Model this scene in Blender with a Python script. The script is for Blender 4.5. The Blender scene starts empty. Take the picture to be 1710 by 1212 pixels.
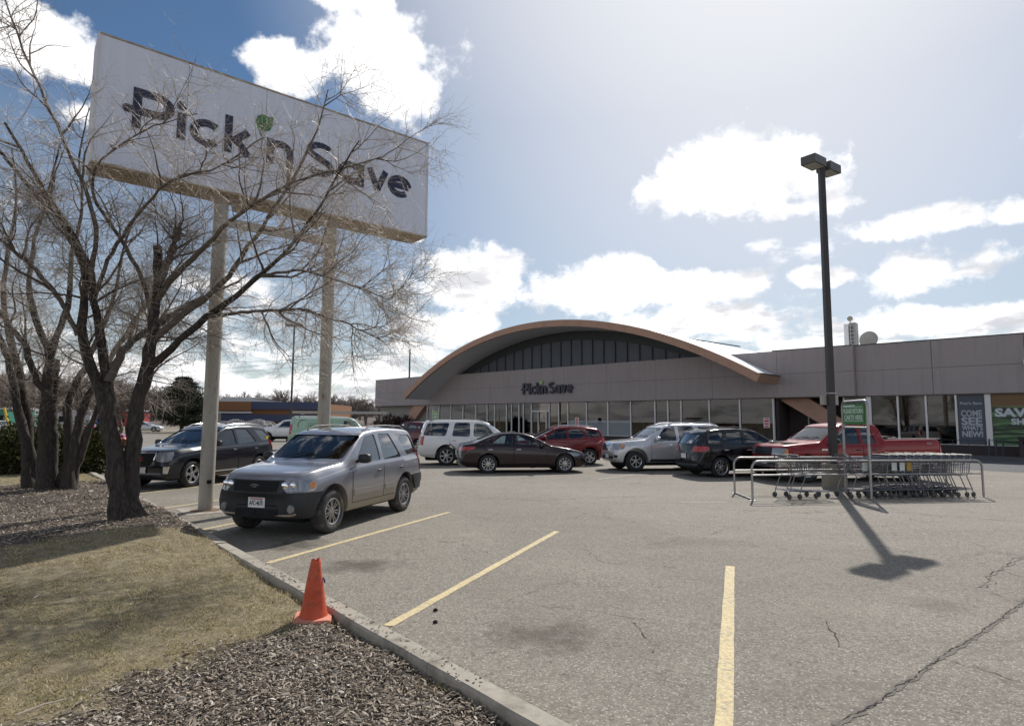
import bpy, bmesh, math, random
import numpy as np
from math import sin, cos, tan, pi, radians, sqrt, atan2, atan
from mathutils import Vector, Matrix
from mathutils.bvhtree import BVHTree

random.seed(11)
rng = np.random.default_rng(11)
scene = bpy.context.scene
COL = scene.collection

# ------------------------------------------------------------------ camera
FOC, EYE = 1026.0, 1.85           # focal length in photo pixels (1710 wide), eye height
PITCH, ROLL = atan(97 / FOC), radians(0.38)
cF = np.array([0, cos(PITCH), sin(PITCH)])
_U = np.array([0, -sin(PITCH), cos(PITCH)]); _R = np.array([1.0, 0, 0])
cR = _R * cos(ROLL) + _U * sin(ROLL)
cU = -_R * sin(ROLL) + _U * cos(ROLL)
CAM = np.array([0, 0, EYE])
cam_data = bpy.data.cameras.new('camera')
cam = bpy.data.objects.new('camera', cam_data)
COL.objects.link(cam)
m = Matrix(((cR[0], cU[0], -cF[0], 0), (cR[1], cU[1], -cF[1], 0), (cR[2], cU[2], -cF[2], EYE), (0, 0, 0, 1)))
cam.matrix_world = m
cam_data.sensor_width = 36
cam_data.lens = 36 * FOC / 1710
cam_data.clip_start = 0.05
cam_data.clip_end = 6000
scene.camera = cam


def ray(px, py):
    return cF + cR * (px - 855) / FOC + cU * (606 - py) / FOC


def at(px, py, z=0.0):
    d = ray(px, py)
    return CAM + d * ((z - EYE) / d[2])


# ------------------------------------------------------------------ sun and sky
SUN_AZ, SUN_EL = radians(23.9), radians(42.2)      # clockwise from +Y
sun_data = bpy.data.lights.new('sun', 'SUN')
sun_data.energy = 4.7
sun_data.angle = radians(0.5)
sun_data.color = (1.0, 0.95, 0.88)
sun = bpy.data.objects.new('sun', sun_data)
COL.objects.link(sun)
sd = Vector((sin(SUN_AZ) * cos(SUN_EL), cos(SUN_AZ) * cos(SUN_EL), sin(SUN_EL)))
sun.rotation_euler = sd.to_track_quat('Z', 'Y').to_euler()

world = bpy.data.worlds.new('World')
scene.world = world
world.use_nodes = True
NT = world.node_tree
NT.nodes.clear()


class NB:
    """small node-tree writer"""
    def __init__(s, nt): s.nt = nt
    def n(s, t, **k):
        nd = s.nt.nodes.new(t)
        for a, b in k.items(): setattr(nd, a, b)
        return nd
    def put(s, sock, v):
        if isinstance(v, bpy.types.NodeSocket): s.nt.links.new(v, sock)
        elif v is not None: sock.default_value = v
    def m(s, op, a, b=None, c=None, clamp=False):
        nd = s.n('ShaderNodeMath', operation=op, use_clamp=clamp)
        s.put(nd.inputs[0], a); s.put(nd.inputs[1], b); s.put(nd.inputs[2], c)
        return nd.outputs[0]
    def v(s, op, a, b=None, out=0):
        nd = s.n('ShaderNodeVectorMath', operation=op)
        s.put(nd.inputs[0], a); s.put(nd.inputs[1], b)
        return nd.outputs[out]
    def noise(s, vec, scale, detail=4, rough=0.55, dist=0.0, out=0):
        nd = s.n('ShaderNodeTexNoise')
        s.put(nd.inputs['Vector'], vec); s.put(nd.inputs['Scale'], scale)
        nd.inputs['Detail'].default_value = detail; nd.inputs['Roughness'].default_value = rough
        nd.inputs['Distortion'].default_value = dist
        return nd.outputs[out]
    def mr(s, v, a, b, c=0.0, d=1.0, smooth=False):
        nd = s.n('ShaderNodeMapRange')
        if smooth: nd.interpolation_type = 'SMOOTHSTEP'
        s.put(nd.inputs[0], v)
        for i, x in zip((1, 2, 3, 4), (a, b, c, d)): s.put(nd.inputs[i], x)
        return nd.outputs[0]
    def mix(s, f, a, b, blend='MIX'):
        nd = s.n('ShaderNodeMix', data_type='RGBA', blend_type=blend)
        s.put(nd.inputs[0], f)
        for i, x in ((6, a), (7, b)):
            s.put(nd.inputs[i], (*x, 1) if isinstance(x, tuple) and len(x) == 3 else x)
        return nd.outputs[2]
    def ramp(s, f, stops):
        nd = s.n('ShaderNodeValToRGB')
        el = nd.color_ramp.elements
        while len(el) < len(stops): el.new(0.5)
        for e, (p, c) in zip(el, stops):
            e.position = p; e.color = (*c, 1) if len(c) == 3 else c
        s.put(nd.inputs[0], f)
        return nd.outputs[0]


w = NB(NT)
sky = w.n('ShaderNodeTexSky', sky_type='NISHITA')
sky.sun_disc = False
sky.sun_elevation = SUN_EL
sky.sun_rotation = SUN_AZ
sky.air_density = 1.25
sky.dust_density = 0.12
sky.ozone_density = 2.2
sky.altitude = 200
D = w.n('ShaderNodeTexCoord').outputs['Generated']
D = w.v('NORMALIZE', D)
sep = w.n('ShaderNodeSeparateXYZ'); w.put(sep.inputs[0], D)
dz = w.m('MAXIMUM', sep.outputs[2], 0.0)
flat = w.n('ShaderNodeCombineXYZ')
w.put(flat.inputs[0], w.m('DIVIDE', sep.outputs[0], w.m('ADD', dz, 0.22)))
w.put(flat.inputs[1], w.m('DIVIDE', sep.outputs[1], w.m('ADD', dz, 0.22)))
P2 = flat.outputs[0]
edge = w.noise(D, 11.0, 7, 0.62)
edge2 = w.noise(D, 34.0, 6, 0.6)
body = w.noise(P2, 1.7, 6, 0.58)
# single clouds: centre direction, half width and half height as angles
clouds = [  # x, y, half width, half height in photo pixels, weight
    (1235, 290, 165, 78, 1.0), (1330, 350, 120, 28, .62), (640, 105, 120, 95, 1.0), (660, 160, 85, 60, .9),
    (480, 115, 95, 55, .8), (560, -10, 130, 45, .7), (60, 70, 150, 85, .85), (150, 190, 110, 60, .55), (1560, 368, 130, 34, .95),
    (1560, 450, 120, 50, .9), (1690, 355, 60, 30, .7), (1375, 463, 70, 24, .85), (790, 470, 120, 62, 1.0), (980, 480, 160, 50, 1.0),
    (1195, 478, 110, 34, .95), (700, 400, 40, 22, .35), (760, 545, 120, 40, .8), (1200, 535, 200, 40, .85), (1560, 535, 220, 34, .95)]
acc = None
for cx, cy, ha, hb, wt in clouds:
    c = ray(cx, cy); c = c / np.linalg.norm(c)
    r = np.cross(c, [0, 0, 1.0]); r /= np.linalg.norm(r); u = np.cross(r, c)
    k = 1.0 / (FOC * (1 + ((cx - 855) / FOC) ** 2 + ((606 - cy) / FOC) ** 2) ** 0.5)
    a = w.m('MULTIPLY', w.v('DOT_PRODUCT', D, tuple(r), out=1), 1 / (ha * k))
    b = w.m('MULTIPLY', w.v('DOT_PRODUCT', D, tuple(u), out=1), 1 / (hb * k))
    q = w.m('ADD', w.m('MULTIPLY', a, a), w.m('MULTIPLY', b, b))
    f = w.m('GREATER_THAN', w.v('DOT_PRODUCT', D, tuple(c), out=1), 0.3)
    q = w.m('MULTIPLY', w.m('SUBTRACT', 1.0, w.m('SQRT', q)), f)
    q = w.m('ADD', q, wt - 1.0)
    acc = q if acc is None else w.m('SMOOTH_MAX', acc, q, 0.12)
one = w.m('ADD', acc, w.m('MULTIPLY', w.m('SUBTRACT', edge, 0.5), 2.3))
one = w.m('ADD', one, w.m('MULTIPLY', w.m('SUBTRACT', edge2, 0.5), 0.7))
m1 = w.mr(one, -0.02, 0.42, smooth=True)
# low bank of broken cloud all round the horizon, thinning upward
band = w.mr(sep.outputs[2], 0.30, 0.02)
bk = w.m('ADD', body, w.m('MULTIPLY', band, 0.34))
bk = w.m('ADD', bk, w.m('MULTIPLY', w.m('SUBTRACT', edge, 0.5), 0.35))
m2 = w.mr(bk, 0.68, 0.80, smooth=True)
m2 = w.m('MULTIPLY', m2, w.mr(sep.outputs[2], 0.40, 0.26))
mask = w.m('MAXIMUM', m1, m2)
shade = w.noise(P2, 3.1, 6, 0.6)
core = w.m('MULTIPLY', w.mr(shade, 0.46, 0.66, smooth=True), w.mr(sep.outputs[2], 0.60, 0.06, 0.22, 1.0))
ccol = w.mix(core, (15.0, 14.9, 14.9), (7.2, 7.3, 7.8))
# thin veil that whitens the sky towards the sun and the horizon
cosu = w.v('DOT_PRODUCT', D, tuple(sd), out=1)
veil = w.m('POWER', w.mr(cosu, 0.76, 1.0), 1.35)
veil = w.m('ADD', w.m('MULTIPLY', veil, 1.0), w.m('MULTIPLY', w.mr(sep.outputs[2], 0.45, 0.0), 0.50), clamp=True)
skyc = w.mix(veil, w.mix(1.0, sky.outputs[0], (0.60, 0.715, 0.815), 'MULTIPLY'), (10.2, 10.3, 10.7))
fin = w.mix(mask, skyc, ccol)
bg = w.n('ShaderNodeBackground'); w.put(bg.inputs[0], fin); bg.inputs[1].default_value = 0.088
wo = w.n('ShaderNodeOutputWorld'); NT.links.new(bg.outputs[0], wo.inputs[0])

vs = scene.view_settings
vs.view_transform = 'Standard'; vs.look = 'None'; vs.gamma = 1; vs.use_curve_mapping = False
vs.exposure = 0.0
scene.render.engine = 'CYCLES'
scene.cycles.use_denoising = True
scene.cycles.max_bounces = 8
scene.cycles.transparent_max_bounces = 24
scene.cycles.caustics_reflective = False
scene.cycles.caustics_refractive = False
scene.cycles.sample_clamp_indirect = 6


# ------------------------------------------------------------------ helpers
def tag(o, label=None, cat=None, group=None, kind=None):
    if label: o['label'] = label
    if cat: o['category'] = cat
    if group: o['group'] = group
    if kind: o['kind'] = kind
    return o


def thing(name, label, cat, loc=(0, 0, 0), rz=0.0, group=None):
    o = bpy.data.objects.new(name, None)
    COL.objects.link(o)
    o.location = loc; o.rotation_euler = (0, 0, rz)
    o.empty_display_size = 0.2
    return tag(o, label, cat, group)


def link(name, me, parent=None, mats=None):
    o = bpy.data.objects.new(name, me)
    COL.objects.link(o)
    if parent is not None: o.parent = parent
    if mats is not None:
        me.materials.clear()
        for x in (mats if isinstance(mats, (list, tuple)) else [mats]): me.materials.append(x)
    return o


def kids(o):
    return [c for c in bpy.data.objects if c.parent == o]


class MB:
    def __init__(s): s.v = []; s.f = []; s.mi = []; s.cur = 0
    def add(s, V, F):
        o = len(s.v); s.v.extend(tuple(map(float, p)) for p in V)
        s.f.extend(tuple(i + o for i in f) for f in F); s.mi.extend([s.cur] * len(F))
        return s
    def box(s, a, b, M=None):
        x0, y0, z0 = a; x1, y1, z1 = b
        V = [(x0, y0, z0), (x1, y0, z0), (x1, y1, z0), (x0, y1, z0), (x0, y0, z1), (x1, y0, z1), (x1, y1, z1), (x0, y1, z1)]
        if M is not None: V = [tuple(M @ Vector(p)) for p in V]
        return s.add(V, [(3, 2, 1, 0), (4, 5, 6, 7), (0, 1, 5, 4), (1, 2, 6, 5), (2, 3, 7, 6), (3, 0, 4, 7)])
    def bbox(s, a, b, r=0.01):
        """box with chamfered vertical edges and top"""
        x0, y0, z0 = a; x1, y1, z1 = b
        pts = [(x0 + r, y0), (x1 - r, y0), (x1, y0 + r), (x1, y1 - r), (x1 - r, y1), (x0 + r, y1), (x0, y1 - r), (x0, y0 + r)]
        ins = [(min(max(px, x0 + r), x1 - r), min(max(py, y0 + r), y1 - r)) for px, py in pts]
        V = [(px, py, z0) for px, py in pts] + [(px, py, z1 - r) for px, py in pts] + [(px, py, z1) for px, py in ins]
        F = [tuple(range(7, -1, -1)), tuple(range(16, 24))]
        for k in (0, 8):
            for i in range(8):
                j = (i + 1) % 8
                F.append((k + i, k + j, k + 8 + j, k + 8 + i))
        return s.add(V, F)
    def tube(s, P, R, n=8, caps=True):
        P = [Vector(p) for p in P]
        if not hasattr(R, '__len__'): R = [R] * len(P)
        t0 = (P[1] - P[0]).normalized()
        up = Vector((0, 0, 1)) if abs(t0.z) < 0.9 else Vector((1, 0, 0))
        a = t0.cross(up).normalized(); V = []; F = []
        for i, p in enumerate(P):
            t = (P[min(i + 1, len(P) - 1)] - P[max(i - 1, 0)]).normalized()
            a = (a - t * a.dot(t)).normalized(); b = t.cross(a)
            for k in range(n):
                th = 2 * pi * k / n
                V.append(p + (a * cos(th) + b * sin(th)) * R[i])
        for i in range(len(P) - 1):
            for k in range(n):
                l = (k + 1) % n
                F.append((i * n + k, i * n + l, (i + 1) * n + l, (i + 1) * n + k))
        if caps:
            F.append(tuple(range(n - 1, -1, -1))); F.append(tuple(range((len(P) - 1) * n, len(P) * n)))
        return s.add(V, F)
    def lathe(s, prof, n=24, axis='Z', M=None, closed=False):
        V = []; F = []
        for r, h in prof:
            for k in range(n):
                th = 2 * pi * k / n; c, d = r * cos(th), r * sin(th)
                V.append({'Z': (c, d, h), 'Y': (c, h, d), 'X': (h, c, d)}[axis])
        m_ = len(prof)
        for i in range(m_ if closed else m_ - 1):
            j = (i + 1) % m_
            for k in range(n):
                l = (k + 1) % n
                F.append((i * n + k, i * n + l, j * n + l, j * n + k))
        if M is not None: V = [tuple(M @ Vector(p)) for p in V]
        return s.add(V, F)
    def prism(s, poly, a, b, axis='Y', M=None):
        """polygon extruded along axis from a to b; poly is 2D in the other two axes"""
        n = len(poly)
        def p3(p, h): return {'Y': (p[0], h, p[1]), 'X': (h, p[0], p[1]), 'Z': (p[0], p[1], h)}[axis]
        V = [p3(p, a) for p in poly] + [p3(p, b) for p in poly]
        F = [tuple(range(n)), tuple(range(2 * n - 1, n - 1, -1))]
        for i in range(n):
            j = (i + 1) % n
            F.append((j, i, n + i, n + j))
        if M is not None: V = [tuple(M @ Vector(p)) for p in V]
        return s.add(V, F)
    def mesh(s, name='mesh'):
        me = bpy.data.meshes.new(name)
        me.from_pydata(s.v, [], s.f)
        if any(s.mi): me.polygons.foreach_set('material_index', s.mi)
        me.update()
        return me
    def build(s, name, mats, parent=None, smooth=None, fix=False):
        me = s.mesh(name)
        if fix:
            bm = bmesh.new(); bm.from_mesh(me); bmesh.ops.recalc_face_normals(bm, faces=bm.faces); bm.to_mesh(me); bm.free()
        if smooth is not None: smoothen(me, smooth)
        return link(name, me, parent, mats)


def smoothen(me, ang=35):
    me.polygons.foreach_set('use_smooth', [True] * len(me.polygons))
    if ang < 180: me.set_sharp_from_angle(angle=radians(ang))
    me.update()


def fast_mesh(name, V, F3, attr=None):
    """triangles or quads from numpy arrays"""
    me = bpy.data.meshes.new(name)
    V = np.asarray(V, dtype=np.float32); F3 = np.asarray(F3, dtype=np.int32)
    k = F3.shape[1]
    me.vertices.add(len(V)); me.vertices.foreach_set('co', V.ravel())
    me.loops.add(F3.size); me.loops.foreach_set('vertex_index', F3.ravel())
    me.polygons.add(len(F3)); me.polygons.foreach_set('loop_start', np.arange(0, F3.size, k, dtype=np.int32))
    me.update(calc_edges=True)
    for nm, arr in (attr or {}).items():
        a = me.attributes.new(nm, 'FLOAT', 'POINT'); a.data.foreach_set('value', np.asarray(arr, dtype=np.float32))
    return me


# ------------------------------------------------------------------ materials
MATS = {}


def newmat(name):
    mt = bpy.data.materials.new(name); mt.use_nodes = True
    nt = mt.node_tree; nt.nodes.clear()
    b = NB(nt)
    out = b.n('ShaderNodeOutputMaterial'); pr = b.n('ShaderNodeBsdfPrincipled')
    nt.links.new(pr.outputs[0], out.inputs[0])
    MATS[name] = mt
    return mt, b, pr, out


def bump(b, pr, h, strength=0.3, dist=0.01):
    bp = b.n('ShaderNodeBump'); bp.inputs['Strength'].default_value = strength; bp.inputs['Distance'].default_value = dist
    b.put(bp.inputs['Height'], h); b.nt.links.new(bp.outputs[0], pr.inputs['Normal'])


def simple(name, col, rough=0.5, metal=0.0, var=0.12, scale=6.0, coat=0.0, emit=None, bumps=0.0, spec=None, dirt=None):
    """a colour with mottled wear; dirt=(colour, amount, scale)"""
    mt, b, pr, out = newmat(name)
    co = b.n('ShaderNodeTexCoord').outputs['Object']
    n = b.noise(co, scale, 6, 0.6)
    c = b.mix(n, tuple(x * (1 - var) for x in col), tuple(min(1, x * (1 + var)) for x in col))
    if dirt:
        dn = b.mr(b.noise(co, dirt[2], 8, 0.65), 0.5, 0.72)
        c = b.mix(b.m('MULTIPLY', dn, dirt[1]), c, dirt[0])
    b.put(pr.inputs['Base Color'], c)
    b.put(pr.inputs['Roughness'], b.mr(b.noise(co, scale * 3, 4), 0.2, 0.8, max(0.02, rough - 0.08), min(1, rough + 0.08)))
    pr.inputs['Metallic'].default_value = metal
    pr.inputs['Coat Weight'].default_value = coat; pr.inputs['Coat Roughness'].default_value = 0.05
    if spec is not None: pr.inputs['Specular IOR Level'].default_value = spec
    if emit: pr.inputs['Emission Color'].default_value = (*emit[0], 1); pr.inputs['Emission Strength'].default_value = emit[1]
    if bumps: bump(b, pr, b.noise(co, scale * 12, 5), bumps, 0.004)
    return mt


def glassy(name, tint, gloss=1.0, rough=0.0, ior=1.5, film=0.0, filmcol=(0.5, 0.55, 0.6)):
    """thin pane: reflection by Fresnel over tinted transparency"""
    mt = bpy.data.materials.new(name); mt.use_nodes = True
    nt = mt.node_tree; nt.nodes.clear(); b = NB(nt)
    out = b.n('ShaderNodeOutputMaterial')
    fr = b.n('ShaderNodeFresnel'); fr.inputs[0].default_value = ior
    f = b.m('MULTIPLY', fr.outputs[0], gloss, clamp=True)
    tr = b.n('ShaderNodeBsdfTransparent'); tr.inputs[0].default_value = (*tint, 1)
    gl = b.n('ShaderNodeBsdfGlossy'); gl.inputs['Roughness'].default_value = rough; gl.inputs[0].default_value = (1, 1, 1, 1)
    base = tr.outputs[0]
    if film:
        df = b.n('ShaderNodeBsdfDiffuse'); df.inputs[0].default_value = (*filmcol, 1)
        mx0 = b.n('ShaderNodeMixShader'); mx0.inputs[0].default_value = film
        nt.links.new(base, mx0.inputs[1]); nt.links.new(df.outputs[0], mx0.inputs[2]); base = mx0.outputs[0]
    mx = b.n('ShaderNodeMixShader'); b.put(mx.inputs[0], f)
    nt.links.new(base, mx.inputs[1]); nt.links.new(gl.outputs[0], mx.inputs[2]); nt.links.new(mx.outputs[0], out.inputs[0])
    MATS[name] = mt
    return mt


M_concrete = simple('concrete', (0.36, 0.325, 0.27), 0.9, var=0.25, scale=14, bumps=0.9, dirt=((0.12, 0.10, 0.08), 0.8, 4))
M_black = simple('black_plastic', (0.018, 0.018, 0.02), 0.5, scale=20)
M_dark = simple('dark_cavity', (0.006, 0.006, 0.007), 0.9)
M_chrome = simple('chrome', (0.72, 0.72, 0.74), 0.14, 1.0, var=0.05)
M_galv = simple('galvanised_steel', (0.36, 0.355, 0.35), 0.42, 1.0, var=0.2, scale=30, dirt=((0.16, 0.13, 0.10), 0.5, 12))
M_wire = simple('cart_wire', (0.21, 0.21, 0.23), 0.36, 1.0, var=0.25, scale=18)
M_rubber = simple('tyre_rubber', (0.024, 0.024, 0.025), 0.85, scale=14, dirt=((0.11, 0.095, 0.08), 0.45, 9), bumps=0.2)
M_dustyrubber = simple('dusty_tyre_rubber', (0.05, 0.048, 0.045), 0.9, scale=14, dirt=((0.17, 0.15, 0.13), 0.85, 6), bumps=0.3)
M_alloy = simple('alloy_wheel', (0.50, 0.50, 0.51), 0.28, 1.0, var=0.1, scale=10)
M_dirtyalloy = simple('dirty_alloy_wheel', (0.42, 0.41, 0.40), 0.36, 0.9, var=0.15, scale=10, dirt=((0.2, 0.17, 0.14), 0.55, 10))
M_steel = simple('brake_dark', (0.03, 0.03, 0.032), 0.5, 0.6)
M_seat = simple('seat_cloth', (0.10, 0.095, 0.09), 0.95, scale=25)
M_tint = glassy('tinted_glass', (0.10, 0.11, 0.12), 2.6)
M_clear = glassy('windscreen_glass', (0.74, 0.82, 0.79), 1.5)
M_lightglass = glassy('front_side_glass', (0.62, 0.72, 0.70), 1.8)
M_red = simple('tail_lamp_red', (0.42, 0.012, 0.012), 0.12, coat=1.0)
M_amber = simple('amber_lens', (0.62, 0.22, 0.03), 0.15, coat=1.0)
M_lens = simple('head_lamp_reflector', (0.27, 0.28, 0.30), 0.22, 0.5, var=0.45, scale=30, coat=1.0)
M_bulb = simple('lamp_bowl', (0.85, 0.86, 0.88), 0.06, 1.0, coat=1.0)
M_white = simple('white_paint', (0.78, 0.78, 0.77), 0.45, scale=4)
M_ink = simple('black_ink', (0.02, 0.02, 0.03), 0.6)
M_letterblue = simple('navy_letter', (0.012, 0.014, 0.045), 0.35, scale=3)
M_letterdark = simple('dark_facade_letter', (0.018, 0.016, 0.04), 0.4)
M_leafgreen = simple('leaf_green', (0.02, 0.17, 0.04), 0.45)
M_palegreen = simple('pale_leaf_green', (0.35, 0.55, 0.2), 0.45)


# ------------------------------------------------------------------ lettering
def text_mesh(body, size=1.0, ext=0.0, bold=0.0, align='LEFT', spacing=1.0, sx=1.0):
    cu = bpy.data.curves.new('lettering', 'FONT')
    cu.body = body; cu.size = size; cu.extrude = ext; cu.offset = bold; cu.align_x = align
    cu.space_character = spacing; cu.resolution_u = 3
    o = bpy.data.objects.new('lettering', cu); COL.objects.link(o)
    dg = bpy.context.evaluated_depsgraph_get(); dg.update()
    me = bpy.data.meshes.new_from_object(o.evaluated_get(dg))
    bpy.data.objects.remove(o); bpy.data.curves.remove(cu)
    if sx != 1.0: me.transform(Matrix.Diagonal((sx, 1, 1, 1)))
    return me


UP = Matrix(((1, 0, 0, 0), (0, 0, -1, 0), (0, 1, 0, 0), (0, 0, 0, 1)))       # text plane XY -> XZ, faces -Y
BACK = Matrix(((-1, 0, 0, 0), (0, 0, 1, 0), (0, 1, 0, 0), (0, 0, 0, 1)))     # faces +Y, reads towards -X


def put_text(name, body, size, mt, parent, loc, mat=UP, **k):
    me = text_mesh(body, size, **k)
    me.transform(Matrix.Translation(loc) @ mat)
    return link(name, me, parent, mt)


def arc(cx, cy, r, a0, a1, n=14, ry=None):
    ry = ry or r
    return [(cx + r * cos(radians(a0 + (a1 - a0) * i / n)), cy + ry * sin(radians(a0 + (a1 - a0) * i / n))) for i in range(n + 1)]


SW = 0.27
_h = SW / 2
LOGO = {  # centre-line strokes on an x-height of 1; second item is the glyph's own width
    'P': ([[(_h, 0), (_h, 1.42)], [(_h, 1.42 - _h), (.55, 1.42 - _h)] + arc(.55, .95, .335, 90, -90) + [(-.12, .615)]], .98),
    'i': ([[(_h, 0), (_h, .98)]], .27),
    'c': ([arc(.5, .5, .365, 48, 312, 22)], .9),
    'k': ([[(_h, 0), (_h, 1.42)], [(.25, .42), (.78, .96)], [(.38, .58), (.80, 0.03)]], .95),
    'n': ([[(_h, 0), (_h, 1.0)], [(_h, .45)] + arc(.475, .525, .34, 180, 0, 16) + [(.815, 0)]], .95),
    'S': ([arc(.5, 1.03, .36, 35, 250, 16, .255) + arc(.5, .40, .37, 70, -145, 16, .265)], 1.0),
    'a': ([arc(.5, .5, .365, 0, 360, 24), [(.865, 0), (.865, .98)]], 1.0),
    'v': ([[(.12, .98), (.44, .1)], [(.44, .1), (.76, .98)]], .88),
    'e': ([[(.14, .53), (.86, .53)], arc(.5, .5, .365, 5, 312, 24)], 1.0),
}


def stroke_prisms(mb, pts, wd, s, ox, oy, y0, y1, mat):
    """ribbon of constant width extruded to depth"""
    n = len(pts); L = []; Rr = []
    for i in range(n):
        p0 = pts[max(i - 1, 0)]; p1 = pts[min(i + 1, n - 1)]
        tx, ty = p1[0] - p0[0], p1[1] - p0[1]; l = sqrt(tx * tx + ty * ty) or 1
        nx, ny = -ty / l, tx / l
        L.append((pts[i][0] + nx * wd / 2, pts[i][1] + ny * wd / 2)); Rr.append((pts[i][0] - nx * wd / 2, pts[i][1] - ny * wd / 2))
    V = []
    for y in (y0, y1):
        for q in (L, Rr):
            V += [mat @ Vector((ox + a * s, oy + b * s, y)) for a, b in q]
    F = []
    for i in range(n - 1):
        F += [(i, i + 1, n + i + 1, n + i), (2 * n + i, 3 * n + i, 3 * n + i + 1, 2 * n + i + 1),
              (i, 2 * n + i, 2 * n + i + 1, i + 1), (n + i, n + i + 1, 3 * n + i + 1, 3 * n + i)]
    F += [(0, n, 3 * n, 2 * n), (n - 1, 3 * n - 1, 4 * n - 1, 2 * n - 1)]
    mb.add(V, F)


def logo(parent, spots, s, base, depth, mt, mtleaf, mat, off=0.0):
    """spots: (glyph, x of its left edge, width or None) in metres; each letter is a part"""
    for j, (g, x, wd) in enumerate(spots):
        mb = MB()
        if g == 'leaf':
            lf = [(0, 0), (.16, .02), (.34, .1), (.42, .3), (.44, .62), (.28, .58), (.06, .62), (-.1, .5), (-.16, .3), (-.1, .12), (-.02, .0), (.02, -.16), (.1, -.2)]
            lf = [(a * wd + x, b * wd + base + 1.18 * s) for a, b in lf]
            V = [mat @ Vector((a, b, off)) for a, b in lf] + [mat @ Vector((a, b, off + depth)) for a, b in lf]
            n = len(lf)
            mb.add(V, [tuple(range(n)), tuple(range(2 * n - 1, n - 1, -1))] + [(i, (i + 1) % n, n + (i + 1) % n, n + i) for i in range(n)])
            mb.build('leaf_mark', mtleaf, parent, fix=True)
            continue
        st, gw = LOGO[g]
        kx = (wd / (gw * s)) if wd else 1.0
        for q, st1 in enumerate(st):
            eps = 0.0012 * q
            stroke_prisms(mb, [(a * kx, b) for a, b in st1], SW, s, x, base, off, off + depth + eps, mat)
        if g == 'i':
            dot = arc(_h, 1.24, .165, 0, 360, 18)[:-1]
            V = [mat @ Vector((x + a * s, base + b * s, h)) for h in (off, off + depth) for a, b in dot]; n = len(dot)
            mb.add(V, [tuple(range(n - 1, -1, -1)), tuple(range(n, 2 * n))] + [(i, (i + 1) % n, n + (i + 1) % n, n + i) for i in range(n)])
        if g == 'P':
            dot = arc(-.12, .615, SW / 2, 0, 360, 16)[:-1]
            V = [mat @ Vector((x + a * s, base + b * s, h)) for h in (off, off + depth + .002) for a, b in dot]; n = len(dot)
            mb.add(V, [tuple(range(n - 1, -1, -1)), tuple(range(n, 2 * n))] + [(i, (i + 1) % n, n + (i + 1) % n, n + i) for i in range(n)])
        mb.build('letter', mt, parent, fix=True)
# ================================================================== ground
def struct(name, V, F, mt, parent=None):
    me = bpy.data.meshes.new(name); me.from_pydata([tuple(map(float, v)) for v in V], [], F); me.update()
    o = link(name, me, parent, mt)
    if parent is None: o['kind'] = 'structure'
    return o


# dry winter grass / far ground
mt, b, pr, out = newmat('dry_ground')
co = b.n('ShaderNodeTexCoord').outputs['Object']
c = b.ramp(b.noise(co, 0.09, 8, 0.65), [(0.3, (0.10, 0.085, 0.05)), (0.5, (0.17, 0.14, 0.085)), (0.62, (0.24, 0.215, 0.16)), (0.72, (0.42, 0.41, 0.39))])
b.put(pr.inputs['Base Color'], c); pr.inputs['Roughness'].default_value = 1
M_dry = mt
struct('ground', [(-2500, -600, -.06), (2500, -600, -.06), (2500, 4000, -.06), (-2500, 4000, -.06)], [(0, 1, 2, 3)], M_dry)


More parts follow.
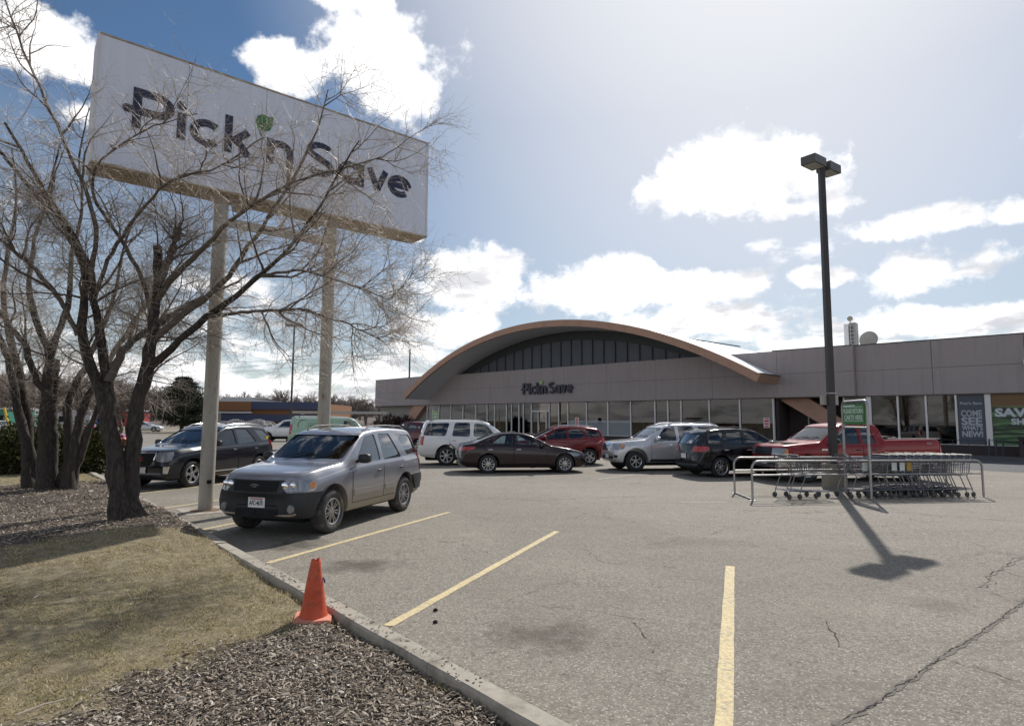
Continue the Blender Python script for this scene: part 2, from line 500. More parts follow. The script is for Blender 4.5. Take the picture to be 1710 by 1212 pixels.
def asphalt(name, lo, hi, stains=(), worn=1.0):
    mt, b, pr, out = newmat(name)
    co = b.n('ShaderNodeTexCoord').outputs['Object']
    vo = b.n('ShaderNodeTexVoronoi'); b.put(vo.inputs['Vector'], co); vo.inputs['Scale'].default_value = 95
    vo2 = b.n('ShaderNodeTexVoronoi'); b.put(vo2.inputs['Vector'], co); vo2.inputs['Scale'].default_value = 38
    s = b.n('ShaderNodeSeparateColor'); b.put(s.inputs[0], vo.outputs['Color'])
    s2 = b.n('ShaderNodeSeparateColor'); b.put(s2.inputs[0], vo2.outputs['Color'])
    g = b.m('ADD', b.m('MULTIPLY', s.outputs[0], 0.55), b.m('MULTIPLY', s2.outputs[1], 0.45))
    big = b.noise(co, 0.35, 7, 0.62); mid = b.noise(co, 2.6, 7, 0.68)
    st = b.n('ShaderNodeMapping'); st.inputs['Scale'].default_value = (0.12, 1.0, 1); st.inputs['Rotation'].default_value = (0, 0, radians(-8)); b.put(st.inputs[0], co)
    lanes = b.noise(st.outputs[0], 0.9, 6, 0.6)
    t = b.m('ADD', b.m('MULTIPLY', g, 0.62), b.m('MULTIPLY', b.m('ADD', b.m('ADD', big, mid), lanes), 0.28))
    t = b.mr(t, 0.38, 1.08)
    c = b.mix(t, lo, hi)
    pale = b.mr(s.outputs[2], 0.93, 0.94)
    c = b.mix(b.m('MULTIPLY', pale, 0.75), c, (0.46, 0.44, 0.40))
    deep = b.mr(s2.outputs[2], 0.975, 0.982)
    c = b.mix(b.m('MULTIPLY', deep, 0.4), c, (0.05, 0.047, 0.043))
    # tar and tyre streaks
    st2 = b.n('ShaderNodeMapping'); st2.inputs['Scale'].default_value = (0.05, 1.3, 1); st2.inputs['Rotation'].default_value = (0, 0, radians(12)); b.put(st2.inputs[0], co)
    tr = b.mr(b.noise(st2.outputs[0], 1.4, 7, 0.7), 0.60, 0.72)
    c = b.mix(b.m('MULTIPLY', tr, 0.35 * worn), c, (0.07, 0.062, 0.055))
    # web of hairline cracks where the surface has aged most
    dn = b.n('ShaderNodeTexNoise'); dn.inputs['Scale'].default_value = 1.1; dn.inputs['Detail'].default_value = 6; b.put(dn.inputs['Vector'], co)
    wv = b.v('ADD', co, b.v('SCALE', dn.outputs['Color'], None)); wv.node.inputs[1].default_value = (0, 0, 0)
    sc_ = b.n('ShaderNodeVectorMath', operation='SCALE'); b.put(sc_.inputs[0], dn.outputs['Color']); sc_.inputs['Scale'].default_value = 1.3
    b.put(wv.node.inputs[1], sc_.outputs[0])
    ve = b.n('ShaderNodeTexVoronoi', feature='DISTANCE_TO_EDGE'); b.put(ve.inputs['Vector'], wv); ve.inputs['Scale'].default_value = .42
    hair = b.m('MULTIPLY', b.mr(ve.outputs['Distance'], .010, .002), b.mr(b.noise(co, .23, 5, .6), .47, .60))
    c = b.mix(b.m('MULTIPLY', hair, .55 * worn), c, (0.05, 0.043, 0.036))
    pat = b.mr(b.noise(co, .13, 3, .5), .50, .53)
    c = b.mix(b.m('MULTIPLY', pat, .16), c, (0.12, 0.105, 0.085))
    dk = b.mr(b.noise(co, 1.25, 9, .75), .58, .74)
    c = b.mix(b.m('MULTIPLY', dk, .30 * worn), c, (0.085, 0.072, 0.058))
    for (sx, sy, rx, ry, k) in stains:
        mp = b.v('MULTIPLY', b.v('SUBTRACT', co, (sx, sy, 0)), (1 / rx, 1 / ry, 0))
        l = b.v('LENGTH', mp, out=1)
        l = b.m('ADD', l, b.m('MULTIPLY', b.m('SUBTRACT', b.noise(co, 2.4, 8, .75), .5), 3.0))
        f = b.mr(l, 1.0, 0.25, 0, k)
        c = b.mix(f, c, (0.055, 0.047, 0.035))
    b.put(pr.inputs['Base Color'], c)
    pr.inputs['Roughness'].default_value = 0.88
    pr.inputs['Specular IOR Level'].default_value = 0.3
    h = b.m('ADD', b.m('MULTIPLY', vo.outputs['Distance'], -1.0), b.m('MULTIPLY', b.noise(co, 160, 3), 0.5))
    bump(b, pr, h, 0.6, 0.006)
    return mt


P = lambda x, y: tuple(at(x, y)[:2])
st1, st2_, st3, st4 = P(600, 944), P(900, 1060), P(1560, 1010), P(1180, 905)
M_asphalt = asphalt('worn_asphalt', (0.120, 0.107, 0.088), (0.312, 0.284, 0.238),
                    [(st1[0], st1[1], .75, .42, .75), (st2_[0], st2_[1], .62, .5, .6), (st3[0], st3[1], .5, .4, .35), (st4[0], st4[1], 1.3, .5, .3), (-3.2, 9.4, .5, .7, .8)])
M_asphalt_dark = asphalt('dark_asphalt', (0.052, 0.054, 0.062), (0.11, 0.113, 0.125), worn=.4)
struct('parking_lot', [(-75, -15, 0), (70, -15, 0), (70, 90, 0), (-75, 90, 0)], [(0, 1, 2, 3)], M_asphalt)

# facade frame: x runs along the shop front to the far left, y comes out towards the lot
FO = np.array([26.76, 34.57, 0.0])
_d = ray(-200, 690); _d[2] = 0; _d /= np.linalg.norm(_d)
FU = _d; FN = np.array([-FU[1], FU[0], 0.0])
FRZ = atan2(FU[1], FU[0])


def fac(t, y, z=0.0):
    return FO + FU * t + FN * y + np.array([0, 0, z])


struct('fire_lane', [fac(-60, -6, .004), fac(75, -6, .004), fac(75, 11.5, .004), fac(-60, 13.0, .004)], [(0, 1, 2, 3)], M_asphalt_dark)
struct('sidewalk', [fac(-60, -.5, .10), fac(70, -.5, .10), fac(70, 2.2, .10), fac(-60, 2.2, .10), fac(-60, 2.2, 0), fac(70, 2.2, 0)],
       [(0, 1, 2, 3), (3, 2, 5, 4)], simple('sidewalk_concrete', (0.10, 0.10, 0.105), .9, var=.15, scale=2, bumps=.3))

# kerb and lawn
KD = np.array([-0.6428, 0.766])                     # along the kerb, away from the camera
KL = np.array([-0.766, -0.6428])                    # to the grass side
K0 = np.array(at(643, 1044, .12)[:2])


def kp(s): return K0 + KD * s


kpts = [kp(s) for s in np.arange(-9, 21.01, 1.0)]
knrm = [KL] * len(kpts)
c0 = kpts[-1]; cc = c0 + KL * 5.0
for a in range(10, 81, 10):
    th = radians(a)
    dirv = -KL * cos(th) + KD * sin(th)
    kpts.append(cc + dirv * 5.0); knrm.append(-dirv)
for k in range(1, 8):
    kpts.append(kpts[-1] + (-KL * -1.0) * 3.0 if False else kpts[-1] + KL * 3.0); knrm.append(-KD)
kpts = np.array(kpts); knrm = np.array(knrm)
TREE1 = np.array(at(208, 868, .22)[:2]); TREE2 = np.array(at(88, 816, .22)[:2])


def hgt(x, y):
    h = 0.055 + 0.17 * np.exp(-((x - TREE1[0]) ** 2 + (y - TREE1[1]) ** 2) / (2 * 1.9 ** 2)) + 0.17 * np.exp(-((x - TREE2[0]) ** 2 + (y - TREE2[1]) ** 2) / (2 * 2.6 ** 2))
    h = h + 0.012 * np.sin(x * 2.1 + y * 1.3) + 0.010 * np.sin(x * 4.7 - y * 3.9) + 0.006 * np.sin(x * 9.1 + y * 11.3)
    return h


offs = [0.172, .3, .45, .6, .8, 1, 1.25, 1.5, 1.8, 2.1, 2.5, 3, 3.5, 4, 4.6, 5.3, 6, 7, 8.5, 10, 13, 17, 22, 30]
V = []; F = []
sub = np.linspace(0, len(kpts) - 1, (len(kpts) - 1) * 3 + 1)
for q in sub:
    i = min(int(q), len(kpts) - 2); f = q - i
    p = kpts[i] * (1 - f) + kpts[i + 1] * f; nn = knrm[i] * (1 - f) + knrm[i + 1] * f
    for o in offs:
        x, y = p + nn * o
        V.append((x, y, float(hgt(x, y)) - (0.02 if o < .2 else 0)))
no = len(offs)
for i in range(len(sub) - 1):
    for j in range(no - 1):
        F.append((i * no + j, i * no + j + 1, (i + 1) * no + j + 1, (i + 1) * no + j))
mt, b, pr, out = newmat('soil_and_thatch')
co = b.n('ShaderNodeTexCoord').outputs['Object']
c = b.ramp(b.noise(co, 7, 10, 0.75), [(0.3, (0.10, 0.08, 0.05)), (0.5, (0.20, 0.165, 0.10)), (0.68, (0.32, 0.275, 0.18))])
c = b.mix(b.mr(b.n('ShaderNodeAttribute', attribute_name='mulch').outputs['Fac'], .3, .7), c, (0.07, 0.054, 0.043))
b.put(pr.inputs['Base Color'], c); pr.inputs['Roughness'].default_value = 1
bump(b, pr, b.noise(co, 40, 6), .8, .02)
lawn = struct('lawn', V, F, mt)
smoothen(lawn.data, 180)

kerb = struct('kerb', [(kp(s)[0] + KL[0] * (.02 if k else .15), kp(s)[1] + KL[1] * (.02 if k else .15), .0 if j else .09) for s in (-9, 21) for k in (0, 1) for j in (0, 1)],
              [(0, 2, 6, 4), (2, 3, 7, 6), (1, 0, 4, 5)], M_concrete)
nseg = 0
s = -8.75
while s < len(kpts):
    # kerb stones follow the curve; each slightly out of line
    L = 1.83 if s > -3 else 3.0
    if s > 19: break
    g = 0.006
    a, e = kp(s + g), kp(s + L - g)
    dz = random.uniform(-.006, .006); dx = random.uniform(-.006, .006)
    mb = MB()
    w_ = .172
    A = [np.array([*(a + KL * dx), 0]), np.array([*(e + KL * dx), 0])]
    Kn = np.array([*KL, 0])
    Vv = []
    nst = 8
    for k in range(nst + 1):
        p = A[0] * (1 - k / nst) + A[1] * (k / nst)
        j1, j2, j3 = [random.uniform(-.003, .004) for _ in range(3)]
        for (o, z) in ((-.004, -.03), (-.002 + j1, .09), (.014 + j1, .118 + dz), (w_ - .016 + j2, .12 + dz + j3 * .5), (w_ + j2, .10), (w_, -.05)):
            Vv.append(p + Kn * o + np.array([0, 0, z]))
    Ff = [(k * 6 + q, k * 6 + q + 1, k * 6 + q + 7, k * 6 + q + 6) for k in range(nst) for q in range(5)] + [(5, 4, 3, 2, 1, 0), tuple(nst * 6 + q for q in range(6))]
    mb.add(Vv, Ff)
    mb.build('kerb_stone', M_concrete, kerb, fix=True)
    s += L
# curved return of the kerb round the far corner of the lawn
V = []; F = []
for i in range(30, len(kpts)):
    for (o, z) in ((0, 0), (0, .12), (.17, .12), (.17, 0)):
        V.append((*(kpts[i] + knrm[i] * o), z))
nn_ = len(V) // 4
for i in range(nn_ - 1):
    for q in range(3): F.append((i * 4 + q, i * 4 + q + 1, i * 4 + q + 5, i * 4 + q + 4))
struct('curved_kerb', V, F, M_concrete, kerb)

# painted bay lines
mt, b, pr, out = newmat('worn_yellow_paint')
co = b.n('ShaderNodeTexCoord').outputs['Object']
w1 = b.mr(b.noise(co, 24, 10, .8), .44, .60); w2 = b.mr(b.noise(co, 2.2, 6, .6), .32, .66, .35, 1)
c = b.mix(b.noise(co, 9, 5), (0.58, 0.44, 0.19), (0.70, 0.60, 0.36))
b.put(pr.inputs['Base Color'], b.mix(b.m('MULTIPLY', w1, w2), c, (0.22, 0.20, 0.175)))
pr.inputs['Roughness'].default_value = .8
bump(b, pr, b.noise(co, 120, 4), .5, .004)
M_yellow = mt
mt, b, pr, out = newmat('faded_white_paint')
co = b.n('ShaderNodeTexCoord').outputs['Object']
b.put(pr.inputs['Base Color'], b.mix(b.mr(b.noise(co, 12, 8, .8), .40, .62), (0.48, 0.46, 0.42), (0.22, 0.205, 0.185)))
pr.inputs['Roughness'].default_value = .85
M_faded = mt


def line(name, a, e, wd, mt, z=.004, n=24, jit=.004):
    a = np.array(a, float)[:2]; e = np.array(e, float)[:2]
    d = (e - a) / np.linalg.norm(e - a); q = np.array([-d[1], d[0]]); V = []
    for i in range(n + 1):
        p = a + (e - a) * i / n
        V += [(*(p + q * (wd / 2 + random.uniform(-jit, jit))), z), (*(p - q * (wd / 2 + random.uniform(-jit, jit))), z)]
    return struct(name, V, [(2 * i, 2 * i + 1, 2 * i + 3, 2 * i + 2) for i in range(n)], mt)


sd_ = np.array([sin(radians(20.5)), cos(radians(20.5))])
p1 = np.array(P(648, 1045)); e1 = np.array(P(930, 887))
line('bay_line', p1, e1, .10, M_yellow)
p2 = np.array(P(1219, 945)); q2 = np.array(P(1209, 1200)); dd = (q2 - p2) / np.linalg.norm(q2 - p2)
line('bay_line', p2, q2 + dd * 1.3, .11, M_yellow)
line('bay_line', P(447, 940), P(750, 855), .10, M_yellow)
step = (np.array(P(447, 940)) - p1)
for k in (2, 3, 4, 5, 6):
    a = p1 + step * k
    line('bay_line', a, a + sd_ * 5.1, .10, M_yellow)
for (a, e) in (((1137, 838), (1215, 838)), ((1560, 812), (1660, 812)), ((1000, 800), (1060, 792))):
    line('bay_line', P(*a), P(*e), .09, M_faded)

# cracks: a sealed joint in the foreground and a web of finer ones
M_crack = simple('crack_dark', (0.022, 0.02, 0.018), 1.0, var=.5, scale=30)  # near-black brown of the crack ribbons
M_sealed = simple('worn_joint_filler', (0.155, 0.140, 0.118), 0.95, var=.3, scale=22, bumps=.8)


def crack(pix, wd, mt, z, jit=.03, seg=.05, gap=0.0):
    pts = [np.array(P(*p)) for p in pix]
    line_ = [pts[0]]
    for a, e in zip(pts[:-1], pts[1:]):
        n = max(2, int(np.linalg.norm(e - a) / seg)); q = (e - a) / np.linalg.norm(e - a); q = np.array([-q[1], q[0]])
        r = 0
        for i in range(1, n + 1):
            r = r * .7 + random.gauss(0, jit) * .6
            line_.append(a + (e - a) * i / n + q * (r if i < n else 0))
    V = []; F = []
    for i, p in enumerate(line_):
        t = line_[min(i + 1, len(line_) - 1)] - line_[max(i - 1, 0)]; t = t / (np.linalg.norm(t) + 1e-9); q = np.array([-t[1], t[0]])
        w1 = wd * random.uniform(.15, 1.0) * (0.15 if (gap and random.random() < gap) else 1)
        V += [(*(p + q * w1 / 2), z), (*(p - q * w1 / 2), z)]
    F = [(2 * i, 2 * i + 1, 2 * i + 3, 2 * i + 2) for i in range(len(line_) - 1)]
    return struct('asphalt_crack', V, F, mt)


main = [(1395, 1212), (1440, 1188), (1520, 1135), (1575, 1095), (1620, 1068), (1660, 1040), (1710, 1003), (1790, 940)]
crack(main, .075, M_sealed, .0035, .008, .06)
crack(main, .018, M_crack, .0055, .012, .03, .25)
crack([(1577, 1100), (1640, 1118), (1710, 1142)], .014, M_crack, .0055, .02, .04, .3)
crack([(1636, 980), (1655, 965), (1672, 952), (1700, 935), (1715, 930)], .03, M_sealed, .0035, .03, .08)
crack([(1634, 980), (1652, 968), (1655, 962), (1672, 952), (1690, 933), (1715, 930)], .014, M_crack, .0055, .04, .06, .2)
crack([(1640, 985), (1690, 1000), (1710, 1006)], .010, M_crack, .0055, .03, .06, .3)
crack([(1672, 952), (1715, 965)], .010, M_crack, .0055, .04, .06, .3)
for pix in ([(1290, 890), (1440, 905), (1540, 925), (1660, 945)], [(930, 850), (1040, 870), (1160, 880), (1240, 878)], [(1060, 915), (1150, 898), (1235, 878)],
            [(1500, 852), (1600, 868), (1710, 885)], [(1180, 800), (1080, 812), (960, 815)], [(960, 905), (1010, 940), (1130, 948)], [(1290, 858), (1450, 880), (1560, 872)],
            [(700, 900), (760, 905), (820, 925)], [(560, 905), (600, 912), (640, 905)], [(1000, 1010), (1060, 1040), (1090, 1090)], [(1300, 1000), (1380, 1040), (1400, 1080)]):
    crack(pix, .012, M_crack, .0055, .035, .07, .45)
for pix in ([(760, 830), (900, 835), (1090, 828)], [(1440, 850), (1580, 862), (1710, 872)]):
    crack(pix, .035, M_sealed, .0035, .03, .1, .3)
# street on the left, beyond the lot
M_verge = simple('verge_grass', (0.20, 0.17, 0.11), 1.0, var=.4, scale=.6, dirt=((0.5, 0.5, 0.49), .6, .15))
struct('street_verge', [(-140, 74, .02), (-30, 74, .02), (-38, 96, .02), (-140, 100, .02)], [(0, 1, 2, 3)], M_verge)
struct('street', [(-300, 100, .012), (-10, 96, .012), (-10, 112, .012), (-300, 120, .012)], [(0, 1, 2, 3)], M_asphalt)
struct('far_verge', [(-300, 30, .015), (-75.2, 30, .015), (-75.2, 100, .015), (-300, 100, .015)], [(0, 1, 2, 3)], M_verge)

# ================================================================== supermarket
store = thing('supermarket_building', 'long taupe supermarket with a brown-rimmed arched roof over its glass front', 'supermarket', tuple(FO), FRZ)
M_taupe = simple('taupe_render', (0.315, 0.273, 0.265), .85, var=.05, scale=.8, bumps=.25, dirt=((0.23, 0.20, 0.20), .3, .5))
mt, b, pr, out = newmat('streaked_taupe_render')
co = b.n('ShaderNodeTexCoord').outputs['Object']
mp = b.n('ShaderNodeMapping'); mp.inputs['Scale'].default_value = (2.4, 1, .16); b.put(mp.inputs[0], co)
c = b.mix(b.noise(co, .5, 6, .6), (0.335, 0.292, 0.285), (0.40, 0.35, 0.345))
c = b.mix(b.m('MULTIPLY', b.mr(b.noise(mp.outputs[0], 1.6, 8, .7), .50, .72), .42), c, (0.21, 0.183, 0.176))
c = b.mix(b.m('MULTIPLY', b.mr(b.noise(co, 9, 6, .8), .6, .75), .25), c, (0.42, 0.38, 0.36))
b.put(pr.inputs['Base Color'], c); pr.inputs['Roughness'].default_value = .85; bump(b, pr, b.noise(co, 30, 6), .3, .01)
M_taupe = mt
M_taupe2 = simple('beige_wall', (0.30, 0.28, 0.25), .85, var=.05, scale=.8, bumps=.2)
M_rim = simple('rust_brown_rim', (0.44, 0.26, 0.18), .6, var=.06, scale=1.5, dirt=((0.2, 0.13, 0.1), .4, 1.2))
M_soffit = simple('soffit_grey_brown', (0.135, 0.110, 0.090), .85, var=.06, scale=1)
M_roof = simple('white_roof_membrane', (0.74, 0.75, 0.76), .45, var=.05, scale=.6)
M_base = simple('dark_brown_base', (0.055, 0.042, 0.042), .8, var=.15, scale=2, bumps=.3)
M_clere = simple('slate_clerestory_panel', (0.075, 0.084, 0.104), .55, var=.15, scale=.5)
M_batten = simple('clerestory_batten', (0.045, 0.05, 0.062), .6)
M_mull = simple('pale_aluminium_mullion', (0.78, 0.75, 0.72), .5, 0, var=.05)
M_pier = simple('pale_pier', (0.75, 0.72, 0.70), .7, var=.05)
M_store = glassy('shop_window_glass', (0.42, 0.38, 0.35), 1.15)
M_film = glassy('shop_window_glass_with_pale_film', (0.5, 0.5, 0.5), 1.0, film=.55, filmcol=(0.42, 0.47, 0.52))
M_shopfloor = simple('shop_floor', (0.28, 0.25, 0.22), .5)
M_shopwall = simple('shop_back_wall', (0.16, 0.10, 0.08), .8, var=.3, scale=.7)

Z0, Z1, ZM, ZB = 3.6, 6.85, 5.2, .68
# fascia: two rows of large panels with recessed joints, on a backing wall
mb = MB(); mb.box((6.76, -.35, Z0 + .01), (61.4, -.025, Z1 - .01)); mb.box((-22, -.7, Z0 + .01), (6.74, -.375, Z1 - .01))
mb.build('fascia_backing', M_soffit, store)
tt = [6.75, 11.6, 16.4, 21.2, 26.0, 30.8, 35.6, 40.4, 45.2, 50.0, 54.0, 57.8, 61.5]
for a, e in zip(tt[:-1], tt[1:]):
    for z0, z1 in ((Z0, ZM), (ZM, Z1)):
        dy = random.uniform(-.004, .004)
        MB().bbox((a + .008, -.03, z0 + .01), (e - .008, 0 + dy, z1 - .01), .006).build('fascia_panel', M_taupe, store)
tt = [-22, -16.5, -11.5, -6.6, -1.7, 2.6, 6.75]
for a, e in zip(tt[:-1], tt[1:]):
    for z0, z1 in ((Z0, ZM), (ZM, Z1)):
        dy = random.uniform(-.004, .004)
        MB().bbox((a + .008, -.38, z0 + .01), (e - .02, -.35 + dy, z1 - .01), .006).build('fascia_panel', M_taupe, store)
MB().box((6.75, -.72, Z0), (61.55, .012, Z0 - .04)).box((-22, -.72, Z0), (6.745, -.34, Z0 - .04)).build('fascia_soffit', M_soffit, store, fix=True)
MB().box((6.742, -.72, Z0 + .01), (6.765, -.031, Z1 - .005)).build('fascia_return', M_taupe, store)
MB().box((6.8, -.4, Z1), (11.9, .02, Z1 + .05)).build('parapet_coping', M_batten, store)
MB().box((50.2, -.4, Z1), (61.6, .02, Z1 + .05)).build('parapet_coping', M_batten, store)
MB().box((-22, -.75, Z1), (6.78, -.33, Z1 + .05)).build('parapet_coping', M_batten, store)
# far end wall and side, flat roofs
MB().box((51.6, -1.0, 0), (61.35, -.75, Z0 - .05)).box((61.1, -40, 0), (61.36, -.76, Z0 - .05)).build('end_wall', M_taupe2, store)
MB().box((61.2, -40, Z0 - .04), (61.5, -.4, Z1)).build('side_wall', M_taupe2, store)
MB().box((49, -40, Z1 - .5), (61.19, -.4, Z1 - .35)).box((-22, -40, Z1 - .5), (12, -.75, Z1 - .35)).build('flat_roof', M_roof, store)
MB().box((11.78, -9, Z0), (11.98, -.4, Z1 - .02)).build('parapet_return', M_white, store)
MB().box((-22, -40, 0), (61, -39.8, Z1 - .5)).build('rear_wall', M_taupe2, store)

# arch: fitted outer line, thickness measured square to it
oz = np.array([(50.85, 4.63), (48.09, 6.55), (44.62, 8.02), (41.97, 8.87), (37.87, 10.03), (34.11, 10.59), (30.66, 10.66), (28.11, 10.47), (25.71, 10.18),
               (23.81, 9.89), (21.02, 9.18), (18.95, 8.47), (16.63, 7.6), (14.75, 6.73), (13.06, 5.92), (11.55, 5.12)])
pf = np.polyfit(oz[:, 0] - 31, oz[:, 1], 4)
ts = np.linspace(11.45, 50.95, 60)
top = [(t, float(np.polyval(pf, t - 31))) for t in ts]
bot = []
for i, (t, z) in enumerate(top):
    a = top[max(i - 1, 0)]; e = top[min(i + 1, 59)]
    q = np.array([-(e[1] - a[1]), e[0] - a[0]]); q /= np.linalg.norm(q)
    bot.append((t - q[0] * .56, z - q[1] * .56))
OV = 3.3


def slab(y0, y1, up, lo, n=60):
    V = []
    for y in (y0, y1):
        V += [(t, y, z) for t, z in up] + [(t, y, z) for t, z in lo]
    n2 = 2 * n; F = []; M = []
    for i in range(n - 1):
        F += [(i, i + 1, n2 + i + 1, n2 + i), (n + i, n2 + n + i, n2 + n + i + 1, n + i + 1), (i, n + i, n + i + 1, i + 1), (n2 + i, n2 + i + 1, n2 + n + i + 1, n2 + n + i)]
        M += [0, 1, 2, 2]
    F += [(0, n2, n2 + n, n), (n - 1, 2 * n - 1, n2 + 2 * n - 1, n2 + n - 1)]; M += [2, 2]
    return V, F, M


ups = [(t, z - .035) for t, z in top]; los = [(t, z + .02) for t, z in bot]
V, F, M = slab(OV - .2, -38, ups, los)
me = bpy.data.meshes.new('arched_roof'); me.from_pydata(V, [], F); me.polygons.foreach_set('material_index', M)
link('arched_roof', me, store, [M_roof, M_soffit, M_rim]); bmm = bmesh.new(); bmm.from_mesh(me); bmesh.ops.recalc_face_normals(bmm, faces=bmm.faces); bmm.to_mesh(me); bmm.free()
V, F, M = slab(OV, OV - .2, top, bot)
mb = MB(); mb.add(V, F); mb.build('arch_rim', M_rim, store, fix=True)
# the rim turns the corner along the low right-hand eave
(t0, z0), (t1, z1) = top[0], bot[0]
mb = MB(); mb.prism([(t0 - .06, z0 + .02), (t0 + .02, z0 + .03), (t1 + .02, z1 - .02), (t1 - .06, z1 - .02)], OV + .01, -9, 'Y'); mb.build('eave_fascia', M_rim, store, fix=True)
mb = MB(); mb.box((t0 - .12, -9, z0 + .03), (t0 + .25, OV + .03, z0 + .07)); mb.build('gutter', M_batten, store)
mb = MB(); mb.tube([(22.6, -2.0, 9.35), (16.9, -6.2, 8.15)], .05, 6); mb.build('roof_rail', M_batten, store)

# clerestory under the arch
def zin(t): return float(np.interp(t, [p[0] for p in bot], [p[1] for p in bot]))
cl = np.linspace(14.0, 48.4, 50)
mb = MB(); V = [(t, -.55, Z1 - .2) for t in cl] + [(t, -.55, max(zin(t) + .1, Z1 - .19)) for t in cl]
mb.add(V, [(i, i + 1, 51 + i, 50 + i) for i in range(49)]); mb.build('clerestory_wall', M_clere, store)
t = 15.7
while t < 47.3:
    h = zin(t) - Z1 - .75
    if h > .15: MB().bbox((t - .045, -.55, Z1 - .1), (t + .045, -.45, Z1 + h), .01).build('batten', M_batten, store)
    t += 1.22
cl2 = np.linspace(16.6, 46.0, 46)
mb = MB(); V = []
for t in cl2:
    z = zin(t); lo = max(Z1 - .1, z - .8)
    V += [(t, -.5, lo), (t, -.5, z + .08), (t, -.55, lo)]
F = []
for i in range(45):
    F += [(3 * i, 3 * i + 3, 3 * i + 4, 3 * i + 1), (3 * i + 2, 3 * i + 5, 3 * i + 3, 3 * i)]
mb.add(V, F); mb.build('clerestory_header', simple('clerestory_header_dark', (0.035, 0.04, 0.045), .6), store, fix=True)

# the arch's two legs below the fascia
MB().prism([(11.9, Z0 - .05), (9.85, Z0 - .05), (4.9, .1), (6.4, .1)], -1.35, -.78, 'Y').build('arch_leg', M_rim, store, fix=True)
MB().prism([(51.4, Z0 - .05), (53.6, Z0 - .05), (57.2, .1), (55.6, .1)], -.72, -.1, 'Y').build('arch_leg', M_rim, store, fix=True)

# glazing
mulls = [51.0, 48.89, 46.83, 44.82, 42.77, 41.06, 39.96, 38.26, 37.57, 36.55, 35.95, 34.9, 32.64, 31.5, 30.41, 28.3, 26.01, 23.71, 21.41, 20.24, 19.09, 16.75, 14.39, 11.99]
right = [7.54, 6.1, 4.5, 3.03, 1.55, .06, -3.4, -7, -10.5, -14, -18, -22]
for t in mulls:
    MB().bbox((t - .05, -.30, ZB), (t + .05, -.10, Z0 - .04), .01).build('mullion', M_mull, store)
for t in right:
    wd = .14 if t in (6.1, .06) else .05
    MB().bbox((t - wd, -.70, ZB), (t + wd, -.42, Z0 - .04), .01).build('mullion', M_pier if wd > .1 else M_mull, store)
def pane(t0, t1, y, z0, z1, mt, name='window_pane'):
    lo, hi = min(t0, t1) + .045, max(t0, t1) - .045
    return MB().box((lo, y - .006, z0), (hi, y + .006, z1)).build(name, mt, store)
for a, e in zip(mulls[:-1], mulls[1:]):
    if a == 34.9: continue
    y = -.2 + random.uniform(-.006, .006)
    if 23 < a < 31 and e > 23:
        pane(a, e, y, ZB, 1.95, M_film, 'frosted_pane'); pane(a, e, y, 1.96, Z0 - .04, M_store)
    else: pane(a, e, y, ZB, Z0 - .04, M_store)
for a, e in zip(right[:-1], right[1:]):
    if a in (1.55, .06): continue
    pane(a, e, -.56, ZB, Z0 - .04, M_store)
MB().box((11.9, -.34, 0), (51.6, -.06, ZB - .03)).box((-22, -.74, 0), (7.6, -.38, ZB - .03)).build('window_base', M_base, store)
MB().box((11.9, -.36, ZB - .03), (51.6, -.02, ZB)).box((-22, -.76, ZB - .03), (7.6, -.34, ZB)).build('window_sill', M_mull, store)
# recessed dark bay beside the right-hand leg
MB().box((7.6, -2.6, 0), (11.9, -2.4, Z0 - .05)).box((11.72, -2.39, 0), (11.9, -.37, Z0 - .05)).box((7.6, -2.39, 0), (7.75, -.75, Z0 - .05)).build('recess_wall', M_base, store)
for t in (8.3, 9.0, 9.7, 10.4): MB().bbox((t - .04, -2.38, .1), (t + .04, -2.3, Z0 - .06), .01).build('recess_batten', M_mull if t > 10 else M_batten, store)
# entrance door
d = thing('entrance_frame', None, None); d.parent = store
MB().box((32.7, -.3, 2.75), (34.85, -.12, 2.87)).box((34.0, -.3, .1), (34.08, -.12, 2.75)).box((33.0, -.3, .1), (33.08, -.12, 2.75)).build('door_frame', M_pier, d)
MB().box((33.08, -.24, .1), (34.0, -.22, 2.75)).build('door_pane', M_store, d)
MB().box((32.7, -.24, 2.88), (34.85, -.22, Z0 - .05)).box((34.1, -.24, .1), (34.85, -.22, 2.74)).build('transom_pane', M_store, d)
MB().tube([(33.9, -.17, 1.0), (33.9, -.10, 1.0), (33.9, -.10, 1.5), (33.9, -.17, 1.5)], .02, 6).build('door_handle', M_chrome, d)
# floor and rear partition of the sales hall
MB().box((-21, -14, .02), (60, -.8, .06)).build('shop_floor', M_shopfloor, store)
MB().box((-21, -14.2, .06), (60, -14.0, Z0)).box((-21, -14.0, Z0 + .02), (60, -.8, Z0 + .1)).build('shop_back_wall', M_shopwall, store)
# logo letters standing off the fascia
fx = 35.93
spots = []
x = .16
for g, wd in (('P', .92), ('i', .24), ('c', .78), ('k', .76), ('leaf', .5), ('n', .74), ('S', .86), ('a', .82), ('v', .78), ('e', .82)):
    if g == 'leaf': spots.append((g, x - .12, .62)); x += .02; continue
    if g == 'S': x += .22
    spots.append((g, x, wd)); x += wd + .07
k_ = 6.37 / x
spots = [(g, a * k_, b_ * k_) for g, a, b_ in spots]
LM = Matrix(((-1, 0, 0, fx), (0, 0, 1, 0), (0, 1, 0, 0), (0, 0, 0, 1)))
logo(store, spots, .76, 4.42, .14, M_letterdark, M_palegreen, LM, off=.06)
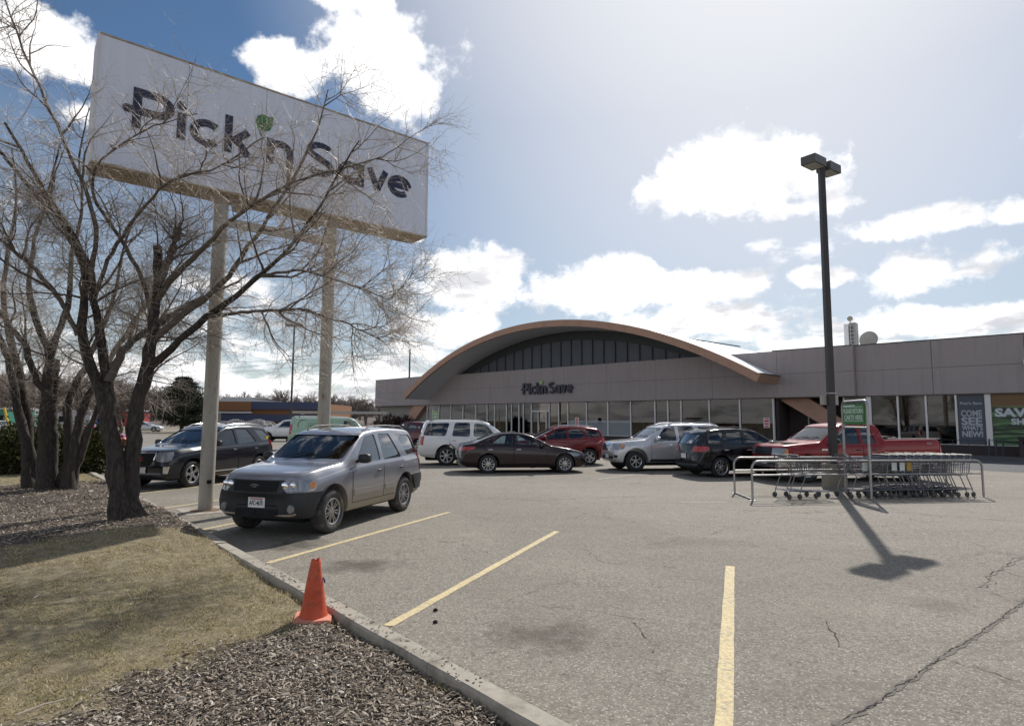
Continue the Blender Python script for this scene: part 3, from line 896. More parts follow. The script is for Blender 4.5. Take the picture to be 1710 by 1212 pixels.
# wall lamp, window posters and banners
f = MB().bbox((-2.05, -.33, 5.15), (-1.65, -.12, 5.4), .02).build('wall_lamp', M_white, store)
MB().tube([(-1.85, -.3, 5.4), (-1.85, -.3, 5.62)], .03, 6).build('lamp_bracket', M_white, f)
M_banner = simple('slate_blue_banner', (0.075, 0.088, 0.11), .5, var=.06, scale=1)
M_bannertxt = simple('banner_lettering', (0.42, 0.45, 0.50), .5)
MB().box((.2, -.53, ZB + .01), (1.5, -.505, Z0 - .05)).build('banner_panel', M_banner, store)
def banner(body, size, tleft, z, wd, mt=M_bannertxt, bold=.012, y=-.50, name='banner_lettering'):
    me = text_mesh(body, size, .002, bold)
    xs = [v.co.x for v in me.vertices]; k = wd / (max(xs) - min(xs))
    me.transform(Matrix.Translation((tleft, y, z)) @ BACK @ Matrix.Diagonal((k, 1, 1, 1)) @ Matrix.Translation((-min(xs), 0, 0)))
    return link(name, me, store, mt)
banner("Pick'n Save", .22, 1.36, 2.98, 1.02, bold=.004)
banner('COME', .50, 1.34, 2.30, .98)
banner('SEE', .60, 1.34, 1.82, .98, bold=.02)
banner("WHAT'S", .36, 1.34, 1.52, .98)
banner('NEW!', .44, 1.34, 1.14, .98, bold=.018)
M_greenb = newmat('green_leek_print'); mt, b, pr, out = M_greenb; M_greenb = mt
co = b.n('ShaderNodeTexCoord').outputs['Object']
mp = b.n('ShaderNodeMapping'); mp.inputs['Rotation'].default_value = (0, radians(-28), 0); mp.inputs['Scale'].default_value = (.25, 1, 3.4); b.put(mp.inputs[0], co)
c = b.ramp(b.noise(mp.outputs[0], 2.2, 5, .5), [(.40, (0.02, 0.028, 0.02)), (.5, (0.035, 0.09, 0.035)), (.6, (0.16, 0.30, 0.12)), (.68, (0.03, 0.06, 0.03))])
sp_ = b.n('ShaderNodeSeparateXYZ'); b.put(sp_.inputs[0], co)
c = b.mix(b.mr(sp_.outputs[2], 2.75, 2.95), c, (0.17, 0.085, 0.03))
b.put(pr.inputs['Base Color'], c); pr.inputs['Roughness'].default_value = .4
MB().box((-3.3, -.53, ZB + .01), (-.09, -.505, Z0 - .05)).build('produce_banner', M_greenb, store)
banner('SAVE', .62, -.22, 2.30, 1.75, simple('banner_white', (0.55, 0.57, 0.62), .5), .03)
banner('SHOP', .44, -.92, 1.86, 1.25, bpy.data.materials['banner_white'], .02)
M_blueposter = simple('pale_blue_poster', (0.30, 0.38, 0.52), .6, var=.5, scale=5)
for (t0, t1, z0, z1) in ((4.05, 3.5, .75, 1.95), (3.3, 3.07, .75, 1.9), (2.98, 2.7, .75, 1.9)):
    MB().box((t1, -.60, z0), (t0, -.59, z1)).build('window_poster', M_blueposter, store)
M_cream = simple('cream_reflection_board', (0.34, 0.31, 0.28), .8, var=.35, scale=2)  # cream and red boards painted in place of a sign reflected in the glass
MB().box((3.2, -1.6, 2.2), (5.9, -1.55, 3.3)).build('reflection_board', M_cream, store)
M_redrefl = simple('red_reflection_board', (0.26, 0.035, 0.03), .8, var=.3, scale=2)
MB().box((1.7, -1.6, 2.35), (2.6, -1.55, 3.1)).build('reflection_board', M_redrefl, store)
MB().box((1.7, -1.6, 1.98), (2.6, -1.55, 2.34)).build('reflection_board', M_cream, store)
M_sheet = simple('pale_blue_sheet', (0.36, 0.45, 0.56), .7, var=.12, scale=1.5)
MB().box((12.1, -.32, .75), (13.1, -.31, 2.4)).box((29.2, -.32, .75), (30.2, -.31, 2.3)).build('window_sheet', M_sheet, store)

# shelving and displays glimpsed through the glass
cols = [simple('goods_' + n, c, .7, var=.6, scale=9) for n, c in (('red', (.32, .04, .03)), ('cream', (.4, .35, .27)), ('blue', (.06, .1, .22)), ('green', (.07, .16, .06)), ('ochre', (.34, .2, .06)))]
M_shelf = simple('shelf_metal', (.3, .29, .28), .5, .3)
ORD = ['first', 'second', 'third', 'fourth', 'fifth', 'sixth', 'seventh', 'eighth', 'ninth', 'tenth', 'eleventh']
for k in range(11):
    t = 14.5 + k * 3.3 + random.uniform(-.5, .5); y = -random.uniform(2.2, 5.0)
    p = fac(t, y, .06)
    wd = random.uniform(1.4, 2.6); col_ = random.choice(['red', 'cream', 'blue', 'green', 'ochre'])
    lab = ['low shelf of goods behind the glass left of the entrance', 'goods shelf seen through the glass beside the entrance'][k % 2]
    sh = thing('goods_shelf', 'dim goods shelf inside the shop, ' + ORD[k] + ' counted from the right arch leg', 'shelf', tuple(p), FRZ, 'goods shelves inside the shop')
    mb = MB()
    for z in (.1, .55, 1.0, 1.45): mb.box((-wd / 2, -.25, z), (wd / 2, .25, z + .03))
    mb.box((-wd / 2, -.27, 0), (wd / 2, -.25, 1.8)); mb.build('shelf_frame', M_shelf, sh)
    for z in (.13, .58, 1.03, 1.48):
        x = -wd / 2 + .02; mb = MB()
        while x < wd / 2 - .12:
            q = random.uniform(.08, .3); mb.box((x, -.2, z), (min(x + q, wd / 2), random.uniform(.1, .22), z + random.uniform(.2, .38))); x += q + .01
        mb.build('packages', random.choice(cols), sh)['kind'] = 'stuff'

# roof-top equipment
def on_roof(px, y):
    d = ray(px, 560); o = FO + FN * y; k = ((o - CAM) @ FN) / (d @ FN); q = CAM + d * k; q[2] = Z1 - .35; return q
ra = on_roof(1421, -5.5)
eq = thing('antenna_cabinet', 'pale slatted antenna cabinet with a round dish on a mast on the roof', 'antenna cabinet', tuple(ra), FRZ)
M_pale = simple('pale_equipment', (.34, .32, .29), .6, var=.1, scale=3)
MB().bbox((-.42, -.3, 0), (.03, .3, 2.6), .02).build('cabinet', M_pale, eq)
MB().bbox((.06, -.3, 0), (.38, .3, 2.55), .02).build('cabinet', M_white, eq)
for k in range(8): MB().box((-.25, .3, .3 + k * .27), (.02, .35, .37 + k * .27)).build('slat', M_batten, eq)
MB().tube([(-.1, .42, 0), (-.1, .42, 2.75)], .035, 8).build('mast', M_galv, eq)
MB().lathe([(0, -.03), (.15, -.02), (.19, 0), (.19, .03), (.15, .05), (0, .06)], 20, 'Y', Matrix.Translation((-.1, .42, 2.88))).build('round_dish', simple('tan_dish', (.36, .33, .25), .6), eq, smooth=40)
rb = on_roof(1451, -6.5)
dsh = thing('satellite_dish', 'large pale satellite dish behind the parapet of the flat roof', 'satellite dish', tuple(rb), FRZ)
mb = MB(); mb.lathe([(0, .0), (.26, .02), (.50, .09), (.70, .18), (.72, .19), (.70, .16), (.50, .065), (.26, 0), (0, -.03)], 32, 'Y', Matrix.Translation((0, 0, 1.42)) @ Matrix.Rotation(radians(20), 4, 'X'))
mb.build('dish', M_pale, dsh, smooth=50); dsh.scale = (.85, .85, .95)
MB().tube([(0, 0, 0), (0, 0, 1.2)], .06, 8).build('stand', M_galv, dsh)
MB().tube([(0, .1, .4), (0, .85, 1.05)], .02, 6).build('feed_arm', M_galv, dsh)

# things in front of the shop
for (px, lab) in ((964, 'small red and white parking sign on a dark post before the frosted panes'), (1281, 'small red and white parking sign on a dark post left of the right arch leg')):
    tq = 28.9 if px < 1000 else 12.6
    tq = float(((at(px, 740) - CAM)[0:2] @ [1, 0]) * 0 + (28.6 if px < 1000 else 12.2))
    # stand on the walk, 1.4 m out from the glass, on this sight line
    d_ = ray(px, 715); o = FO + FN * 1.4; kk = ((o - CAM) @ FN) / (d_ @ FN); g = CAM + d_ * kk; g[2] = .1
    s_ = thing('parking_sign', lab, 'parking sign', tuple(g), FRZ, None)
    MB().bbox((-.04, -.04, 0), (.04, .04, 2.1), .008).build('post', M_black, s_)
    pl = MB().bbox((-.2, .045, 1.42), (.2, .06, 2.1), .004).build('sign_plate', M_white, s_)
    mr_ = simple('sign_red', (.5, .03, .03), .5) if 'sign_red' not in bpy.data.materials else bpy.data.materials['sign_red']
    for z0, z1 in ((1.98, 2.06), (1.80, 1.93), (1.62, 1.74), (1.46, 1.56)):
        MB().box((-.15, .0605, z0), (.15, .0625, z1)).build('red_band', mr_, pl)
g = fac(-.35, .6, .1)
rk = thing('tube_rack', 'dark tubular rack leaning by the pale pier under the banners', 'rack', tuple(g), FRZ)
for dx in (-.25, .05, .35):
    MB().tube([(dx, .3, 0), (dx, 0, .9), (dx, -.1, .95), (dx, -.2, .85), (dx, -.35, 0)], .025, 6).build('hoop', M_batten, rk)
MB().tube([(-.25, 0, .88), (.35, 0, .88)], .02, 6).build('crossbar', M_batten, rk)
g = fac(-1.7, .5, .1)
bn = thing('litter_bin', 'dark brown litter bin under the green produce banner', 'litter bin', tuple(g), FRZ)
MB().bbox((-.42, -.3, 0), (.42, .3, .95), .05).build('bin_body', M_base, bn)
MB().bbox((-.46, -.34, .951), (.46, .34, 1.1), .06).build('bin_lid', M_black, bn)
MB().box((-.25, .301, .7), (.25, .306, .86)).build('bin_slot', M_dark, bn)
g = fac(3.2, .25, .1)
rl = thing('window_railing', 'thin dark railing along the base of the right-hand windows', 'railing', tuple(g), FRZ)
MB().tube([(-3.0, 0, .85), (3.0, 0, .85)], .02, 6).build('top_rail', M_batten, rl)
for x in np.linspace(-3, 3, 9): MB().tube([(x, 0, 0), (x, 0, .85)], .018, 6).build('baluster', M_batten, rl)
# green return sign stand by the far left windows
g = CAM + ray(727, 700) * ((((FO + FN * 1.8) - CAM) @ FN) / (ray(727, 700) @ FN)); g[2] = .1
cs = thing('cart_sign_stand', 'white framed green sign stand before the far left shop windows', 'sign stand', tuple(g), FRZ + .5)
MB().tube([(-.35, 0, 0), (-.35, 0, 3.0), (.35, 0, 3.0), (.35, 0, 0)], .035, 8).build('frame', M_white, cs)
MB().box((-.3, -.02, 1.3), (.3, .02, 2.8)).build('sign_panel', M_palegreen, cs)
for z in (2.4, 2.1, 1.8): MB().box((-.22, .021, z), (.22, .025, z + .12)).build('sign_stripe', M_white, cs)
# ================================================================== pylon sign
SB = at(343, 852)
_s = ray(2108, 710); _s[2] = 0; SU = _s / np.linalg.norm(_s)
sign = thing('pylon_sign', "tall white billboard reading Pick'n Save on two pale posts", 'billboard', (SB[0], SB[1], 0), atan2(SU[1], SU[0]))
mt, b, pr, out = newmat('rusty_pale_post')
co = b.n('ShaderNodeTexCoord').outputs['Object']
mp = b.n('ShaderNodeMapping'); mp.inputs['Scale'].default_value = (9, 9, 2.2); b.put(mp.inputs[0], co)
c = b.mix(b.noise(co, 2, 5), (0.34, 0.32, 0.27), (0.44, 0.41, 0.36))
rust = b.mr(b.noise(mp.outputs[0], 1.3, 9, .74), .555, .68)
c = b.mix(b.m('MULTIPLY', rust, .85), c, (0.13, 0.075, 0.035))
b.put(pr.inputs['Base Color'], c); b.put(pr.inputs['Roughness'], b.mr(rust, 0, 1, .42, .9))
bump(b, pr, b.noise(co, 60, 5), .25, .003)
M_post = mt
mt, b, pr, out = newmat('billboard_white')
co = b.n('ShaderNodeTexCoord').outputs['Object']
mp = b.n('ShaderNodeMapping'); mp.inputs['Scale'].default_value = (6, 6, .5); b.put(mp.inputs[0], co)
c = b.mix(b.mr(b.noise(mp.outputs[0], 1.0, 6), .4, .75), (0.68, 0.71, 0.82), (0.62, 0.65, 0.75))
b.put(pr.inputs['Base Color'], c); pr.inputs['Roughness'].default_value = .35
M_board = mt
mt, b, pr, out = newmat('stained_tan_metal')
co = b.n('ShaderNodeTexCoord').outputs['Object']
b.put(pr.inputs['Base Color'], b.mix(b.mr(b.noise(co, 2.2, 8, .7), .4, .62), (0.46, 0.38, 0.27), (0.24, 0.17, 0.10)))
pr.inputs['Roughness'].default_value = .7
M_tan = mt
X0, X1, ZS0, ZS1, HT = -2.36, 4.84, 6.58, 9.08, .38
BOT = 6.58
MB().box((X0 + .03, -HT + .03, ZS0 + .03), (X1 - .03, HT - .03, ZS1 - .03)).build('cabinet', M_tan, sign)
# face of three sheets with tight seams, front and back
seams = [X0, -.83, .72, 2.9, X1]
for a, e in zip(seams[:-1], seams[1:]):
    for sy in (-1, 1):
        y0, y1 = (-HT, -HT + .028) if sy < 0 else (HT - .028, HT)
        MB().box((a + .004, y0, ZS0 + .02), (e - .004, y1, ZS1 - .015)).build('face_sheet', M_board, sign)
MB().box((X0, -HT - .012, ZS1 - .014), (X1, HT + .012, ZS1 + .02)).box((X0, -HT - .012, ZS0 - .02), (X1, -HT + .06, ZS0 + .018)).box((X0, HT - .06, ZS0 - .02), (X1, HT + .012, ZS0 + .018)).build('edge_trim', M_tan, sign)
M_cap2 = simple('pale_end_cap', (.62, .62, .64), .5)
MB().box((X0 - .02, -HT - .01, ZS0 - .015), (X0 + .028, HT + .01, ZS1 + .018)).build('end_cap', M_cap2, sign)
MB().box((X1 - .028, -HT - .01, ZS0 - .015), (X1 + .02, HT + .01, ZS1 + .018)).build('end_cap', M_cap2, sign)
MB().box((X0 + .03, -HT + .061, ZS0 - .012), (X1 - .03, HT - .061, ZS0 + .025)).build('underside', M_tan, sign)
for x in (0, 2.43):
    MB().lathe([(.142, 0), (.142, 6.55)], 28, 'Z', Matrix.Translation((x, 0, 0))).build('post', M_post, sign, smooth=40)
    MB().lathe([(.0, .012), (.28, .012), (.28, .0)], 24, 'Z', Matrix.Translation((x, 0, 0))).build('base_plate', simple('rust_plate', (.16, .09, .05), .8) if 'rust_plate' not in bpy.data.materials else bpy.data.materials['rust_plate'], sign)
MB().box((-.035, -.165, .55), (.05, -.12, .62)).build('hand_hole', M_dark, sign)
MB().box((.14, -.05, 5.95), (2.29, .05, 6.13)).build('crossbar', M_post, sign)
MB().box((.3, -.3, 6.40), (.5, .3, 6.55)).build('bracket', M_tan, sign)
MB().box((2.0, -.3, 6.40), (2.2, .3, 6.55)).build('bracket', M_tan, sign)
SM = Matrix(((1, 0, 0, 0), (0, 0, -1, -HT), (0, 1, 0, 0), (0, 0, 0, 1)))
sp = [('P', -1.79, .74), ('i', -1.0, .165), ('c', -.78, .62), ('k', -.11, .58), ('leaf', .60, .62), ('n', .75, .61), ('S', 1.61, .72), ('a', 2.38, .70), ('v', 3.12, .60), ('e', 3.68, .71)]
logo(sign, sp, .565, 7.43, .012, M_letterblue, M_leafgreen, SM, off=.001)
# concrete apron round the posts
struct('post_pad', [(*(SB[:2] + SU[:2] * a + np.array([SU[1], -SU[0]]) * e), .006) for a, e in ((-.45, .55), (1.4, .55), (1.4, -.6), (-.45, -.6))], [(0, 1, 2, 3)], M_concrete)

# ================================================================== lamp posts
M_bronze = simple('dark_bronze', (0.045, 0.041, 0.041), .42, .3, var=.1)
M_lampglass = simple('lamp_lens', (0.42, 0.42, 0.38), .3)
M_paintbase = simple('grey_tan_concrete', (0.27, 0.24, 0.20), .9, var=.12, scale=4, bumps=.3, dirt=((.12, .1, .08), .6, 4))


def lamp(loc, label, H=10.25, base=.62, rz=0.0, sign_board=False, heads=((-.65, -.5), (.62, .35))):
    t = thing('parking_lot_lamp', label, 'lamp post', loc, rz, 'parking lot lamp posts')
    MB().lathe([(.33, 0), (.33, base), (.31, base + .02), (0, base + .02)], 24).build('concrete_base', M_paintbase, t, smooth=40)
    MB().bbox((-.16, -.16, base + .02), (.16, .16, base + .06), .01).build('base_plate', M_bronze, t)
    mb = MB(); a, e = .088, .074
    V = [(sx * w, sy * w, z) for z, w in ((base + .06, a), (H, e)) for sx, sy in ((-1, -1), (1, -1), (1, 1), (-1, 1))]
    mb.add(V, [(0, 1, 5, 4), (1, 2, 6, 5), (2, 3, 7, 6), (3, 0, 4, 7), (4, 5, 6, 7)])
    mb.build('pole', M_bronze, t)
    for (hx, hy) in heads:
        an = atan2(hy, hx)
        M = Matrix.Rotation(an, 4, 'Z')
        MB().box((.06, -.05, H - .16), (.2, .05, H - .08), M).build('arm', M_bronze, t)
        M_hd = MATS.get('lamp_housing') or simple('lamp_housing', (0.10, 0.098, 0.095), .5)
        h = MB().bbox((.16, -.27, H - .26), (.95, .27, H + .06), .02) if False else MB().box((.12, -.22, H - .22), (.76, .22, H + .03), M).build('lamp_head', M_hd, t)
        MB().box((.18, -.17, H - .229), (.70, .17, H - .2205), M).build('lens', M_lampglass, h)
    return t


LP = at(1394, 815)
lamp((LP[0], LP[1], 0), 'tall dark twin-headed lamp post rising from the cart corral', 9.65, .68, 0, heads=((-.81, -.59), (.81, .59)))
lp = bpy.data.objects['parking_lot_lamp']
MB().box((-.26, .11, 2.38), (.27, .125, 2.66)).build('notice_board', simple('pale_board', (.5, .47, .43), .6), lp)
MB().box((-.115, -.115, 2.70), (.115, .115, 2.73)).build('strap', M_galv, lp)
L2 = at(484, 736)
lamp((L2[0], L2[1], 0), 'distant dark twin-headed lamp post between the two billboard posts', 10.3, .6, .3, heads=((-.8, .1), (.8, -.1)))

# ================================================================== buildings and clutter far off
M_blue = simple('navy_band', (0.045, 0.06, 0.125), .6, var=.08)
M_orange = simple('ochre_brown_band', (0.24, 0.11, 0.045), .7, var=.1)
M_cap = simple('pale_metal_cap', (.55, .56, .58), .5)
a = at(362, 703); 
def far(px, dist):
    d = ray(px, 700); d = d / d[1] * dist
    return np.array([d[0], d[1], 0])
A, B_ = far(352, 92), far(546, 92)
bl = thing('blue_banded_shop', 'low shop with blue and ochre bands behind the green van', 'shop', tuple(A), 0)
W = B_[0] - A[0]
MB().box((0, .6, 0), (W, 14, 4.2)).build('wall', M_orange, bl)
MB().box((6, 0, 3.35), (W, .6, 4.5)).build('upper_blue_band', M_blue, bl)
MB().box((1.5, .2, 1.6), (W - .01, .6, 2.6)).build('lower_blue_band', M_blue, bl)
MB().box((0, .25, 0), (1.4, .6, 3.2)).build('corner_pier', M_pale, bl)
MB().box((0, .1, 2.75), (6, .6, 3.0)).build('canopy_edge', M_cap, bl)
MB().box((0, .1, 3.1), (5.9, .6, 4.5)).build('ochre_parapet', M_orange, bl)
mb = MB(); mb.prism([(-.5, 4.6), (3, 5.1), (10, 4.55), (10, 4.5), (-.5, 4.5)], .1, 9, 'Y'); mb.build('roof', M_cap, bl, fix=True)
for k in range(6): MB().box((3 + k * 2.5, .05, .2), (5 + k * 2.5, .19, 1.4)).build('window', M_dark, bl)

C2 = far(398, 150)
ht = thing('brick_block', 'small reddish brick block above the blue banded shop roof', 'building', tuple(C2), 0)
MB().box((0, 0, 0), (7, 8, 6.8)).build('wall', simple('far_brick', (.2, .1, .08), .9), ht)
MB().box((-.2, -.2, 6.8), (7.2, 8.2, 7.2)).build('parapet', M_cap, ht)
for k in range(3): MB().box((.8 + k * 2.1, -.05, 4.4), (2.0 + k * 2.1, .02, 5.9)).build('window', M_dark, ht)

far_b = [(-8, 12, 130, 3.6, (0.04, 0.22, 0.16), 'green fronted shop at the left edge beyond the yellow guard', 'green_fronted_shop'),
         (14, 40, 140, 3.8, (0.42, 0.10, 0.09), 'red fronted shop behind the yellow guard', 'red_fronted_shop'),
         (95, 150, 160, 3.6, (0.5, 0.5, 0.5), 'long pale low building behind the left tree clump', 'pale_low_building'),
         (160, 178, 150, 3.4, (0.05, 0.06, 0.28), 'small blue building just left of the big tree trunk', 'blue_building'),
         (196, 214, 150, 3.6, (0.42, 0.06, 0.06), 'small red building right of the big tree trunk', 'red_building')]
for (x0, x1, dist, h, colr, lab, nm) in far_b:
    a, e = far(x0, dist), far(x1, dist)
    o = thing(nm, lab, 'building', tuple(a), 0)
    MB().box((0, 0, 0), (e[0] - a[0], 9, h)).build('wall', simple(nm + '_wall', colr, .8), o)
    MB().box((-.2, -.3, h), (e[0] - a[0] + .2, 9.2, h + .35)).build('roof', M_cap, o)
    nw = max(1, int((e[0] - a[0]) / 2.2))
    for k in range(nw): MB().box((.5 + k * 2.1, -.06, .9), (1.7 + k * 2.1, .02, 2.4)).build('window', M_dark, o)

# snow pile
def lumpy(name, loc, rx, ry, h, mt, seed, parent=None, n=56):
    r = np.random.default_rng(seed); V = []; F = []
    ph = r.uniform(0, 6, 12)
    for i in range(n + 1):
        for j in range(n + 1):
            u, v = i / n * 2 - 1, j / n * 2 - 1
            d = max(0, 1 - (u * u) ** 1.2 - (v * v) ** 1.0)
            z = h * d ** .55 * (1 + .10 * sin(u * 5 + ph[0]) + .09 * sin(u * 11 + v * 7 + ph[1]) + .05 * sin(u * 31 + ph[2] + v * 27)) + (r.uniform(-.05, .05) * h if d > 0 else -.05)
            V.append((u * rx, v * ry, max(z, -.05)))
    for i in range(n):
        for j in range(n): F.append((i * (n + 1) + j, (i + 1) * (n + 1) + j, (i + 1) * (n + 1) + j + 1, i * (n + 1) + j + 1))
    mb = MB(); mb.add(V, F); o = mb.build(name, mt, parent); o.location = loc
    return o
mt, b, pr, out = newmat('dirty_snow')
co = b.n('ShaderNodeTexCoord').outputs['Object']
b.put(pr.inputs['Base Color'], b.ramp(b.noise(co, 2.6, 9, .8), [(.35, (.10, .09, .08)), (.5, (.30, .28, .26)), (.66, (.68, .67, .66))]))
pr.inputs['Roughness'].default_value = .9
c = far(412, 78)
tag(lumpy('snow_pile', tuple(c), 4.6, 2.5, 1.75, mt, 5), 'long heap of dirty melting snow in front of the blue banded shop', 'snow pile')

# utility poles and wires
M_wood = simple('weathered_pole', (.13, .11, .095), .95, var=.25, scale=3)
M_palepole = simple('pale_pole', (.42, .41, .40), .8)
M_cable = simple('cable_black', (.02, .02, .02), .7)
poles = {}
for key, px, ytop, dist, mt_, r, lab, arm in (
        ('a', 57, 598, 95, M_palepole, .16, 'pale utility pole with a short crossarm between the left tree trunks', (-.2, 1.8)),
        ('b', 110, 626, 150, M_wood, .17, 'brown utility pole with a wide crossarm behind the left tree clump', (-2.6, 2.0)),
        ('c', 682, 583, 98, M_wood, .19, 'dark utility pole rising behind the left end of the supermarket', (0, 0)),
        ('d', 153, 641, 190, M_wood, .15, 'distant utility pole with crossarm seen between crossing tree trunks', (-1.6, 1.6)),
        ('e', 30, 566, 60, M_palepole, .15, 'grey utility pole partly hidden by the leftmost trunks', (-.6, .6))):
    c = far(px, dist); hz = 703 - .0066 * (855 - px)
    h = (hz - ytop) / FOC * dist + EYE
    o = thing('utility_pole', lab, 'utility pole', tuple(c), 0, 'utility poles along the road')
    MB().tube([(0, 0, 0), (0, 0, h)], [r, r * .65], 10).build('pole', mt_, o)
    if arm != (0, 0): MB().box((arm[0], -.06, h - .5), (arm[1], .06, h - .36)).build('crossarm', mt_, o)
    for ix in (arm[0] * .8, arm[1] * .8): MB().lathe([(.05, 0), (.07, .1), (.03, .18), (0, .2)], 8, 'Z', Matrix.Translation((ix, 0, h - .36 if arm != (0, 0) else h - .3))).build('insulator', M_cap, o)
    poles[key] = (c, h)


WL = iter(['upper wire from the dark pole behind the supermarket to the left edge', 'lower wire from the dark pole behind the supermarket to the left edge', 'highest wire running left from the dark pole behind the supermarket', 'short wire from the dark pole to the supermarket roof', 'wire leaving the pale pole crossarm to the left edge', 'steep wire from the pale pole to the upper left', 'wire between the brown pole and the pale pole', 'wire from the brown pole crossarm out of frame left', 'wire from the grey pole out of frame left', 'wire between the two distant poles behind the tree clump'])
def wire(a, e, sag, lab):
    lab = next(WL)
    a = np.array(a); e = np.array(e); pts = []
    for i in range(17):
        f = i / 16; p = a + (e - a) * f; p[2] -= sag * 4 * f * (1 - f); pts.append(p)
    o = MB().tube(pts, .022, 4, False).build('overhead_wire', M_cable)
    return tag(o, lab, 'overhead wire', 'overhead wires across the sky')


def pp(k, dz=0, dx=0):
    c, h = poles[k]; return np.array([c[0] + dx, c[1], h + dz])


lab = 'thin dark overhead wire sagging across the sky above the far buildings'
def wp(px, py, dist):
    d = ray(px, py); return CAM + d / d[1] * dist
wire(pp('c', -.3), wp(-60, 640, 130), .8, lab); wire(pp('c', -1.0), wp(-60, 648, 130), .8, lab)
wire(pp('c', -.6, .5), wp(-60, 612, 130), .8, lab)
wire(pp('c', -1.6), wp(760, 640, 96), .2, lab)
wire(pp('a', -.5, 1.4), wp(-120, 600, 80), .4, lab); wire(pp('a', -1.2), wp(-120, 570, 40), .4, lab)
wire(pp('b', -.4, 1.6), pp('a', -2.5), .8, lab); wire(pp('b', -.4, -2.0), wp(-80, 610, 90), .6, lab)
wire(pp('e', -.4), wp(-120, 560, 55), .3, lab); wire(pp('d', -.5, 1.2), pp('b', -.4, 1.5), .5, lab)

g = at(20, 712, 0) ; c = far(19, 62)
yg = thing('guy_wire_guard', 'slanting yellow guy wire guard left of the tree clump', 'guy wire guard', tuple(c), 0)
M_yg = simple('safety_yellow', (.75, .45, .02), .5)
MB().tube([(0, 0, 0.3), (-.38, 0, 1.5), (-.8, 0, 2.9)], .10, 8).build('guard_sleeve', M_yg, yg)
MB().tube([(-.8, 0, 2.9), (-2.6, 0, 9.5)], .015, 5).build('guy_wire', M_cable, yg)
c = far(64, 88)
ws = thing('street_sign', 'white rectangular street sign on a thin post between the tree trunks', 'street sign', tuple(c), 0)
MB().tube([(0, 0, 0), (.1, 0, 2.6)], .06, 6).build('post', M_palepole, ws)
MB().box((-.55, -.04, 2.3), (.6, .02, 3.0)).build('sign_plate', M_white, ws)
MB().box((-.4, -.05, 2.5), (-.1, -.045, 2.78)).box((0, -.05, 2.5), (.15, -.045, 2.78)).box((.25, -.05, 2.5), (.4, -.045, 2.78)).build('lettering', M_ink, ws)
# ================================================================== vehicles
def paint(name, col, metal=.55, rough=.32, dirt=0.0, dirtcol=(.24, .20, .15), flake=.06, coat=1.0):
    mt, b, pr, out = newmat(name)
    co = b.n('ShaderNodeTexCoord').outputs['Object']
    c = b.mix(b.noise(co, 260, 2), tuple(x * (1 - flake) for x in col), tuple(min(1, x * (1 + flake)) for x in col))
    sp_ = b.n('ShaderNodeSeparateXYZ'); b.put(sp_.inputs[0], co)
    n = b.noise(co, 3.2, 8, .7)
    lo = b.m('ADD', sp_.outputs[2], b.m('MULTIPLY', b.m('SUBTRACT', n, .5), .5))
    f = b.m('MULTIPLY', b.mr(lo, .85, .40), dirt)
    f = b.m('ADD', f, b.m('MULTIPLY', b.mr(n, .45, .8), dirt * .25), clamp=True)
    b.put(pr.inputs['Base Color'], b.mix(f, c, dirtcol))
    b.put(pr.inputs['Roughness'], b.m('ADD', b.m('MULTIPLY', f, .45), rough, clamp=True))
    b.put(pr.inputs['Metallic'], b.m('MULTIPLY', b.m('SUBTRACT', 1.0, f), metal))
    pr.inputs['Specular IOR Level'].default_value = .5 * coat
    b.put(pr.inputs['Coat Weight'], b.m('MULTIPLY', b.m('SUBTRACT', 1.0, f, clamp=True), coat)); pr.inputs['Coat Roughness'].default_value = .04
    h = b.noise(co, 1.6, 3)
    bump(b, pr, h, .05, .02)
    return mt


def lerp_list(pts):
    xs = [p[0] for p in pts]; zs = [p[1] for p in pts]
    return lambda s: float(np.interp(s, xs, zs))


def smooth_list(pts, n=3):
    """dense monotone resample with light corner rounding"""
    xs = np.array([p[0] for p in pts], float); zs = np.array([p[1] for p in pts], float)
    g = np.arange(xs[0], xs[-1] + .001, .01); y = np.interp(g, xs, zs)
    k = np.array([1, 2, 3, 4, 3, 2, 1], float); k /= k.sum()
    yp = np.pad(y, 3, mode='edge')
    for _ in range(n):
        yy = np.convolve(yp, k, 'valid'); yy[:4] = y[:4]; yy[-4:] = y[-4:]
        yp = np.pad(yy, 3, mode='edge')
    return lambda s: float(np.interp(s, g, yp[3:-3]))


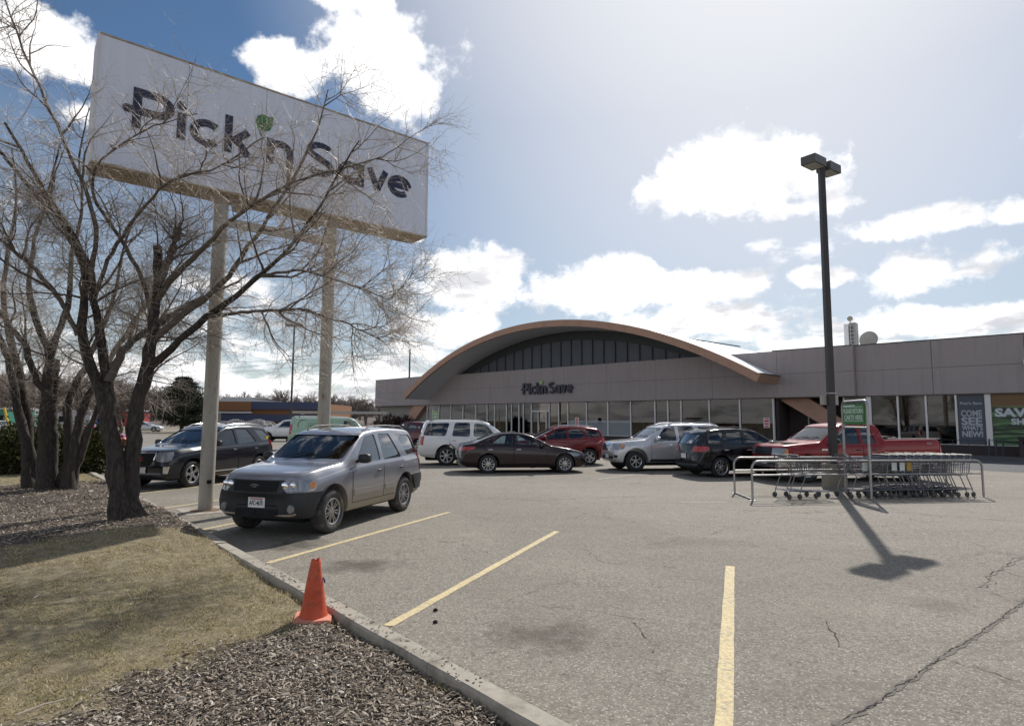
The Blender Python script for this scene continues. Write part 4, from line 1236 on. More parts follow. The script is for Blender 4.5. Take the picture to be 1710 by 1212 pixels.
class Body:
    def __init__(b_, sp):
        b_.sp = sp
        b_.L, b_.W = sp['L'], sp['W'] / 2
        b_.x0 = sp['fo'] + sp['wb'] / 2
        b_.top = smooth_list(sp['top']); b_.sh = smooth_list(sp['sh'], 6)
        b_.bot = lerp_list(sp['bot']); b_.wid = smooth_list(sp['wid'], 8)
        b_.tum = sp.get('tum', .22); b_.nose = sp.get('nose', .16); b_.tail = sp.get('tail', .10)
        V, F = b_.loft(0, 0, b_.L, .055)
        b_.V, b_.F = V, F
        b_.bvh = BVHTree.FromPolygons([Vector(v) for v in V], F)
    def xform(b_, s, y, yw):
        q = 1 - min(1, (y / b_.W) ** 2)
        f = max(0, 1 - s / 2.3); f = f * f * (3 - 2 * f)
        r = max(0, 1 - (b_.L - s) / 1.3); r = r * r * (3 - 2 * r)
        return b_.x0 - s - b_.nose * (1 - q) * f + b_.tail * (1 - q) * r
    def half(b_, s, ins=0, zmin=None):
        Wd = b_.W * b_.wid(s) - ins; zb = b_.bot(s) + ins if zmin is None else zmin
        zt = b_.top(s) - ins * 1.15; zs = min(b_.sh(s), zt - .012)
        if zs < zb + .1: zs = zb + .1
        zt = max(zt, zs + .01)
        h = zt - zs
        k = min(1, h / .35)
        lo = [(0, zb), (Wd * .45, zb), (Wd * .84, zb), (Wd * .945, zb + .03), (Wd * .978, zb + .09), (Wd * .992, zb + (zs - zb) * .35), (Wd, zb + (zs - zb) * .56),
              (Wd * .996, zb + (zs - zb) * .76), (Wd * .985, zs - min(.06, (zs - zb) * .1)), (Wd * .968, zs - .018)]
        ax, az = Wd * .950, zs
        bx, bz = ax - .012 - b_.tum * h * .84 - .05 * (1 - k), zs + .84 * h
        cx, cz = bx - .07 - .05 * (1 - k), zs + .962 * h
        up = [(ax, az)]
        for i in range(1, 8):
            f = i / 8; up.append((ax + (bx - ax) * f + .012 * sin(pi * f) * k, az + (bz - az) * f))
        for i in range(0, 4):
            f = i / 4; a = (1 - f) ** 2; b2 = 2 * f * (1 - f); c2 = f * f
            mx, mz = bx - .012, zs + .93 * h
            up.append((a * bx + b2 * mx + c2 * cx, a * bz + b2 * mz + c2 * cz))
        for i in range(0, 7):
            f = i / 7; up.append((cx * (1 - f), cz + (zt - cz) * (1 - (1 - f) ** 2)))
        up.append((0, zt))
        return lo + up
    def loft(b_, ins, s0, s1, ds, zmin=None):
        st = list(np.arange(s0, s1, ds)); st = [s for s in st if s1 - s > ds * .4] + [s1]
        if s0 == 0: st = [0, .012, .03] + st[1:]
        V = []; F = []; n = None
        for s in st:
            h = b_.half(s, ins, zmin)
            ring_ = h + [(-y, z) for y, z in h[-2:0:-1]]
            n = len(ring_)
            for y, z in ring_: V.append((b_.xform(s, y, b_.W), y, z))
        for i in range(len(st) - 1):
            for k in range(n):
                l = (k + 1) % n
                F.append((i * n + k, i * n + l, (i + 1) * n + l, (i + 1) * n + k))
        # end caps as strips
        hn = len(h)
        for base, flip in ((0, False), ((len(st) - 1) * n, True)):
            for k in range(hn - 1):
                a = base + k; b2 = base + k + 1
                c = base + (n - k - 1) % n; d = base + (n - k) % n
                if k == 0: f = (base, b2, c)
                elif k == hn - 2: f = (a, b2, d)
                else: f = (a, b2, c, d)
                F.append(f if flip else tuple(reversed(f)))
        return V, F
    def cast(b_, o, d):
        h = b_.bvh.ray_cast(Vector(o), Vector(d))
        if h[0] is None: return None
        n = h[1] if h[1].dot(Vector(d)) < 0 else -h[1]
        return (h[0], n)
    def side(b_, s, z, sg):
        h = b_.cast((b_.x0 - s, sg * 3, z), (0, -sg, 0))
        return h
    def snap(b_, h):
        """keep trim out of the wheel openings: slide such points to the edge of the arch"""
        if not h: return h
        sp = b_.sp; p = h[0]; r = sp['r']; R = r + sp.get('arch', .075) + .004
        if abs(p.y) < b_.W - .40: return h
        for s in (sp['fo'], sp['fo'] + sp['wb']):
            dx, dz = p.x - (b_.x0 - s), p.z - (r + .01); d = sqrt(dx * dx + dz * dz)
            if d < R - .002:
                k = R / max(d, 1e-4); sg = 1 if p.y > 0 else -1
                q = b_.cast((b_.x0 - s + dx * k, sg * 3, r + .01 + dz * k), (0, -sg, 0))
                return q
        return h
    def topz(b_, s, y):
        h = b_.cast((b_.x0 - s, y, 4), (0, 0, -1))
        return h[0].z if h else 1.0
    def patch(b_, G, off, name, mt, parent, skirt=.006, smooth=40):
        """G: rows of hits (point, normal) or None"""
        if name not in ('side_window', 'windscreen', 'rear_window'): G = [[b_.snap(h) for h in row] for row in G]
        R, Cn = len(G), len(G[0]); V = []; idx = {}; F = []
        for i in range(R):
            for j in range(Cn):
                h = G[i][j]
                if h: idx[i, j] = len(V); V.append(h[0] + h[1] * off)
        def vis(i, j): return all((a, c) in idx for a, c in ((i, j), (i + 1, j), (i + 1, j + 1), (i, j + 1)))
        for i in range(R - 1):
            for j in range(Cn - 1):
                if vis(i, j): F.append((idx[i, j], idx[i, j + 1], idx[i + 1, j + 1], idx[i + 1, j]))
        if not F: return None
        if skirt:
            per = {}
            for f in F:
                for a, c in zip(f, f[1:] + f[:1]):
                    k = (min(a, c), max(a, c)); per[k] = per.get(k, 0) + 1
            inv = {v: k for k, v in idx.items()}; low = {}
            for (a, c), n in per.items():
                if n == 1:
                    for q in (a, c):
                        if q not in low:
                            h = G[inv[q][0]][inv[q][1]]; low[q] = len(V); V.append(h[0] - h[1] * skirt)
                    F.append((a, c, low[c], low[a]))
        mb = MB(); mb.add(V, F)
        return mb.build(name, mt, parent, smooth=smooth, fix=True)
    def sidegrid(b_, fn, sg, nu, nv):
        return [[b_.side(*fn(u / nu, v / nv), sg) for u in range(nu + 1)] for v in range(nv + 1)]
    def quadfn(b_, q):
        (a, b2, c, d) = q          # bottom-front, top-front, top-rear, bottom-rear as (s, z)
        return lambda u, v: ((a[0] * (1 - u) + d[0] * u) * (1 - v) + (b2[0] * (1 - u) + c[0] * u) * v, (a[1] * (1 - u) + d[1] * u) * (1 - v) + (b2[1] * (1 - u) + c[1] * u) * v)
    def cyl(b_, rows, n, axs, back=False):
        """rows: (z, angle0, angle1); rays aimed at a vertical axis at s=axs"""
        ax = b_.x0 - axs; sgn = -1 if back else 1; G = []
        for z, a0, a1 in rows:
            r = []
            for k in range(n + 1):
                a = radians(a0 + (a1 - a0) * k / n); d = (sgn * cos(a), sin(a))
                r.append(b_.cast((ax + d[0] * 4, d[1] * 4, z), (-d[0], -d[1], 0)))
            G.append(r)
        return G


def rpoly(pts, r, n=4):
    out = []
    N = len(pts)
    for i in range(N):
        p = Vector(pts[i]); a = (Vector(pts[i - 1]) - p); c = (Vector(pts[(i + 1) % N]) - p)
        ra = min(r, a.length * .45); rc = min(r, c.length * .45)
        p0 = p + a.normalized() * ra; p1 = p + c.normalized() * rc
        for k in range(n + 1):
            f = k / n; out.append(tuple(p0 * (1 - f) ** 2 + p * 2 * f * (1 - f) + p1 * f * f))
    return out


def cut(o, cutters):
    for mbx in cutters:
        c = mbx.build('cutter', None, o.parent, fix=True)
        md = o.modifiers.new('b', 'BOOLEAN'); md.operation = 'DIFFERENCE'; md.object = c
        try: md.solver = 'MANIFOLD'
        except Exception: md.solver = 'EXACT'
        bpy.context.view_layer.update()
        dg = bpy.context.evaluated_depsgraph_get()
        me = bpy.data.meshes.new_from_object(o.evaluated_get(dg))
        o.modifiers.clear()
        if len(me.polygons) > 50:
            old = o.data; o.data = me; bpy.data.meshes.remove(old)
        cd = c.data; bpy.data.objects.remove(c); bpy.data.meshes.remove(cd)


WHEELS = {}


def wheel_meshes(r, tw, rr, style, dirty):
    key = (r, tw, rr, style, dirty)
    if key in WHEELS: return WHEELS[key]
    h = tw / 2
    mb = MB(); mb.lathe([(rr - .01, h - .02), (rr + .012, h - .004), (rr + (r - rr) * .5, h + .006), (r - .03, h - .006), (r - .008, h - .03), (r, h - .07),
                         (r, -h + .07), (r - .02, -h + .02), (rr, -h + .02)], 44, 'Y')
    tyre = mb.mesh('tyre'); smoothen(tyre, 50)
    mb = MB()
    mb.lathe([(rr - .004, h - .03), (rr + .006, h - .010), (rr - .004, h - .002), (rr - .022, h - .012), (rr - .03, h - .07), (rr - .04, -h + .05)], 44, 'Y')
    n = {'five': 5, 'six': 6, 'seven': 7, 'ten': 10, 'split': 5, 'multi': 7, 'steel': 8}[style]
    Rm = rr - .015
    for k in range(n):
        M = Matrix.Rotation(2 * pi * k / n, 4, 'Y')
        if style == 'split':
            for sg in (-1, 1):
                pl = [(.04, sg * .02 - .016), (Rm, sg * .055 - .014), (Rm, sg * .055 + .014), (.04, sg * .02 + .016)]
                mb.prism([(a, c) for a, c in pl], h - .062, h - .022, 'Y', M)
        elif style == 'multi':
            for sg in (-1, 1):
                pl = [(.05, sg * .013 - .011), (Rm, sg * .030 - .014), (Rm, sg * .030 + .014), (.05, sg * .013 + .011)]
                mb.prism(pl, h - .058, h - .026, 'Y', M)
        else:
            w0, w1 = {'five': (.046, .066), 'six': (.028, .042), 'seven': (.024, .034), 'ten': (.012, .016), 'steel': (.03, .05)}[style]
            mb.prism([(.04, -w0), (Rm * .55, -w0 * .72), (Rm, -w1), (Rm, w1), (Rm * .55, w0 * .72), (.04, w0)], h - .06, h - .024, 'Y', M)
    mb.lathe([(0, h - .012), (.035, h - .012), (.045, h - .02), (.075, h - .03), (.085, h - .07)], 20, 'Y')
    for k in range(5):
        a = 2 * pi * k / 5; mb.lathe([(0, h - .014), (.010, h - .014), (.012, h - .03)], 6, 'Y', Matrix.Translation((.055 * cos(a), 0, .055 * sin(a))))
    rim = mb.mesh('rim'); smoothen(rim, 35)
    mb = MB(); mb.lathe([(0, h - .10), (rr * .72, h - .10), (rr * .72, h - .12), (rr - .03, h - .13), (rr - .03, -h + .03), (0, -h + .03)], 28, 'Y')
    disc = mb.mesh('wheel'); smoothen(disc, 40)
    for mm, mt in ((tyre, M_dustyrubber if dirty else M_rubber), (rim, M_dirtyalloy if dirty else M_alloy), (disc, M_steel)): mm.materials.append(mt)
    WHEELS[key] = (tyre, rim, disc)
    return WHEELS[key]


def ellipsoid(c, r, n=10, m=14, p=1.0):
    V = []; F = []
    for i in range(n + 1):
        ph = -pi / 2 + pi * i / n
        for j in range(m):
            th = 2 * pi * j / m
            def e(v): return math.copysign(abs(v) ** p, v)
            V.append((c[0] + r[0] * e(cos(ph)) * e(cos(th)), c[1] + r[1] * e(cos(ph)) * e(sin(th)), c[2] + r[2] * e(sin(ph))))
    for i in range(n):
        for j in range(m): F.append((i * m + j, i * m + (j + 1) % m, (i + 1) * m + (j + 1) % m, (i + 1) * m + j))
    return V, F


def make_car(name, label, cat, pos, az, sp, body_mt, **o):
    """pos = ground point midway between the axles, az = heading clockwise from +Y"""
    rz = pi / 2 - radians(az)
    t = thing(name, label, cat, (pos[0], pos[1], 0), rz, o.get('group'))
    B = Body(sp); W = B.W; r = sp['r']; sf = sp['fo']; sr = sf + sp['wb']; x0 = B.x0
    mb = MB(); mb.add(B.V, B.F)
    body = mb.build('body', [body_mt, M_black], t, fix=True)
    ar = sp.get('arch', .075)
    # wheel housings
    wl = MB()
    for s in (sf, sr):
        for sg in (-1, 1):
            M = Matrix.Translation((x0 - s, 0, r + .01))
            prof = [(0.0, sg * (W - .36)), (r + ar, sg * (W - .36)), (r + ar, sg * (W + .2)), (0.0, sg * (W + .2))]
            V = []; N = 28
            V.append((0, sg * (W - .36), 0)); V.append((0, sg * (W + .2), 0))
            for yy in (sg * (W - .36), sg * (W + .2)):
                for k in range(N): V.append(((r + ar) * cos(2 * pi * k / N), yy, (r + ar) * sin(2 * pi * k / N)))
            F = []
            for k in range(N):
                l = (k + 1) % N
                F += [(0, 2 + l, 2 + k), (1, 2 + N + k, 2 + N + l), (2 + k, 2 + l, 2 + N + l, 2 + N + k)]
            wl.add([tuple(M @ Vector(p)) for p in V], F)
    cutters = [wl]
    cowl, head, rhead, rbase = sp['cabin']
    zc = sp.get('floor', .5)
    V, F = B.loft(.065, cowl + .12, rhead + (rbase - rhead) * .5, .12, zmin=zc)
    cab = MB(); cab.add(V, F); cutters.append(cab)
    win = MB()
    for q in sp['win']:
        win.prism([(x0 - s, z) for s, z in rpoly(q, sp.get('wr', .05))], -1.4, 1.4, 'Y')
    cutters.append(win)
    # windscreen and rear opening, each a trapezium seen from the front
    scr = MB()
    def yat(s, z):
        h = B.half(s); 
        ys = [p for p in h[10:] if p[1] >= z - .001]
        hh = h[10:]
        for a, c in zip(hh[:-1], hh[1:]):
            if a[1] <= z <= c[1] + 1e-6 and c[0] <= a[0] + .02: return a[0] + (c[0] - a[0]) * ((z - a[1]) / max(c[1] - a[1], 1e-6))
        return h[18][0]
    zw0, zw1 = B.top(cowl) + .035, B.top(head) - .035
    yb0, yb1 = B.half(head)[17][0] + .02 + B.tum * (zw1 - zw0) * .9 - .02, B.half(head)[17][0] - .045
    yb0 = min(yb0, W * .95 - .13)
    scr.prism(rpoly([(-yb0, zw0), (yb0, zw0), (yb1, zw1), (-yb1, zw1)], .06), x0 - head - .22, x0 - cowl + .25, 'X')
    zr = sp.get('rear')
    if zr:
        ry0, ry1, rz0, rz1 = zr
        scr.prism(rpoly([(-ry0, rz0), (ry0, rz0), (ry1, rz1), (-ry1, rz1)], .07), x0 - rbase - .4, x0 - rhead + .10, 'X')
    cutters.append(scr)
    if sp.get('bed'):
        s0, s1, zb, yb = sp['bed']; c = MB(); c.box((x0 - s1, -yb, zb), (x0 - s0, yb, 3)); cutters.append(c)
    cut(body, cutters)
    body.data.materials.clear(); body.data.materials.append(body_mt)
    smoothen(body.data, 32)
    # panes
    def gl(i): return sp.get('glass', [M_lightglass, M_tint, M_tint])[min(i, 2)]
    for i, q in enumerate(sp['win']):
        cx = sum(p[0] for p in q) / 4; cz = sum(p[1] for p in q) / 4
        big = [(cx + (s - cx) * 1.10 + math.copysign(.02, s - cx), cz + (z - cz) * 1.06 + math.copysign(.015, z - cz)) for s, z in q]
        for sg in (-1, 1):
            B.patch(B.sidegrid(B.quadfn(big), sg, 8, 6), -.016, 'side_window', gl(i), t, 0)
    def front(v0, v1, y0, y1, back, off, nm, mt):
        G = []
        for j in range(9):
            v = j / 8; z = v0 + (v1 - v0) * v; y = y0 + (y1 - y0) * v
            G.append([B.cast(((-9 if back else 9), y * (2 * k / 12 - 1), z), ((1 if back else -1), 0, 0)) for k in range(13)])
        return B.patch(G, off, nm, mt, t, 0)
    ws = front(zw0 - .02, zw1 + .015, yb0 + .03, yb1 + .03, False, -.014, 'windscreen', M_clear)
    for yy in (.05, -.42):
        a = B.cast((9, yy, zw0 + .02), (-1, 0, 0)); c = B.cast((9, yy + .52, zw0 + .10), (-1, 0, 0))
        if a and c: MB().tube([a[0] + a[1] * .015, (a[0] + c[0]) / 2 + a[1] * .02, c[0] + c[1] * .008], .010, 5).build('wiper', M_black, t)
    if zr: front(rz0 - .02, rz1 + .015, ry0 + .03, ry1 + .03, True, -.014, 'rear_window', M_tint)
    # doors with shut lines and handles
    zl = sp.get('sill', B.bot(2.0) + .16)
    hz = sp.get('handle_z', .86)
    for di, (s0, s1) in enumerate(sp['doors']):
        def fn(u, v, s0=s0, s1=s1, g=0.0):
            zt_ = B.sh(s0 + (s1 - s0) * u) - .022 + g; z = zl - g + (zt_ - zl + g) * v
            a, e = s0 - g, s1 + g
            R = r + ar + .035
            if abs(z - r) < R:
                lim = sr - sqrt(R * R - (z - r) ** 2)
                if e > lim: e = max(lim + g, a + .1)
                lim2 = sf + sqrt(R * R - (z - r) ** 2)
                if a < lim2: a = lim2 - g
            return (a + (e - a) * u, z)
        for sg in (-1, 1):
            B.patch(B.sidegrid(lambda u, v: fn(u, v, g=.011), sg, 10, 8), .0015, 'door_gap', M_dark, t, 0)
            dr = B.patch(B.sidegrid(fn, sg, 14, 10), .0055, 'door', body_mt, t, .002, smooth=60)
            if dr is None: continue
            hs = s1 - .17
            h = B.side(hs, hz, sg)
            if h:
                p = h[0] + Vector((0, sg * .022, 0))
                V, F = ellipsoid(p, (.095, .014, .017), 6, 12, .7)
                mb = MB(); mb.add(V, F)
                mb.build('handle', o.get('handle_mt', body_mt), dr, smooth=60)
    if o.get('moulding'):
        mz, mh, mmt = o['moulding']
        for (s0, s1) in sp['doors']:
            for sg in (-1, 1):
                q = [(max(s0 + .03, sf + r + ar + .05), mz), (max(s0 + .03, sf + r + ar + .05), mz + mh), (min(s1 - .03, sr - r - ar - .03), mz + mh), (min(s1 - .03, sr - r - ar - .03), mz)]
                B.patch(B.sidegrid(B.quadfn(q), sg, 8, 3), .016, 'side_moulding', mmt, t)
    # fender and sill cladding
    if o.get('flare'):
        fmt, fw = o['flare']
        for s in (sf, sr):
            for sg in (-1, 1):
                G = []
                for j in range(3):
                    R = r + ar + .004 + fw * j / 2
                    G.append([B.side(s - R * cos(radians(a)), r + .01 + R * sin(radians(a)), sg) if r + R * sin(radians(a)) > B.bot(s) + .04 else None for a in np.linspace(-28, 208, 26)])
                B.patch(G, .014, 'wheel_arch_trim', fmt, t, .01)
    if o.get('sill_mt'):
        for sg in (-1, 1):
            zb = B.bot(2) + .05
            q = [(sf + r + ar + .05, zb), (sf + r + ar + .05, zl - .02), (sr - r - ar - .05, zl - .02), (sr - r - ar - .05, zb)]
            B.patch(B.sidegrid(B.quadfn(q), sg, 8, 3), .010, 'sill_trim', o['sill_mt'], t)
    # bonnet shut lines and fuel flap
    for sg in (-1, 1):
        y0_ = W * .70
        G = [[B.cast((x0 - s_, sg * (y0_ + dy_ - .05 * (1 - k_ / 12)), 4), (0, 0, -1)) for k_, s_ in enumerate(np.linspace(.22, cowl - .03, 13))] for dy_ in (-.005, .005)]
        B.patch(G, .0015, 'bonnet_gap', M_dark, t, 0)
    # wheels
    ty, rm, dc = wheel_meshes(r, sp['tw'], sp['rr'], sp['wheel'], o.get('dirty', False))
    for s in (sf, sr):
        for sg in (1, -1):
            wobj = link('wheel', dc, t); wobj.location = (x0 - s, sg * (W - sp['tw'] / 2 - .025), r - .004)
            wobj.rotation_euler = (0, random.uniform(0, 1.2), 0 if sg > 0 else pi)
            link('tyre', ty, wobj); link('rim', rm, wobj)
    # seats, dash, steering wheel
    zs_ = B.sh(cowl + .8)
    mb = MB(); mb.bbox((x0 - cowl - .62, -W + .2, zs_ - .32), (x0 - cowl - .05, W - .2, zs_ - .03), .05); mb.build('dashboard', M_black, t)
    if sp.get('seats', True):
        for sg in (-1, 1):
            xs = x0 - cowl - 1.35
            mb = MB()
            V, F = ellipsoid((xs, sg * .37, zs_ + .02), (.11, .25, .38), 8, 12, .6); mb.add(V, F)
            V, F = ellipsoid((xs - .03, sg * .37, zs_ + .46), (.06, .13, .10), 6, 10, .7); mb.add(V, F)
            V, F = ellipsoid((xs + .28, sg * .37, zs_ - .38), (.28, .25, .10), 6, 12, .6); mb.add(V, F)
            mb.build('seat', M_seat, t, smooth=60)
        if rhead - head > 1.3:
            mb = MB(); V, F = ellipsoid((x0 - cowl - 2.25, 0, zs_ + .0), (.10, W - .3, .36), 8, 16, .4); mb.add(V, F); mb.build('rear_bench', M_seat, t, smooth=60)
        mb = MB()
        pts = [(x0 - cowl - .74 + .10 * cos(a), .37 + .18 * sin(a), zs_ - .02 + .16 * cos(a)) for a in np.linspace(0, 2 * pi, 17)]
        mb.tube(pts, .014, 5, False); mb.build('steering_wheel', M_black, t)
    # mirrors
    ms, mz = sp.get('mirror', (cowl + .45, B.sh(cowl + .45) + .11))
    for sg in (-1, 1):
        h = B.side(ms, mz - .06, sg)
        if not h: continue
        y = h[0].y
        V, F = ellipsoid((x0 - ms + .02, y + sg * .15, mz + .02), (.075, .115, .085 * sp.get('mk', 1)), 8, 12, .65)
        mb = MB(); mb.add(V, F); mb.tube([(x0 - ms, y - sg * .02, mz - .04), (x0 - ms, y + sg * .10, mz - .01)], .028, 6)
        mo = mb.build('wing_mirror', o.get('mirror_mt', M_black), t, smooth=60)
        MB().box((x0 - ms - .058, min(y + sg * .06, y + sg * .24), mz - .045), (x0 - ms - .052, max(y + sg * .06, y + sg * .24), mz + .085)).build('mirror_glass', M_bulb, mo)
    # lamps, grille, bumpers from the spec: (name, rows, n, axis, back, offset, material[, both])
    for it in o.get('patches', []):
        nm, rows, n, ax, back, off, mt = it[:7]
        both = it[7] if len(it) > 7 else True
        for sg in ((1, -1) if both else (1,)):
            B.patch(B.cyl([(z, a0 * sg, a1 * sg) for z, a0, a1 in rows], n, ax, back), off, nm, mt, t, .012)
    if o.get('rails'):
        s0, s1, yr, mt = o['rails']
        for sg in (-1, 1):
            pts = []
            for k in range(9):
                s = s0 + (s1 - s0) * k / 8; pts.append((x0 - s, sg * yr, B.topz(s, sg * yr) + (.055 if 0 < k < 8 else .005)))
            MB().tube(pts, .016, 6).build('roof_rail', mt, t, smooth=60)
    MB().box((x0 - B.L + .35, -W + .35, .2), (x0 - .5, W - .35, .42)).build('underbody', M_dark, t)
    for (txt, s_, z_, back, pw) in o.get('plates', []):
        h = B.cast(((-9 if back else 9), 0, z_), ((1 if back else -1), 0, 0))
        if h:
            off = Vector((-s_ if back else s_, 0, 0)); p = h[0] + off; sx = -1 if back else 1
            pl = MB().bbox((p.x - .006, p.y - .155, p.z - .078), (p.x + .006, p.y + .155, p.z + .078), .004).build('number_plate', M_white, t)
            if txt:
                me = text_mesh(txt, .10, .0008, .003, 'CENTER', sx=.60)
                Rm = Matrix(((0, 0, sx, p.x + sx * .0072), (sx, 0, 0, p.y), (0, 1, 0, p.z - .042), (0, 0, 0, 1)))
                me.transform(Rm); link('plate_lettering', me, pl, M_ink)
                MB().box((p.x + sx * .0065 - .0006, p.y - .12, p.z + .046), (p.x + sx * .0065 + .0006, p.y + .12, p.z + .062)).build('red_print', M_red, pl)
    return t, B


def badge(B, t, z, rx, rz_, mt_edge, mt_face, back=False, txt=None):
    h = B.cast(((-9 if back else 9), 0, z), ((1 if back else -1), 0, 0))
    if not h: return
    p = h[0]; sx = -1 if back else 1
    for k, (m_, f, d) in enumerate(((mt_edge, 1.0, .02), (mt_face, .84, .026))):
        n = 24; V = [(p.x + sx * d, p.y + rx * f * cos(2 * pi * i / n), p.z + rz_ * f * sin(2 * pi * i / n)) for i in range(n)]
        V += [(p.x - sx * .02, v[1], v[2]) for v in V]
        mb = MB(); mb.add(V, [tuple(range(n)), tuple(range(2 * n - 1, n - 1, -1))] + [(i, (i + 1) % n, n + (i + 1) % n, n + i) for i in range(n)])
        last = mb.build('badge_rim' if k == 0 else 'badge', m_, t, fix=True)
    if txt:
        me = text_mesh(txt, rz_ * 1.15, .001, .001, 'CENTER')
        me.transform(Matrix(((0, 0, sx, p.x + sx * .0275), (sx, 0, 0, p.y), (0, 1, 0, p.z - rz_ * .38), (0, 0, 0, 1))))
        link('badge_lettering', me, last, M_chrome)


W_SUV = [(0, .80), (.12, .88), (.35, .95), (.8, .985), (1.4, 1.0), (3.6, 1.0), (4.2, .97), (6, .93)]
def wl(L): return [(0, .80), (.10, .87), (.3, .94), (.8, .985), (1.4, 1.0), (L - 1.0, 1.0), (L - .4, .975), (L - .08, .935), (L, .90)]
def bl_(L, z, zf=None, zr_=None): return [(0, (zf or z + .12)), (.12, (zf or z + .05) - .03), (.6, z), (L - .6, z), (L - .15, z + .06), (L, (zr_ or z + .16))]

ESC = dict(L=4.44, W=1.81, wb=2.62, fo=.86, r=.355, tw=.24, rr=.215, wheel='multi', arch=.085, nose=.17, tail=.09,
    top=[(0, .70), (.02, .80), (.06, .93), (.13, .995), (.3, 1.035), (.7, 1.085), (1.1, 1.12), (1.19, 1.13), (1.95, 1.60), (2.1, 1.655), (2.5, 1.70), (3.1, 1.715), (3.8, 1.685), (4.05, 1.645), (4.32, 1.12), (4.37, 1.0), (4.40, .75), (4.44, .60)],
    sh=[(0, .62), (.08, .80), (.3, .90), (.8, .97), (1.2, 1.02), (1.6, 1.045), (3.6, 1.075), (4.3, 1.09), (4.44, .56)],
    bot=bl_(4.44, .27, .36), wid=wl(4.44), tum=.27, cabin=(1.19, 1.97, 4.02, 4.33), rear=(.60, .52, 1.14, 1.55),
    win=[[(1.56, 1.105), (2.06, 1.545), (2.44, 1.585), (2.48, 1.10)], [(2.60, 1.10), (2.57, 1.59), (3.02, 1.585), (3.34, 1.115)], [(3.62, 1.14), (3.30, 1.57), (3.93, 1.545), (4.16, 1.165)]],
    doors=[(1.42, 2.52), (2.54, 3.42)], handle_z=.92, glass=[M_tint, M_tint, M_tint])
TERR = dict(L=4.70, W=1.85, wb=2.857, fo=.93, r=.36, tw=.24, rr=.235, wheel='five', arch=.06, nose=.18, tail=.10,
    top=[(0, .62), (.02, .78), (.06, .96), (.14, 1.02), (.5, 1.06), (1.1, 1.10), (1.28, 1.12), (2.15, 1.56), (2.4, 1.64), (2.9, 1.68), (3.6, 1.68), (4.15, 1.63), (4.30, 1.58), (4.58, 1.10), (4.64, .95), (4.70, .6)],
    sh=[(0, .60), (.1, .84), (.35, .94), (.8, .99), (1.3, 1.03), (3.2, 1.07), (4.5, 1.12), (4.7, .56)],
    bot=bl_(4.7, .22), wid=wl(4.7), tum=.30, cabin=(1.28, 2.15, 4.25, 4.58), rear=(.60, .50, 1.18, 1.50),
    win=[[(1.72, 1.09), (2.27, 1.50), (2.66, 1.55), (2.70, 1.10)], [(2.80, 1.10), (2.77, 1.555), (3.30, 1.545), (3.62, 1.16)], [(3.92, 1.18), (3.62, 1.54), (4.12, 1.50), (4.42, 1.20)]],
    doors=[(1.52, 2.73), (2.75, 3.72)], handle_z=.95, wr=.06)
YUK = dict(L=5.13, W=2.0, wb=2.95, fo=1.0, r=.40, tw=.27, rr=.27, wheel='seven', arch=.07, nose=.15, tail=.08,
    top=[(0, .72), (.02, .95), (.06, 1.12), (.15, 1.17), (.7, 1.21), (1.35, 1.25), (1.45, 1.26), (2.15, 1.76), (2.4, 1.85), (3, 1.89), (4.2, 1.89), (4.75, 1.86), (4.86, 1.80), (5.06, 1.25), (5.1, .9), (5.13, .7)],
    sh=[(0, .66), (.1, 1.0), (.5, 1.09), (1.4, 1.14), (3.5, 1.16), (5.0, 1.17), (5.13, .62)],
    bot=bl_(5.13, .30), wid=wl(5.13), tum=.24, cabin=(1.45, 2.15, 4.84, 5.06), rear=(.68, .62, 1.24, 1.72),
    win=[[(1.85, 1.20), (2.28, 1.70), (2.78, 1.76), (2.84, 1.19)], [(2.98, 1.19), (2.96, 1.77), (3.60, 1.77), (3.74, 1.21)], [(4.00, 1.21), (3.82, 1.76), (4.74, 1.74), (4.93, 1.24)]],
    doors=[(1.72, 2.90), (2.92, 3.82)], handle_z=1.03, wr=.09)
GX = dict(L=4.78, W=1.88, wb=2.79, fo=.88, r=.385, tw=.265, rr=.225, wheel='six', arch=.10, nose=.16, tail=.08,
    top=[(0, .68), (.02, .86), (.06, 1.02), (.14, 1.09), (.5, 1.14), (1.1, 1.18), (1.28, 1.19), (2.0, 1.67), (2.2, 1.75), (2.8, 1.81), (3.8, 1.81), (4.4, 1.78), (4.52, 1.70), (4.70, 1.2), (4.75, .95), (4.78, .65)],
    sh=[(0, .64), (.1, .90), (.4, 1.0), (1.3, 1.09), (3.2, 1.12), (4.6, 1.16), (4.78, .6)],
    bot=bl_(4.78, .31), wid=wl(4.78), tum=.25, cabin=(1.28, 2.0, 4.48, 4.70), rear=(.62, .55, 1.2, 1.62),
    win=[[(1.66, 1.14), (2.10, 1.62), (2.52, 1.69), (2.56, 1.15)], [(2.68, 1.15), (2.66, 1.70), (3.28, 1.70), (3.42, 1.17)], [(3.60, 1.18), (3.50, 1.69), (4.24, 1.67), (4.44, 1.22)]],
    doors=[(1.50, 2.62), (2.64, 3.50)], handle_z=.97, wr=.06)
